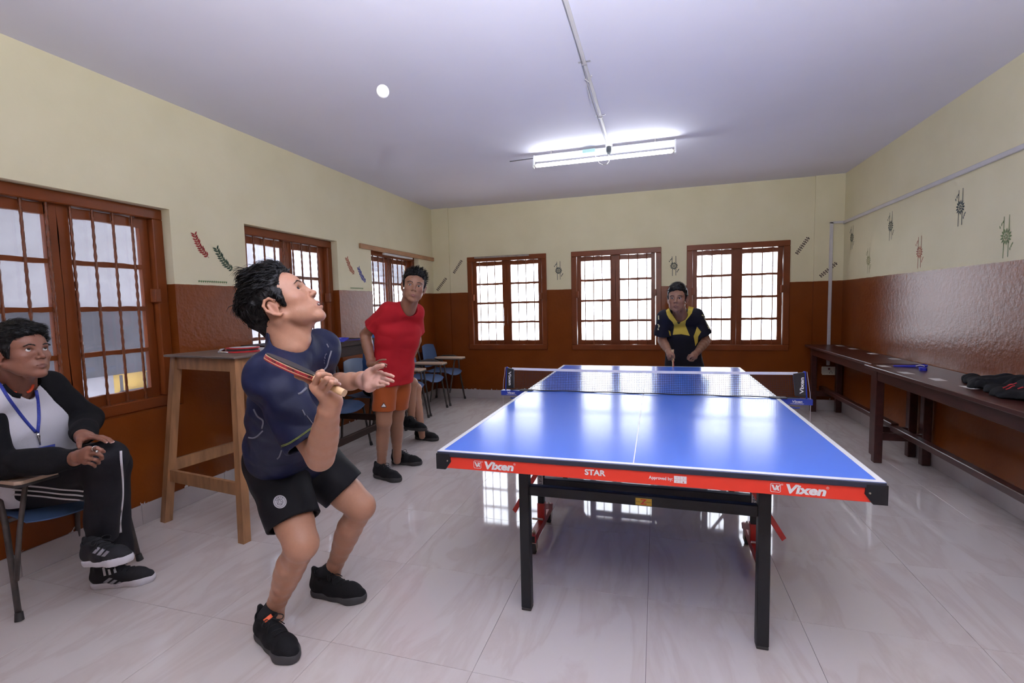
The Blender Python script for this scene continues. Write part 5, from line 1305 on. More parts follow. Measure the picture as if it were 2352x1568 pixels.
def navy_player():
    N_ = W(668, 797, 1.62); SR = W(622, 872, 1.53); SL = W(738, 805, 1.80); ER = W(736, 1050, 1.49); WR = W(756, 940, 1.345)
    EL = W(712, 888, 1.93); WL = W(832, 872, 1.765); HR = W(632, 1062, 1.96); HL = W(703, 1045, 2.12); P_ = (HR + HL)/2
    KR = W(693, 1252, 1.83); KL = W(830, 1165, 2.13); AR = on(632, 1392, 2, 0.11); AL = on(765, 1306, 2, 0.11)
    root = thing('person', 'person in navy shirt and black shorts crouching to serve with a raised racket', 'person', ((AR[0] + AL[0])/2, (AR[1] + AL[1])/2, 0))
    fwd = nrm(np.cross((0, 0, 1), SR - SL)); fwd = fwd if fwd[0] > 0 else -fwd
    camr, camf, camu = CAM_R[:, 0], CAM_R[:, 1], CAM_R[:, 2]
    psi, pit = math.radians(-6), math.radians(37); fh = camr*math.cos(psi) - camf*math.sin(psi); hf = fh*math.cos(pit) + camu*math.sin(pit); hu = camu*math.cos(pit) - fh*math.sin(pit)
    H = Head((0, 0, 0), hf, hu, 1.02); ear = W(631, 707, 1.53); H.c = ear - H.R[:, 0]*0.080*1.02
    # ---- skin
    S = head_sdf(H, N_, mouth_open=0.9); pcs = []
    lo, hi = bounds([H.c, N_], 0.16); hv = S.mesh(lo, hi, 0.0024, 1); pcs.append(hv)
    A = Sdf(); limb(A, [SR, SR + (ER - SR)*0.5, ER], [0.049, 0.045, 0.039], 0.02)
    mid = ER + (WR - ER)*0.33
    limb(A, [ER + (WR - ER)*v for v in (0, 0.2, 0.4, 0.6, 0.8, 1.0)], [0.0375, 0.0395, 0.0385, 0.0345, 0.0295, 0.0262], 0.02)
    Q = lambda x, y, t: W(700 + x/8.71, 760 + y/8.71, t)
    # right hand: three fingers closed round the handle, index along the blade, thumb on top
    wr_ = Q(560, 1420, 1.335)
    fr = [[Q(170, 1060, 1.335), Q(20, 960, 1.345), Q(-90, 930, 1.355), Q(-170, 900, 1.36)],
          [Q(175, 1110, 1.305), Q(280, 880, 1.275), Q(400, 870, 1.300), Q(505, 895, 1.315)],
          [Q(260, 1190, 1.300), Q(440, 955, 1.262), Q(550, 965, 1.285), Q(620, 1000, 1.305)],
          [Q(380, 1250, 1.302), Q(545, 1035, 1.262), Q(620, 1035, 1.283), Q(680, 1060, 1.300)]]
    th = [Q(420, 1230, 1.36), Q(380, 1020, 1.365), Q(290, 850, 1.355), Q(345, 815, 1.335)]
    hand_sdf(A, wr_, fr, th, 1.0, 0.95); A.u(rc(WR, wr_, 0.0275, 0.026), 0.02)
    lo, hi = bounds([SR, ER, WR] + [p for f_ in fr for p in f_] + th, 0.07); pcs.append(A.mesh(lo, hi, 0.0026, 1)); armR = A
    A = Sdf(); limb(A, [SL, SL + (EL - SL)*0.5, EL], [0.050, 0.046, 0.039], 0.02)
    limb(A, [EL + (WL - EL)*v for v in (0, 0.2, 0.4, 0.6, 0.8, 1.0)], [0.038, 0.040, 0.039, 0.035, 0.030, 0.0275], 0.02)
    wl_ = Q(1180, 1020, 1.745)
    fL = [[Q(1520, 845, 1.700), Q(1620, 860, 1.655), Q(1715, 885, 1.635), Q(1770, 908, 1.625)],
          [Q(1535, 930, 1.690), Q(1630, 965, 1.640), Q(1715, 985, 1.615), Q(1765, 1003, 1.608)],
          [Q(1505, 1015, 1.680), Q(1575, 1040, 1.635), Q(1635, 1050, 1.610), Q(1675, 1058, 1.603)],
          [Q(1455, 1095, 1.675), Q(1510, 1105, 1.640), Q(1560, 1100, 1.620), Q(1595, 1090, 1.612)]]
    tL = [Q(1240, 930, 1.735), Q(1330, 800, 1.70), Q(1445, 725, 1.675), Q(1555, 690, 1.66)]
    hand_sdf(A, wl_, fL, tL, 1.03, 0.76); A.u(rc(WL, wl_, 0.028, 0.027), 0.02)
    A.u(el(Q(1290, 1120, 1.70), 0.020), 0.02); A.u(el(Q(1270, 900, 1.705), 0.019), 0.02)
    lo, hi = bounds([SL, EL, WL] + [p for f_ in fL for p in f_] + tL, 0.07); pcs.append(A.mesh(lo, hi, 0.0028, 1))
    A = Sdf()
    for h_, k_, a_ in ((HR, KR, AR), (HL, KL, AL)):
        sh = nrm(a_ - k_); back = nrm(np.cross(np.cross(k_ - h_, a_ - k_), sh)); back = -back if back @ (h_ - k_) < 0 and False else back
        bk = nrm((h_ + a_)/2 - k_)
        limb(A, [h_ + (k_ - h_)*v for v in (0, 0.25, 0.5, 0.75, 0.95)], [0.088, 0.083, 0.076, 0.067, 0.059], 0.025)
        A.u(el(k_ - bk*0.004, 0.053), 0.04)
        limb(A, [k_] + [k_ + (a_ - k_)*v + bk*b for v, b in ((0.15, 0.006), (0.3, 0.013), (0.45, 0.011), (0.6, 0.006), (0.75, 0.002), (0.9, 0))] + [a_, a_ + (0, 0, -0.05)], [0.050, 0.0505, 0.053, 0.0505, 0.0445, 0.038, 0.0345, 0.0335, 0.034], 0.02)
        A.u(rc(k_ - bk*0.022, k_ - bk*0.012 + sh*0.05, 0.032, 0.026), 0.02)
    lo, hi = bounds([HR, HL, KR, KL, AR, AL], 0.13); pcs.append(A.mesh(lo, hi, 0.0045, 1))
    A = Sdf(); torso(A, None, N_, P_, SL, SR, HL, HR, fwd, -0.02); lo, hi = bounds([N_, P_, SL, SR, HL, HR], 0.15); pcs.append(A.mesh(lo, hi, 0.008, 1))
    V, F = merge(pcs); cols = np.repeat(np.array(SK1)[None], len(V), 0); cols[:len(hv[0])] = head_colors(hv[0], H, SK1, LIP1)
    o1 = len(hv[0]); 
    dp = np.minimum.reduce([np.linalg.norm(V - q, axis=1) for q in (Q(1300, 1000, 1.70), Q(1450, 960, 1.68), Q(1650, 960, 1.63), Q(1560, 1080, 1.64))])
    w_ = np.clip((0.075 - dp)/0.03, 0, 1)[:, None]; cols = cols*(1 - w_) + np.array((0.56, 0.32, 0.245))*w_
    l = np.array(wloc(root)); part('body', quads_mesh('body', V - l, F, cols), M_skin, root)
    nails(root, [fr[1], fr[2], fr[3]], nrm(CAM_P - wr_) + np.array((0.3, 0, 0.5)))
    nails(root, [[Q(290, 850, 1.355), Q(345, 815, 1.335)]], nrm(CAM_P - wr_))
    eyes(root, H, H.wv((0.38, 0.85, 0.16))); brows(root, H, S, 0.6)
    part('mouth_inside', MB().sphere(H.w((0, 0.088, -0.0545)), (0.016, 0.012, 0.009), 14, 8), mat('mouth_dark', (0.05, 0.012, 0.010, 1), 0.5), root, world=True, smooth=True)
    part('teeth', MB().sphere(H.w((0, 0.0945, -0.0475)), (0.010, 0.006, 0.004), 12, 8), mat('tooth', (0.7, 0.66, 0.6, 1), 0.3), root, world=True, smooth=True)
    def flow(p):
        if p[2] > 0.06: return (0.25*p[0]/0.07, -0.75, 0.15)
        if p[1] < -0.06: return (0, -0.1, -1.0)
        return (0.1*np.sign(p[0]), -0.55, -0.6)
    hair(root, H, S, front=0.108, thick=0.013, top=0.024, strands=4200, length=0.046, seed=3, flow=flow, spike=0.0, h=0.0033, noise=0.0038, rad=0.0017, rand=0.12,
         swoop=[((0.03, 0.055, 0.118), (0.0, -0.02, 0.145), 0.022, 0.03), ((-0.03, 0.055, 0.118), (0.0, -0.02, 0.145), 0.022, 0.03)])
    # ---- shirt
    T = Sdf(); torso(T, None, N_, P_ + (0, 0, -0.01), SL, SR, HL, HR, fwd, 0.014, belly=0.022)
    T.u(rc(N_ - (N_ - P_)*0.06, N_ + (H.w((0, -0.02, -0.02)) - N_)*0.30, 0.078, 0.070), 0.03)      # stand collar
    seR = SR + (ER - SR)*0.80; seL = SL + (EL - SL)*0.75; aR = nrm(ER - SR); aL = nrm(EL - SL)
    T.u(tube_cloth(SR - aR*0.01, seR, 0.068, 0.078), 0.055); T.u(tube_cloth(SL - aL*0.01, seL, 0.064, 0.066), 0.03)
    tup = nrm(N_ - P_); 
    T.s(rc(N_ + tup*0.035, N_ + tup*0.2 + fwd*0.03, 0.064, 0.09), 0.006); T.s(rc(N_ + tup*0.02, H.w((0, -0.02, -0.02)), 0.059, 0.06), 0.004)
    T.i(cyl_cut(P_ - tup*0.055, -tup, 0.21, 0.4))
    T.warp = folds(0.0085, (12, 12, 17), 2.0)
    bodypart('shirt', T, [N_, P_, SL, SR, HL, HR, seR, seL, EL], 0.19, 0.0042, M_navy, root)
    shirt = root.children[-1]
    M_pipe = mat('silver_piping', (0.17, 0.17, 0.21, 1), 0.5); M_stitch = mat('lime_stitch', (0.25, 0.32, 0.06, 1), 0.6)
    Z = lambda L: [(500 + x/3.137, 560 + y/3.137) for x, y in L]
    for pth, wdt in ((Z([(580, 1082), (605, 1070), (640, 1035)]), 0.007), (Z([(258, 1190), (285, 1240), (325, 1275), (318, 1330)]), 0.005), (Z([(325, 1345), (270, 1395), (220, 1395)]), 0.005), (Z([(818, 770), (800, 830), (785, 880), (765, 905)]), 0.007), (Z([(785, 720), (798, 745)]), 0.005), (Z([(610, 1195), (630, 1235)]), 0.004), (Z([(640, 1235), (690, 1300)]), 0.0025), (Z([(460, 1485), (445, 1530), (428, 1550)]), 0.005)):
        part('piping', ribbon_on(T, pth, wdt, 0.9), M_pipe, shirt, smooth=True, world=True)
    for dd in (0, 9): part('hem_stitch', ribbon_on(T, Z([(458, 1462 - dd), (520, 1437 - dd), (600, 1385 - dd), (670, 1335 - dd), (708, 1310 - dd)]), 0.0016, 0.9), M_stitch, shirt, smooth=True, world=True)
    # the small print on the chest, too small to read
    Zc = lambda L: [(725 + x/11.2, 780 + y/11.2) for x, y in L]
    for q in ([(262, 352), (285, 362), (278, 378), (262, 372)], [(252, 372), (246, 410), (258, 392)], [(246, 430), (226, 452), (250, 468), (232, 490)], [(210, 515), (222, 540), (214, 552)], [(218, 575), (230, 612)]): part('chest_print', ribbon_on(T, Zc(q), 0.0016, 0.9, 0.0018, 10), M_pipe, shirt, world=True)
    # ---- shorts
    G = Sdf(); hR = HR + (KR - HR)*0.74; hL = HL + (KL - HL)*0.68; tR = nrm(KR - HR); tL_ = nrm(KL - HL)
    G.u(rc(P_ + tup*0.06 - nrm(HR - HL)*0.07, P_ + tup*0.06 + nrm(HR - HL)*0.07, 0.105), 0.03)
    G.u(rc(P_ - nrm(HR - HL)*0.075, P_ + nrm(HR - HL)*0.075, 0.120), 0.04)
    G.u(tube_cloth(HR, hR, 0.110, 0.102, 0.014), 0.04); G.u(tube_cloth(HL, hL, 0.108, 0.100, 0.014), 0.04)
    G.i(cyl_cut(P_ + tup*0.12, tup, 0.25, 0.4)); G.warp = folds(0.007, (11, 11, 14), 5.0)
    bodypart('shorts', G, [P_, HR, HL, hR, hL], 0.19, 0.0045, M_short, root); sho = root.children[-1]
    # round badge on the shorts
    cx, cy, rx, ry, ta = 643, 1152, 15.5, 15.2, 0.3
    Bd = lambda r, n=28: [(cx + rx*r*math.cos(a), cy + ry*r*math.sin(a)) for a in np.linspace(0, 2*math.pi, n, endpoint=False)]
    bd = part('badge', patch_on(G, Bd(1.0), 1.2, 1.6, 0.002), mat('badge_white', (0.62, 0.61, 0.66, 1), 0.5), sho, world=True, smooth=True)
    M_bdk = mat('badge_grey', (0.10, 0.10, 0.12, 1), 0.5)
    loopp = lambda r, x0=0, y0=0: [(cx + x0 + rx*r*math.cos(a), cy + y0 + ry*r*math.sin(a)) for a in np.linspace(0, 2*math.pi, 25)]
    part('badge_line', ribbon_on(G, loopp(0.80), 0.0012, 1.2, 0.003, 60), M_bdk, sho, world=True); part('badge_line', ribbon_on(G, loopp(0.45, 0, 0.5), 0.0014, 1.2, 0.003, 50), M_bdk, sho, world=True)
    for q in ([(638, 1146), (640, 1152), (637, 1159)], [(641, 1145), (645, 1151), (650, 1153)], [(641, 1157), (645, 1155), (648, 1158), (644, 1160)]): part('badge_line', ribbon_on(G, q, 0.0014, 1.2, 0.003, 14), M_bdk, sho, world=True)
    for k, ch in enumerate('PARIS'):
        an = math.radians(205 + 24*k); lm = text_mb(ch, 1.0, (0, 0, 0), (1, 0, 0), (0, 1, 0), bold=0.03); c2 = np.array([p[:2] for p in lm.v]); c2 -= c2.mean(0)
        er = np.array((math.cos(an), math.sin(an))); et = np.array((-er[1], er[0])); px = np.array((cx, cy)) + er*10.2 + c2[:, :1]*et*5.0 + c2[:, 1:]*er*4.6
        lm.v = [tuple(q) for q in on_surface(G, px, 1.2, lift=0.003)]; part('badge_letter', lm, M_bdk, sho, world=True)
    # ---- shoes
    hR_, tR_ = on(596, 1447, 2, 0.0), on(678, 1514, 2, 0.0); d = nrm(tR_ - hR_); mR = on(636, 1478, 2, 0.02); mR[2] = 0
    s1, a1 = shoe(root, mR - d*0.145, mR + d*0.145, AR, wid=0.048, h=0.0035, collar=0.112)
    hL_, tL2 = on(716, 1362, 2, 0.0), on(842, 1382, 2, 0.0); d = nrm(tL2 - hL_); mL = (hL_ + tL2)/2
    s2, a2 = shoe(root, mL - d*0.145, mL + d*0.145, AL, wid=0.048, h=0.004, collar=0.112)
    tg = part('tongue_tag', patch_on(a1, [(604, 1423), (622, 1409), (627, 1416), (609, 1430)], 1.2, 2.0, 0.002), mat('orange_tag', (0.85, 0.14, 0.05, 1), 0.6), s1, world=True)
    # ---- the racket in the hand
    tip = W(622, 819, 1.352); end = W(791, 903, 1.288); ax_ = nrm(end - tip); v = nrm(CAM_P - (tip + end)/2)
    e1 = nrm(np.cross(ax_, v)); e1 = e1 if e1 @ camu > 0 else -e1; e2 = nrm(v - ax_*(v @ ax_)); nn = e1*math.cos(0.10) + e2*math.sin(0.10); side = nrm(np.cross(ax_, nn)); side = side if side @ v > 0 else -side
    rk = thing('table_tennis_racket', 'black and red racket gripped by the serving player in navy', 'racket', tuple(tip))
    bl = 0.158; c0 = tip + ax_*0.079
    outl = [(0.079*math.cos(a)*(1.0 if math.cos(a) < 0 else 1.0), 0.075*math.sin(a)) for a in np.linspace(0, 2*math.pi, 44, endpoint=False)]
    rub = [(x, y) for x, y in outl]
    def lay(nm, z0, z1, m, sc=1.0):
        return recalc(part(nm, MB().prism([(x*sc, y*sc) for x, y in rub], c0 + nn*z0, ax_, side, nn, z1 - z0), m, rk, world=True, smooth=40))
    lay('black_rubber', 0.0055, 0.0085, mat('black_rubber_sheet', (0.018, 0.018, 0.020, 1), 0.55), 0.985); lay('upper_veneer', 0.0035, 0.0055, mat('pale_veneer', (0.62, 0.40, 0.22, 1), 0.5)); lay('edge_tape', -0.0035, 0.0035, mat('red_edge_tape', (0.50, 0.015, 0.03, 1), 0.4, var=1.0, vscale=90, col2=(0.02, 0.012, 0.014, 1)), 1.004)
    lay('lower_veneer', -0.0055, -0.0035, mat("pale_veneer", (0.62, 0.40, 0.22, 1), 0.5)); lay('red_rubber', -0.0085, -0.0055, mat('red_rubber_sheet', (0.33, 0.02, 0.025, 1), 0.55), 0.985)
    hb = tip + ax_*0.150; he = tip + ax_*np.linalg.norm(end - tip)
    M_hw = mat('flared_pale_handle', (0.56, 0.27, 0.09, 1), 0.35, var=0.5, vscale=4, stretch=(1, 1, 1), col2=(0.75, 0.55, 0.32, 1))
    hm = MB(); n = 16; L_ = np.linalg.norm(he - hb); vs = []
    for t, w_, h_ in ((0, 0.0125, 0.009), (0.25, 0.0105, 0.0095), (0.6, 0.0105, 0.0095), (0.9, 0.0130, 0.0102), (1.0, 0.0126, 0.0098)):
        for k in range(n): a = 2*math.pi*k/n; vs.append(hb + ax_*L_*t + side*w_*math.copysign(abs(math.cos(a))**0.7, math.cos(a)) + nn*h_*math.copysign(abs(math.sin(a))**0.7, math.sin(a)))
    hm.add(vs, [(i*n + k, i*n + (k+1) % n, (i+1)*n + (k+1) % n, (i+1)*n + k) for i in range(4) for k in range(n)] + [tuple(range(n))[::-1], tuple(4*n + k for k in range(n))])
    recalc(part('handle', hm, M_hw, rk, world=True, smooth=40))
    return root
navy_player()
# the ball in the air
bc = W(879.5, 210, 1.55)
ball = tag(part('ball', MB().sphere((0, 0, 0), 0.02, 32, 20), mat('celluloid_white', (0.82, 0.82, 0.82, 1), 0.4), smooth=True), 'white table tennis ball tossed high in the air', 'ball'); ball.location = bc
lm = text_mb('3', 0.010, (0, 0, 0), (1, 0, 0), (0, 1, 0)); vdir = nrm(CAM_P - bc); c2 = np.array([p[:2] for p in lm.v]); c2 -= c2.mean(0)
D0 = nrm(vdir*0.62 + CAM_R[:, 0]*0.70 - CAM_R[:, 2]*0.38); uu = nrm(np.cross(CAM_R[:, 2], D0)); vv = np.cross(D0, uu); a = 2.6
lm.v = [tuple(0.0203*nrm(D0*0.0203 + uu*(x*math.cos(a) - y*math.sin(a)) + vv*(x*math.sin(a) + y*math.cos(a)))) for x, y in c2]; part('print', lm, mat('ball_print', (0.15, 0.15, 0.17, 1), 0.5), ball)
# ------------------------------------------------------------------ the other people
def human(root, J, H, skin, lip, res=0.005, hres=0.0035, headres=0.003, hands=None, mouth=0.0, legs=True, jaw=1.0, arm_r=1.0, tk={}):
    g = lambda k: np.array(J[k], float); pcs = []
    S = head_sdf(H, g('N'), mouth, jaw); lo, hi = bounds([H.c, g('N')], 0.155); hv = S.mesh(lo, hi, headres, 1); pcs.append(hv)
    for s_ in 'LR':
        A = Sdf(); sh, e_, w_ = g('S' + s_), g('E' + s_), g('W' + s_); pts = [sh, e_, w_]
        limb(A, [sh, sh + (e_ - sh)*0.5, e_], [0.048*arm_r, 0.044*arm_r, 0.038*arm_r], 0.02); limb(A, [e_ + (w_ - e_)*v for v in (0, 0.2, 0.4, 0.6, 0.8, 1.0)], [r*arm_r for r in (0.036, 0.0385, 0.0375, 0.0335, 0.0285, 0.0255)], 0.02)
        if hands and s_ in hands:
            fs, th, wp, sc = hands[s_]; hand_sdf(A, wp, fs, th, sc); A.u(rc(w_, wp, 0.026, 0.025), 0.02); pts += [p for f_ in fs for p in f_] + list(th)
        lo, hi = bounds(pts, 0.065); pcs.append(A.mesh(lo, hi, hres if hands and s_ in hands else res, 1))
    if legs:
        for s_ in 'LR':
            A = Sdf(); h_, k_, a_ = g('H' + s_), g('K' + s_), g('A' + s_); bk = (h_ + a_)/2 - k_; bk = bk/(np.linalg.norm(bk) + 1e-6) if np.linalg.norm(bk) > 0.03 else np.zeros(3); dn = nrm(a_ - k_)
            limb(A, [h_ + (k_ - h_)*v for v in (0, 0.25, 0.5, 0.75, 1)], [0.080, 0.076, 0.070, 0.062, 0.052], 0.025); A.u(el(k_ - bk*0.004, 0.050), 0.04)
            limb(A, [k_] + [k_ + (a_ - k_)*v + bk*b for v, b in ((0.15, 0.005), (0.3, 0.011), (0.45, 0.009), (0.6, 0.005), (0.75, 0.002), (0.9, 0))] + [a_, a_ + dn*0.05], [0.046, 0.0465, 0.049, 0.0465, 0.041, 0.035, 0.0315, 0.031, 0.031], 0.02)
            lo, hi = bounds([h_, k_, a_], 0.11); pcs.append(A.mesh(lo, hi, res, 1))
    A = Sdf(); torso(A, None, g('N'), g('P'), g('SL'), g('SR'), g('HL'), g('HR'), J['F'], -0.02, **tk); lo, hi = bounds([g(k) for k in ('N', 'P', 'SL', 'SR', 'HL', 'HR')], 0.15); pcs.append(A.mesh(lo, hi, 0.010, 1))
    V, F = merge(pcs); cols = np.repeat(np.array(skin)[None], len(V), 0); cols[:len(hv[0])] = head_colors(hv[0], H, skin, lip)
    part('body', quads_mesh('body', V - np.array(wloc(root)), F, cols), M_skin, root)
    return S
def tee(root, J, H, m, name='shirt', g_=0.016, sl=0.62, belly=0.0, hem=0.06, res=0.005, wr=0.006, neckr=0.066, sleeve_r=(0.058, 0.070), seed=1.0, drop=0.03, **tk):
    g = lambda k: np.array(J[k], float); N_, P_ = g('N'), g('P'); T = Sdf(); torso(T, None, N_, P_, g('SL'), g('SR'), g('HL'), g('HR'), J['F'], g_, belly=belly, **tk)
    tup = nrm(N_ - P_); ends = []; hx = nrm(g('HR') - g('HL')); pr_ = tk.get('pelvis', 0.112)
    T.u(rc(P_ - tup*(hem + 0.04) - hx*0.06, P_ - tup*(hem + 0.04) + hx*0.06, pr_ + g_), 0.05); T.i(cyl_cut(P_ - tup*hem, -tup, 0.24, 0.4))
    for s_ in 'LR':
        sh, e_ = g('S' + s_), g('E' + s_); a = nrm(e_ - sh); q = sh + a*np.linalg.norm(e_ - sh)*sl; T.u(tube_cloth(sh - a*0.01, q, sleeve_r[0], sleeve_r[1], 0.014), 0.03); ends.append(q)
    f = nrm(J['F'])
    T.s(rc(N_ + tup*0.005 + f*0.012, N_ + tup*0.15 + f*0.05, neckr, neckr + 0.02), 0.006); T.s(rc(N_ - tup*drop + f*0.075, N_ + tup*0.1 + f*0.12, 0.030, 0.075), 0.012)
    T.warp = folds(wr, (11, 11, 15), seed)
    bodypart(name, T, [N_, P_, g('SL'), g('SR'), g('HL'), g('HR')] + ends, 0.18, res, m, root); return T, root.children[-1]
def pants(root, J, m, name='shorts', fr=0.62, g_=0.0, res=0.005, long=False, wr=0.005, seed=4.0, rk=(0.108, 0.100), top=0.10, extra=()):
    g = lambda k: np.array(J[k], float); P_ = g('P'); tup = nrm(g('N') - P_); hx = nrm(g('HR') - g('HL')); G = Sdf(); pts = [P_]
    G.u(rc(P_ + tup*0.05 - hx*0.06, P_ + tup*0.05 + hx*0.06, rk[0]*(0.82 if top > 0.03 else 0.6)), 0.03); G.i(pl(P_ + tup*top, tup)); G.u(rc(P_ - hx*0.065, P_ + hx*0.065, rk[0]*1.04), 0.04)
    for s_ in 'LR':
        h_, k_, a_ = g('H' + s_), g('K' + s_), g('A' + s_); t = nrm(k_ - h_); L = np.linalg.norm(k_ - h_)
        if long: G.u(rc(h_, k_, rk[0]*0.97, rk[1]), 0.04); G.u(tube_cloth(k_, a_ - nrm(a_ - k_)*0.01, rk[1] - 0.004, rk[1]*0.78, 0.014), 0.03); pts += [h_, k_, a_]
        else: q = h_ + t*L*fr; G.u(tube_cloth(h_, q, rk[0], rk[1], 0.016), 0.04); pts += [h_, q]
    for a, b, r1, r2 in extra: G.u(rc(a, b, r1, r2), 0.03); pts += [a, b]
    G.warp = folds(wr, (10, 10, 12), seed)
    bodypart(name, G, pts, 0.17, res, m, root); return G, root.children[-1]
def lookframe(az, pitch, roll=0.0):
    """az: degrees turned from facing the camera towards the picture's right; pitch up"""
    r_, f_, u_ = CAM_R[:, 0], CAM_R[:, 1], CAM_R[:, 2]; a, p, q = map(math.radians, (az, pitch, roll))
    fh = -f_*math.cos(a) + r_*math.sin(a); fw = fh*math.cos(p) + u_*math.sin(p); up = u_*math.cos(p) - fh*math.sin(p); rt = np.cross(fw, up); up = up*math.cos(q) + rt*math.sin(q)
    return fw, up
def feet_root(J): return ((J['AL'][0] + J['AR'][0])/2, (J['AL'][1] + J['AR'][1])/2, 0)

# ---- man in the red shirt, hand on hip
def red_man():
    J = dict(N=W(936, 708, 3.56), SR=W(888, 717, 3.50), SL=W(954, 720, 3.68), ER=W(839, 768, 3.62), WR=W(852, 834, 3.52), EL=W(956, 782, 3.85), WL=W(935, 838, 3.98), P=W(902, 858, 3.72), HR=W(883, 864, 3.67), HL=W(921, 860, 3.80), KR=W(882, 968, 3.70), KL=W(911, 958, 3.90), AR=on(876, 1066, 2, 0.10), AL=on(912, 1046, 2, 0.10))
    J['F'] = nrm(np.cross((0, 0, 1), J['SR'] - J['SL'])); J['F'] = J['F'] if J['F'] @ CAM_R[:, 0] > 0 else -J['F']
    root = thing('person', 'person in red shirt and orange shorts standing with a hand on the hip', 'person', feet_root(J))
    fw, up = lookframe(14, -4, -8); H = Head(W(950, 662, 3.45), fw, up, 1.0); H.c = H.c - fw*0.02
    Q = lambda x, y, t: W(780 + x/2.85, 580 + y/2.85, t)
    fR = [[Q(232, 722, 3.45), Q(262, 705, 3.43), Q(284, 700, 3.42), Q(302, 700, 3.42)], [Q(236, 733, 3.45), Q(272, 724, 3.42), Q(294, 728, 3.42), Q(308, 735, 3.42)], [Q(234, 742, 3.46), Q(268, 736, 3.43), Q(290, 742, 3.43), Q(305, 748, 3.43)], [Q(228, 750, 3.47), Q(255, 750, 3.44), Q(275, 754, 3.44), Q(288, 758, 3.44)]]
    tR = [Q(212, 735, 3.50), Q(222, 716, 3.52), Q(228, 700, 3.54), Q(230, 692, 3.56)]
    SKr = (0.33, 0.165, 0.10); S = human(root, J, H, SKr, (0.36, 0.15, 0.12), 0.005, 0.0042, hands={'R': (fR, tR, Q(200, 728, 3.52), 1.0)}, tk=dict(chest=0.100, waist=0.090, pelvis=0.102, gird=0.054))
    eyes(root, H, nrm(CAM_P - H.c)); brows(root, H, S)
    hair(root, H, S, front=0.098, thick=0.010, top=0.012, strands=1700, length=0.036, seed=5, flow=lambda p: (-0.55, 0.35, 0.5), spike=0.55, rad=0.0016, rand=0.35, h=0.005)
    T, sh = tee(root, J, H, mat('red_tee', (0.47, 0.017, 0.025, 1), 0.85, spec=0.2, bump=0.5, bscale=14), g_=0.012, sl=0.66, hem=0.045, wr=0.007, seed=3.0, sleeve_r=(0.058, 0.072), chest=0.100, waist=0.090, pelvis=0.102, gird=0.054)
    G, so_ = pants(root, J, mat('orange_shorts', (0.36, 0.070, 0.007, 1), 0.7, sheen=0.2), fr=0.74, rk=(0.092, 0.084), wr=0.006, top=0.0)
    Zt = lambda L: [(740 + x/5.227, 760 + y/5.227) for x, y in L]
    part('triangle_print', patch_on(G, Zt([(740, 865), (765, 908), (712, 908)]), 2.8, 1.5, 0.003), M_wht, so_, world=True)
    part('triangle_edge', ribbon_on(G, Zt([(740, 862), (766, 910), (711, 910), (740, 862)]), 0.004, 2.8, 0.004, 30), M_rub, so_, world=True)
    for a, b, an in (((857, 1093), (925, 1108), J['AR']), ((898, 1063), (972, 1068), J['AL'])):
        h_, t_ = on(*a, 2, 0.0), on(*b, 2, 0.0); d = nrm(t_ - h_); m = (h_ + t_)/2; shoe(root, m - d*0.142, m + d*0.142, an, wid=0.046, h=0.005, sole=M_rub)
red_man()

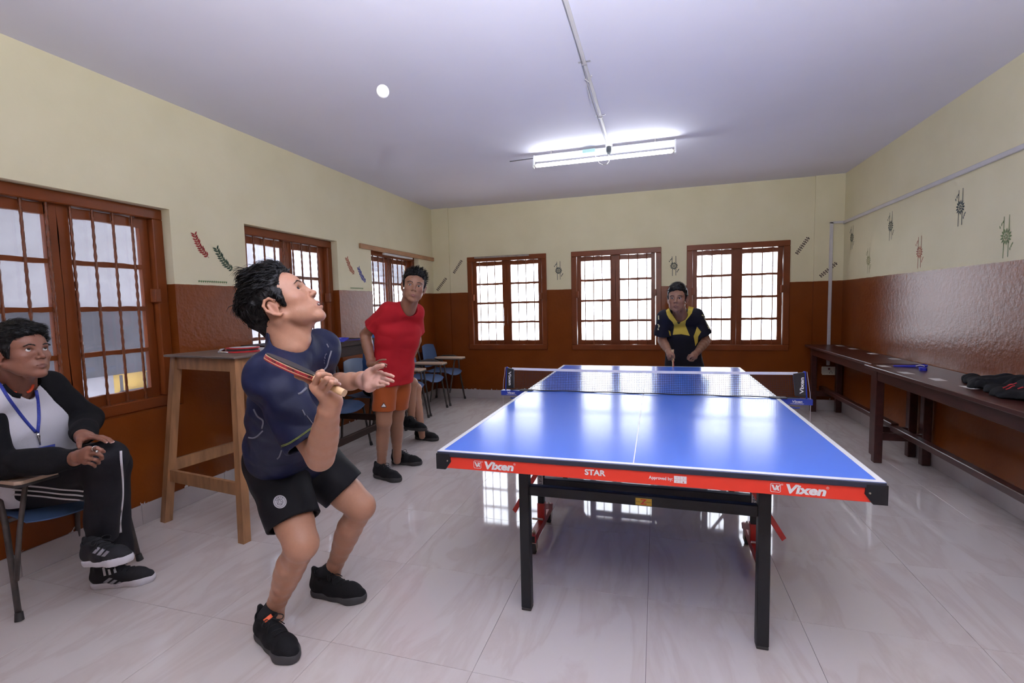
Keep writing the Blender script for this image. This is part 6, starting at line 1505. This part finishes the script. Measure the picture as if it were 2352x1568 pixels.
# ---- far player
def far_player():
    J = dict(N=W(1562, 724, 4.42), SR=W(1525, 731, 4.45), SL=W(1602, 729, 4.50), ER=W(1521, 783, 4.52), WR=W(1537, 808, 4.34), EL=W(1622, 782, 4.55), WL=W(1602, 808, 4.34), P=W(1573, 850, 4.80))
    hx = nrm(J['SR'] - J['SL']); J['HR'] = J['P'] + hx*0.085; J['HL'] = J['P'] - hx*0.085
    J['KR'] = np.array([J['HR'][0] - 0.06, J['HR'][1] - 0.18, 0.40]); J['KL'] = np.array([J['HL'][0] + 0.06, J['HL'][1] - 0.18, 0.40])
    J['AR'] = np.array([J['HR'][0] - 0.10, J['HR'][1] + 0.02, 0.10]); J['AL'] = np.array([J['HL'][0] + 0.10, J['HL'][1] + 0.02, 0.10]); J['F'] = nrm((-0.1, -1, 0))
    root = thing('person', 'person in navy and yellow shirt crouching at the far end of the table', 'person', feet_root(J))
    fw, up = lookframe(-27, -4, -2); H = Head(W(1556, 690, 4.30), fw, up, 1.02)
    Q = lambda x, y, t: W(1490 + x/7.47, 640 + y/7.47, t)
    fR = [[Q(390, 1290, 4.27), Q(415, 1320, 4.25), Q(432, 1345, 4.25), Q(445, 1360, 4.25)], [Q(365, 1310, 4.27), Q(370, 1350, 4.25), Q(385, 1375, 4.26), Q(400, 1380, 4.28)], [Q(345, 1315, 4.28), Q(350, 1365, 4.27), Q(365, 1390, 4.28), Q(380, 1390, 4.30)], [Q(325, 1320, 4.30), Q(332, 1370, 4.29), Q(345, 1395, 4.30), Q(360, 1395, 4.32)]]
    tR = [Q(370, 1240, 4.32), Q(400, 1260, 4.29), Q(425, 1300, 4.27), Q(440, 1335, 4.26)]
    fL = [[Q(745, 1300, 4.26), Q(690, 1310, 4.26), Q(668, 1345, 4.27), Q(665, 1380, 4.28)], [Q(760, 1330, 4.25), Q(705, 1345, 4.25), Q(685, 1385, 4.26), Q(700, 1405, 4.28)], [Q(785, 1350, 4.26), Q(735, 1380, 4.26), Q(715, 1405, 4.27), Q(735, 1410, 4.29)], [Q(810, 1360, 4.28), Q(770, 1395, 4.28), Q(750, 1410, 4.28), Q(765, 1412, 4.30)]]
    tL = [Q(800, 1260, 4.32), Q(760, 1275, 4.30), Q(715, 1310, 4.29), Q(695, 1350, 4.28)]
    S = human(root, J, H, (0.30, 0.152, 0.098), (0.25, 0.115, 0.09), 0.006, 0.005, headres=0.0034, hands={'R': (fR, tR, Q(345, 1250, 4.33), 1.0), 'L': (fL, tL, Q(825, 1265, 4.33), 1.0)})
    eyes(root, H, nrm(W(700, 700, 1.5) - H.c)*0.5 + fw*0.8); brows(root, H, S, 0.9)
    hair(root, H, S, front=0.095, thick=0.014, top=0.024, strands=900, length=0.03, seed=8, flow=lambda p: (0.4, 0.3, 0.1), spike=0.08, rad=0.0016, h=0.006, swoop=[((0.035, 0.06, 0.10), (-0.03, 0.04, 0.12), 0.022, 0.03), ((0.05, 0.055, 0.085), (0.02, 0.07, 0.10), 0.018, 0.02)])
    T, sh = tee(root, J, H, mat('dark_navy_jersey', (0.008, 0.009, 0.018, 1), 0.75, spec=0.3), g_=0.016, sl=0.74, hem=0.03, wr=0.006, seed=6.0, sleeve_r=(0.062, 0.082), res=0.006, chest=0.106, waist=0.098)
    M_yj = mat('yellow_panel', (0.62, 0.47, 0.06, 1), 0.7); Zq = lambda L: [(1490 + x/7.47, 640 + y/7.47) for x, y in L]
    yoke = Zq([(295, 545), (345, 500), (370, 570), (420, 640), (500, 680), (560, 675), (620, 640), (665, 570), (685, 470), (770, 490), (740, 590), (680, 670), (640, 720), (628, 790), (660, 870), (705, 978), (560, 950), (412, 962), (430, 860), (432, 790), (405, 740), (345, 680), (310, 610)])
    part('yellow_yoke', patch_on(T, yoke, 3.2, 1.0, 0.004), M_yj, sh, world=True, smooth=True)
    part('yellow_side', patch_on(T, Zq([(830, 820), (900, 910), (850, 990), (840, 1090), (800, 1155), (785, 1060), (770, 985), (800, 910)]), 3.2, 1.0, 0.004), M_yj, sh, world=True, smooth=True)
    part('yellow_side', patch_on(T, Zq([(338, 882), (372, 905), (380, 975), (362, 975)]), 3.2, 1.0, 0.004), M_yj, sh, world=True)
    M_yp = mat('pale_sleeve_print', (0.60, 0.55, 0.30, 1), 0.6)
    for pth in ([(915, 620), (945, 640)], [(950, 660), (975, 720)], [(985, 740), (1005, 790)], [(1010, 800), (1035, 855)], [(168, 630), (170, 700)], [(155, 780), (180, 810), (165, 835)], [(160, 850), (165, 880)]): part('sleeve_print', ribbon_on(T, Zq(pth), 0.010, 3.2, 0.005, 8), M_yp, sh, world=True)
    for pth in ([(488, 738), (500, 760), (516, 772), (532, 760), (540, 738)], [(516, 742), (516, 770)], [(502, 742), (508, 758)], [(530, 742), (524, 758)]): part('chest_emblem', ribbon_on(T, Zq(pth), 0.005, 3.2, 0.006, 10), M_rub, sh, world=True)
    pants(root, J, mat('blue_denim', (0.035, 0.065, 0.17, 1), 0.8, var=0.9, vscale=9, col2=(0.17, 0.27, 0.46, 1)), name='jeans', long=True, rk=(0.104, 0.074), res=0.008, wr=0.005)
    for s_ in 'LR':
        a = np.array(J['A' + s_]); shoe(root, (a[0], a[1] + 0.06, 0), (a[0], a[1] - 0.22, 0), a, wid=0.045, h=0.007)
    # racket held blade down
    top = Q(405, 1215, 4.285); bot = Q(430, 1690, 4.30); axr = nrm(bot - top); v = nrm(CAM_P - top); nn = nrm(CAM_R[:, 0] + v*0.34); nn = nrm(nn - axr*(nn @ axr)); sd = np.cross(axr, nn)
    rk = thing('table_tennis_racket', 'red racket held blade down by the player in yellow and navy', 'racket', tuple(top))
    c0 = top + axr*0.172; ol = [(0.079*math.cos(a), 0.075*math.sin(a)) for a in np.linspace(0, 2*math.pi, 36, endpoint=False)]
    for nm, z0, z1, m in (('red_rubber', 0.0035, 0.0075, mat('bright_red_rubber', (0.30, 0.008, 0.016, 1), 0.5)), ('blade', -0.0045, 0.0035, mat('pale_veneer', (0.62, 0.40, 0.22, 1), 0.5)), ('black_rubber', -0.0075, -0.0045, mat('black_rubber_sheet', (0.018, 0.018, 0.020, 1), 0.55))):
        recalc(part(nm, MB().prism(ol, c0 + nn*z0, axr, sd, nn, z1 - z0), m, rk, world=True, smooth=40))
    recalc(part('handle', MB().tube([top, top + axr*0.03, top + axr*0.105], [0.015, 0.0125, 0.0125], 12), MATS['flared_pale_handle'], rk, world=True, smooth=40))
far_player()

# ---- seated man in the white and black sweatshirt
def seated_man():
    J = dict(N=W(40, 893, 2.13), SR=W(-58, 930, 1.96), SL=W(116, 893, 2.27), ER=W(-8, 1068, 2.02), WR=W(172, 1053, 1.985), EL=W(198, 962, 2.37), WL=W(190, 1003, 2.16), P=W(76, 1092, 2.30), HR=W(50, 1112, 2.22), HL=W(102, 1088, 2.38), KR=W(243, 1054, 2.17), KL=W(254, 1070, 2.36), AR=W(234, 1240, 2.24))
    hB, tB = on(216, 1347, 2, 0.0), on(352, 1333, 2, 0.0); J['AL'] = on(272, 1290, 2, 0.11); J['F'] = nrm((0.93, -0.25, 0))
    root = thing('person', 'person in white and black sweatshirt seated sideways looking up by the window', 'person', (J['P'][0], J['P'][1], 0))
    fw, up = lookframe(82, 8, 3); H = Head(W(48, 819, 2.06), fw, up, 1.0)
    Q = lambda x, y, t: W(x/3.409, 700 + y/3.409, t)
    fR = [[Q(700, 1135, 1.93), Q(760, 1120, 1.90), Q(795, 1135, 1.905), Q(815, 1150, 1.915)], [Q(705, 1165, 1.925), Q(765, 1165, 1.895), Q(795, 1185, 1.91), Q(800, 1205, 1.93)], [Q(690, 1200, 1.925), Q(745, 1210, 1.90), Q(770, 1225, 1.915), Q(775, 1240, 1.935)], [Q(670, 1230, 1.935), Q(720, 1245, 1.915), Q(740, 1258, 1.925), Q(745, 1268, 1.945)]]
    tR = [Q(640, 1150, 1.95), Q(690, 1130, 1.945), Q(740, 1130, 1.945), Q(785, 1145, 1.945)]
    fL = [[Q(690, 1040, 2.12), Q(760, 1045, 2.09), Q(810, 1060, 2.08), Q(830, 1075, 2.085)], [Q(705, 1032, 2.14), Q(790, 1035, 2.11), Q(845, 1055, 2.10), Q(870, 1075, 2.10)], [Q(712, 1025, 2.16), Q(800, 1030, 2.14), Q(855, 1050, 2.13), Q(885, 1072, 2.13)], [Q(715, 1020, 2.18), Q(795, 1030, 2.17), Q(845, 1052, 2.16), Q(870, 1075, 2.16)]]
    tL = [Q(620, 1030, 2.12), Q(625, 1065, 2.10), Q(620, 1095, 2.08), Q(622, 1115, 2.07)]
    SKs = (0.275, 0.120, 0.077)
    S = human(root, J, H, SKs, (0.20, 0.085, 0.068), 0.006, 0.0036, headres=0.0026, hands={'R': (fR, tR, Q(615, 1190, 1.97), 1.0), 'L': (fL, tL, Q(640, 1022, 2.16), 1.0)}, legs=False, jaw=1.08)
    nails(root, fL[:3], (0, -0.4, 1)); part('ring', MB().tube([fR[0][1]*0.75 + fR[0][0]*0.25 + 0.0098*(nrm(np.cross(fR[0][1] - fR[0][0], (0, 0, 1)))*math.cos(a) + np.array((0, 0, 1))*math.sin(a)) for a in np.linspace(0, 2*math.pi, 20)], 0.0016, 6), mat('silver', (0.7, 0.7, 0.7, 1), 0.2, metal=1), root, world=True, smooth=True)
    part('ring_stone', MB().sphere(Q(757, 1148, 1.885), 0.005, 12, 8), mat('silver', (0.7, 0.7, 0.7, 1), 0.2, metal=1), root, world=True, smooth=True)
    eyes(root, H, fw*0.8 + CAM_R[:, 2]*0.42 + CAM_R[:, 0]*0.18); brows(root, H, S)
    hair(root, H, S, front=0.096, thick=0.016, top=0.022, strands=3200, length=0.035, seed=12, flow=lambda p: (-0.5, 0.45, -0.15) if p[2] > 0.05 else (0.05*np.sign(p[0]), -0.2, -0.7), spike=0.03, rad=0.0012, rand=0.15, h=0.004,
         swoop=[((0.045, 0.062, 0.090), (-0.03, 0.066, 0.108), 0.020, 0.026), ((-0.03, 0.066, 0.104), (-0.058, 0.055, 0.070), 0.022, 0.012)])
    # sweatshirt: white body, black raglan sleeves, black neck band, orange undershirt collar
    M_sw = mat('white_fleece', (0.66, 0.65, 0.70, 1), 0.9, bump=0.3, bscale=250); M_sbk = mat('black_fleece', (0.006, 0.006, 0.0075, 1), 0.9, bump=0.3, bscale=250, spec=0.25)
    g = lambda k: np.array(J[k], float); f = nrm(J['F']); tup = nrm(g('N') - g('P')); ax = nrm(g('SR') - g('SL')); N_ = g('N')
    def neckcuts(T):
        T.s(rc(N_ + tup*0.012 + f*0.012, N_ + tup*0.15 + f*0.05, 0.066, 0.085), 0.006); T.s(rc(N_ - tup*0.022 + f*0.075, N_ + tup*0.1 + f*0.12, 0.032, 0.075), 0.012)
        T.i(cyl_cut(g('P') - tup*0.045, -tup, 0.24, 0.4)); T.warp = folds(0.010, (8, 8, 11), 9.0)
    pls = {}
    for s_, sg in (('L', -1), ('R', 1)):                     # raglan seam planes from the neck to the armpit
        o = N_ + ax*sg*(0.06 if sg < 0 else 0.15) + f*0.06; ap_ = g('S' + s_) - tup*0.13 + ax*sg*(-0.01 if sg < 0 else 0.04) + f*0.07; n = nrm(np.cross(ap_ - o, f*1.0 + ax*sg*0.35)); pls[s_] = (o, n if n @ (ax*sg) > 0 else -n)
    base = [N_, g('P'), g('SL'), g('SR'), g('HL'), g('HR')]
    Tb = Sdf(); torso(Tb, None, N_, g('P'), g('SL'), g('SR'), g('HL'), g('HR'), f, 0.022, belly=0.02); neckcuts(Tb)
    full = Sdf(); full.L = list(Tb.L); full.warp = Tb.warp
    for o, n in pls.values(): Tb.i(pl(o, n))
    bodypart('sweatshirt', Tb, base, 0.17, 0.005, M_sw, root, smooth=0); Tb = full
    for s_ in 'LR':
        sh, e_, w_ = g('S' + s_), g('E' + s_), g('W' + s_); d = nrm(w_ - e_); q = w_ + d*0.005; o, n = pls[s_]
        T = Sdf(); torso(T, None, N_, g('P'), g('SL'), g('SR'), g('HL'), g('HR'), f, 0.022, belly=0.02); neckcuts(T); T.i(lambda p: 0.0008 - (p - o) @ n)
        T.u(rc(sh - ax*(0.02 if s_ == 'R' else -0.02), e_, 0.074, 0.066), 0.02); T.u(rc(e_, e_ + (w_ - e_)*0.75, 0.064, 0.050), 0.03); T.u(rc(e_ + (w_ - e_)*0.7, q + d*0.02, 0.050, 0.036), 0.02); T.i(cyl_cut(q, d, 0.06, 0.1)); T.s(rc(q - d*0.01, q + d*0.08, 0.029, 0.034), 0.003)
        T.warp = folds(0.010, (8, 8, 11), 9.0)
        bodypart('raglan_sleeve', T, base + [e_, q], 0.17, 0.005, M_sbk, root, smooth=0)
    Zn = lambda L: [(x/3.409, 700 + y/3.409) for x, y in L]; M_ora = mat('orange_collar', (0.80, 0.09, 0.03, 1), 0.7)
    part('neck_band', ribbon_on(Tb, Zn([(20, 628), (60, 668), (110, 702), (175, 714), (240, 700), (275, 672), (292, 640)]), 0.020, 1.3, 0.004, 40, 0.002), M_sbk, root, smooth=True, world=True)
    for q in ([(30, 640), (60, 662), (95, 680), (130, 688)], [(212, 686), (235, 672), (252, 650), (260, 622)]): part('undershirt_collar', ribbon_on(S, Zn(q), 0.010, 1.3, 0.006, 20, 0.002), M_ora, root, smooth=True, world=True)
    # track pants with three stripes
    M_tp = mat('dark_track_pants', (0.008, 0.0075, 0.011, 1), 0.75, spec=0.3, bump=0.15, bscale=300); G, po = pants(root, J, M_tp, name='track_pants', long=True, rk=(0.100, 0.078), res=0.006, wr=0.007, top=0.06, extra=[(W(50, 1132, 2.26), W(212, 1110, 2.235), 0.082, 0.070)])
    M_str = mat('white_stripe', (0.62, 0.60, 0.62, 1), 0.7); Z4 = lambda L: [(x/3.409, 1000 + y/3.409) for x, y in L]
    for dy in (0, 36, 72): part('stripe', ribbon_on(G, Z4([(20, 385 + dy), (180, 390 + dy), (330, 402 + dy), (480, 420 + dy), (600, 428 + dy), (655, 435 + dy)]), 0.010, 1.4, 0.002, 30), M_str, po, world=True, smooth=True)
    part('stripe', ribbon_on(G, Z4([(945, 120), (948, 190), (955, 280), (960, 380), (960, 480), (950, 580), (940, 680), (945, 760)]), 0.010, 1.4, 0.002, 30), M_str, po, world=True, smooth=True)
    # lanyard and badge
    la = thing('lanyard', 'blue lanyard with a name badge around the neck of the seated person', 'lanyard', tuple(N_))
    M_l2 = mat('printed_blue_lanyard', (0.035, 0.06, 0.40, 1), 0.5, var=0.4, vscale=120)
    Z3 = lambda L: [(x/3.409, 700 + y/3.409) for x, y in L]
    for pth in ([(-60, 560), (0, 625), (60, 720), (140, 830), (220, 930), (285, 1000)], [(272, 625), (285, 680), (298, 760), (305, 880), (296, 1000)]): part('strap', ribbon_on(Tb, Z3(pth), 0.0115, 1.3, 0.004, 30), M_l2, la, world=True, smooth=True)
    cps = on_surface(Tb, Z3([(295, 1005), (300, 1030), (308, 1065), (314, 1095)]), 1.3, lift=0.008)
    part('swivel_clip', MB().tube(cps, [0.006, 0.007, 0.004, 0.003], 8), M_hook, la, world=True, smooth=True)
    bp = on_surface(Tb, Z3([(255, 1140), (428, 1100), (425, 1150), (270, 1190)]), 1.3, lift=0.016); cb_ = bp.mean(0); e1 = nrm(bp[1] - bp[0]); e2 = nrm(nrm(CAM_R[:, 2]) - e1*(e1 @ CAM_R[:, 2])); nb_ = np.cross(e1, e2)
    bg_ = part('badge_card', MB().prism([(-0.045, -0.03), (0.045, -0.03), (0.045, 0.022), (-0.045, 0.022)], cb_, e1, e2, nb_, 0.002), mat('badge_blue', (0.06, 0.09, 0.40, 1), 0.35), la, world=True)
    part('badge_photo', MB().prism([(0.018, -0.028), (0.042, -0.028), (0.042, 0.008), (0.018, 0.008)], cb_ + nb_*(0.0026 if nb_ @ (CAM_P - cb_) > 0 else -0.0006), e1, e2, nb_, 0.0003), mat('badge_photo_print', (0.30, 0.38, 0.50, 1), 0.4, var=0.6, vscale=90), bg_, world=True)
    # shoes: black with white midsole and silver stripes
    M_wso = mat('white_midsole', (0.68, 0.66, 0.70, 1), 0.55, var=0.08); M_tr = mat('black_runner_upper', (0.010, 0.010, 0.013, 1), 0.75, bump=0.3, bscale=300); M_sil = mat('silver_stripe', (0.36, 0.36, 0.40, 1), 0.35, metal=0.4)
    d = nrm(tB - hB); m = (hB + tB)/2; s1, A1 = shoe(root, m - d*0.142, m + d*0.142, J['AL'], wid=0.045, h=0.004, upper=M_tr, sole=M_wso, collar=0.105)
    hA = W(190, 1296, 2.20); tA = W(312, 1290, 2.10); d = nrm(tA - hA); m = (hA + tA)/2; upv = nrm((0.10, 0.0, 1.0)); s2, A2 = shoe(root, m - d*0.140, m + d*0.140, J['AR'], up=upv, wid=0.045, h=0.004, upper=M_tr, sole=M_wso, collar=0.105)
    for AA, sroot_, sets, t0 in ((A2, s2, [[(720, 920), (765, 872), (788, 878), (745, 925)], [(755, 935), (800, 885), (825, 890), (785, 940)], [(790, 945), (835, 900), (858, 908), (820, 948)]], 1.4), (A1, s1, [[(805, 1150), (855, 1112), (882, 1118), (835, 1155)], [(845, 1163), (895, 1128), (920, 1133), (875, 1168)], [(885, 1175), (935, 1143), (958, 1150), (915, 1182)]], 1.5)):
        for poly in sets: part('stripe', patch_on(AA, Z4(poly), t0, 1.5, 0.002), M_sil, sroot_, world=True)
    for poly in ([(798, 1030), (818, 1028), (832, 1095), (812, 1100)], [(838, 1028), (855, 1026), (872, 1088), (852, 1092)], [(880, 1026), (900, 1028), (915, 1070), (895, 1078)]): part('ankle_stripe', patch_on(A1, Z4(poly), 1.5, 1.5, 0.002), M_str, s1, world=True)
    part('sock', MB().tube([W(222, 1262, 2.235), W(232, 1244, 2.235), W(238, 1225, 2.235)], [0.036, 0.037, 0.036], 16), mat('white_sock', (0.7, 0.7, 0.72, 1), 0.9), s2, smooth=True, world=True)
seated_man()

# ---- the person sitting behind the man in red
def hidden_sitter():
    P_ = np.array((-2.74, 2.66, 0.56)); J = dict(P=P_, N=(-2.66, 2.66, 1.04), SR=(-2.67, 2.50, 1.0), SL=(-2.67, 2.82, 1.0), ER=(-2.60, 2.46, 0.76), WR=(-2.42, 2.52, 0.68), EL=(-2.60, 2.86, 0.76), WL=(-2.42, 2.80, 0.68), HR=P_ + (0, -0.085, -0.03), HL=P_ + (0, 0.085, -0.03), KR=W(946, 880, 4.78), KL=W(955, 892, 4.92), AR=W(945, 962, 4.80), AL=on(968, 990, 2, 0.10), F=np.array((1.0, 0, 0)))
    root = thing('person', 'person seated behind the standing one in red, one bare leg showing', 'person', (-2.6, 2.66, 0))
    H = Head((-2.60, 2.66, 1.14), nrm((0.9, -0.2, -0.35)), (0.3, 0, 1), 0.96)
    S = human(root, J, H, (0.42, 0.215, 0.135), (0.36, 0.15, 0.12), 0.008, 0.008, headres=0.005)
    eyes(root, H, H.wv((0, 1, 0))); hair(root, H, S, strands=300, length=0.02, h=0.007)
    tee(root, J, H, mat('blue_tee', (0.04, 0.13, 0.36, 1), 0.8), res=0.010, hem=0.03)
    pants(root, J, M_short, fr=0.80, res=0.007, rk=(0.100, 0.092))
    h_, t_ = on(950, 1006, 2, 0.0), on(1012, 1013, 2, 0.0); d = nrm(t_ - h_); m = (h_ + t_)/2; shoe(root, m - d*0.14, m + d*0.14, J['AL'], h=0.006, sole=M_rub)
    hA = W(930, 985, 4.76); tA = W(979, 990, 4.62); d = nrm(tA - hA); m = (hA + tA)/2; shoe(root, m - d*0.14, m + d*0.14, J['AR'], up=(0.2, 0, 1), h=0.006, sole=M_rub)
hidden_sitter()

# ---- jacket on the bench
jk = thing('jacket', 'crumpled black jacket with red stripes lying on the long bench', 'jacket', (1.98, 1.62, 0.786))
B_ = Sdf()
for a, b, r1, r2 in (((2.00, 2.02, 0.80), (1.92, 1.72, 0.80), 0.045, 0.075), ((2.02, 1.85, 0.80), (2.02, 1.45, 0.82), 0.075, 0.09), ((1.92, 1.72, 0.79), (1.86, 1.42, 0.79), 0.05, 0.05), ((2.05, 1.70, 0.81), (1.98, 1.20, 0.82), 0.085, 0.09), ((1.90, 1.5, 0.79), (1.92, 1.15, 0.80), 0.06, 0.07)): B_.u(rc(a, b, r1, r2, flat=((0, 0, 1), 0.75)), 0.03)
B_.i(pl((0, 0, 0.7862), (0, 0, -1))); B_.i(pl((2.143, 0, 0), (1, 0, 0))); B_.disp = wrinkle(0.012, (11, 11, 11), 1.5, 0.5)
bodypart('jacket_cloth', B_, [(2.0, 2.05, 0.8), (1.9, 1.1, 0.85)], 0.12, 0.006, mat('black_jacket_cloth', (0.007, 0.007, 0.009, 1), 0.85, spec=0.25, bump=0.2, bscale=200), jk)
Zj = lambda L: [(2180 + x/12.06, 800 + y/12.06) for x, y in L]
for pth in ([(1490, 1100), (1590, 1060), (1690, 1000), (1790, 990), (1880, 955)], [(1570, 1140), (1660, 1110), (1740, 1060), (1830, 1030)], [(1900, 1120), (1980, 1095), (2060, 1070)]): part('red_stripe', ribbon_on(B_, Zj(pth), 0.007, 2.0, 0.003, 20), mat('red_stripe', (0.55, 0.03, 0.04, 1), 0.6), jk, world=True, smooth=True)
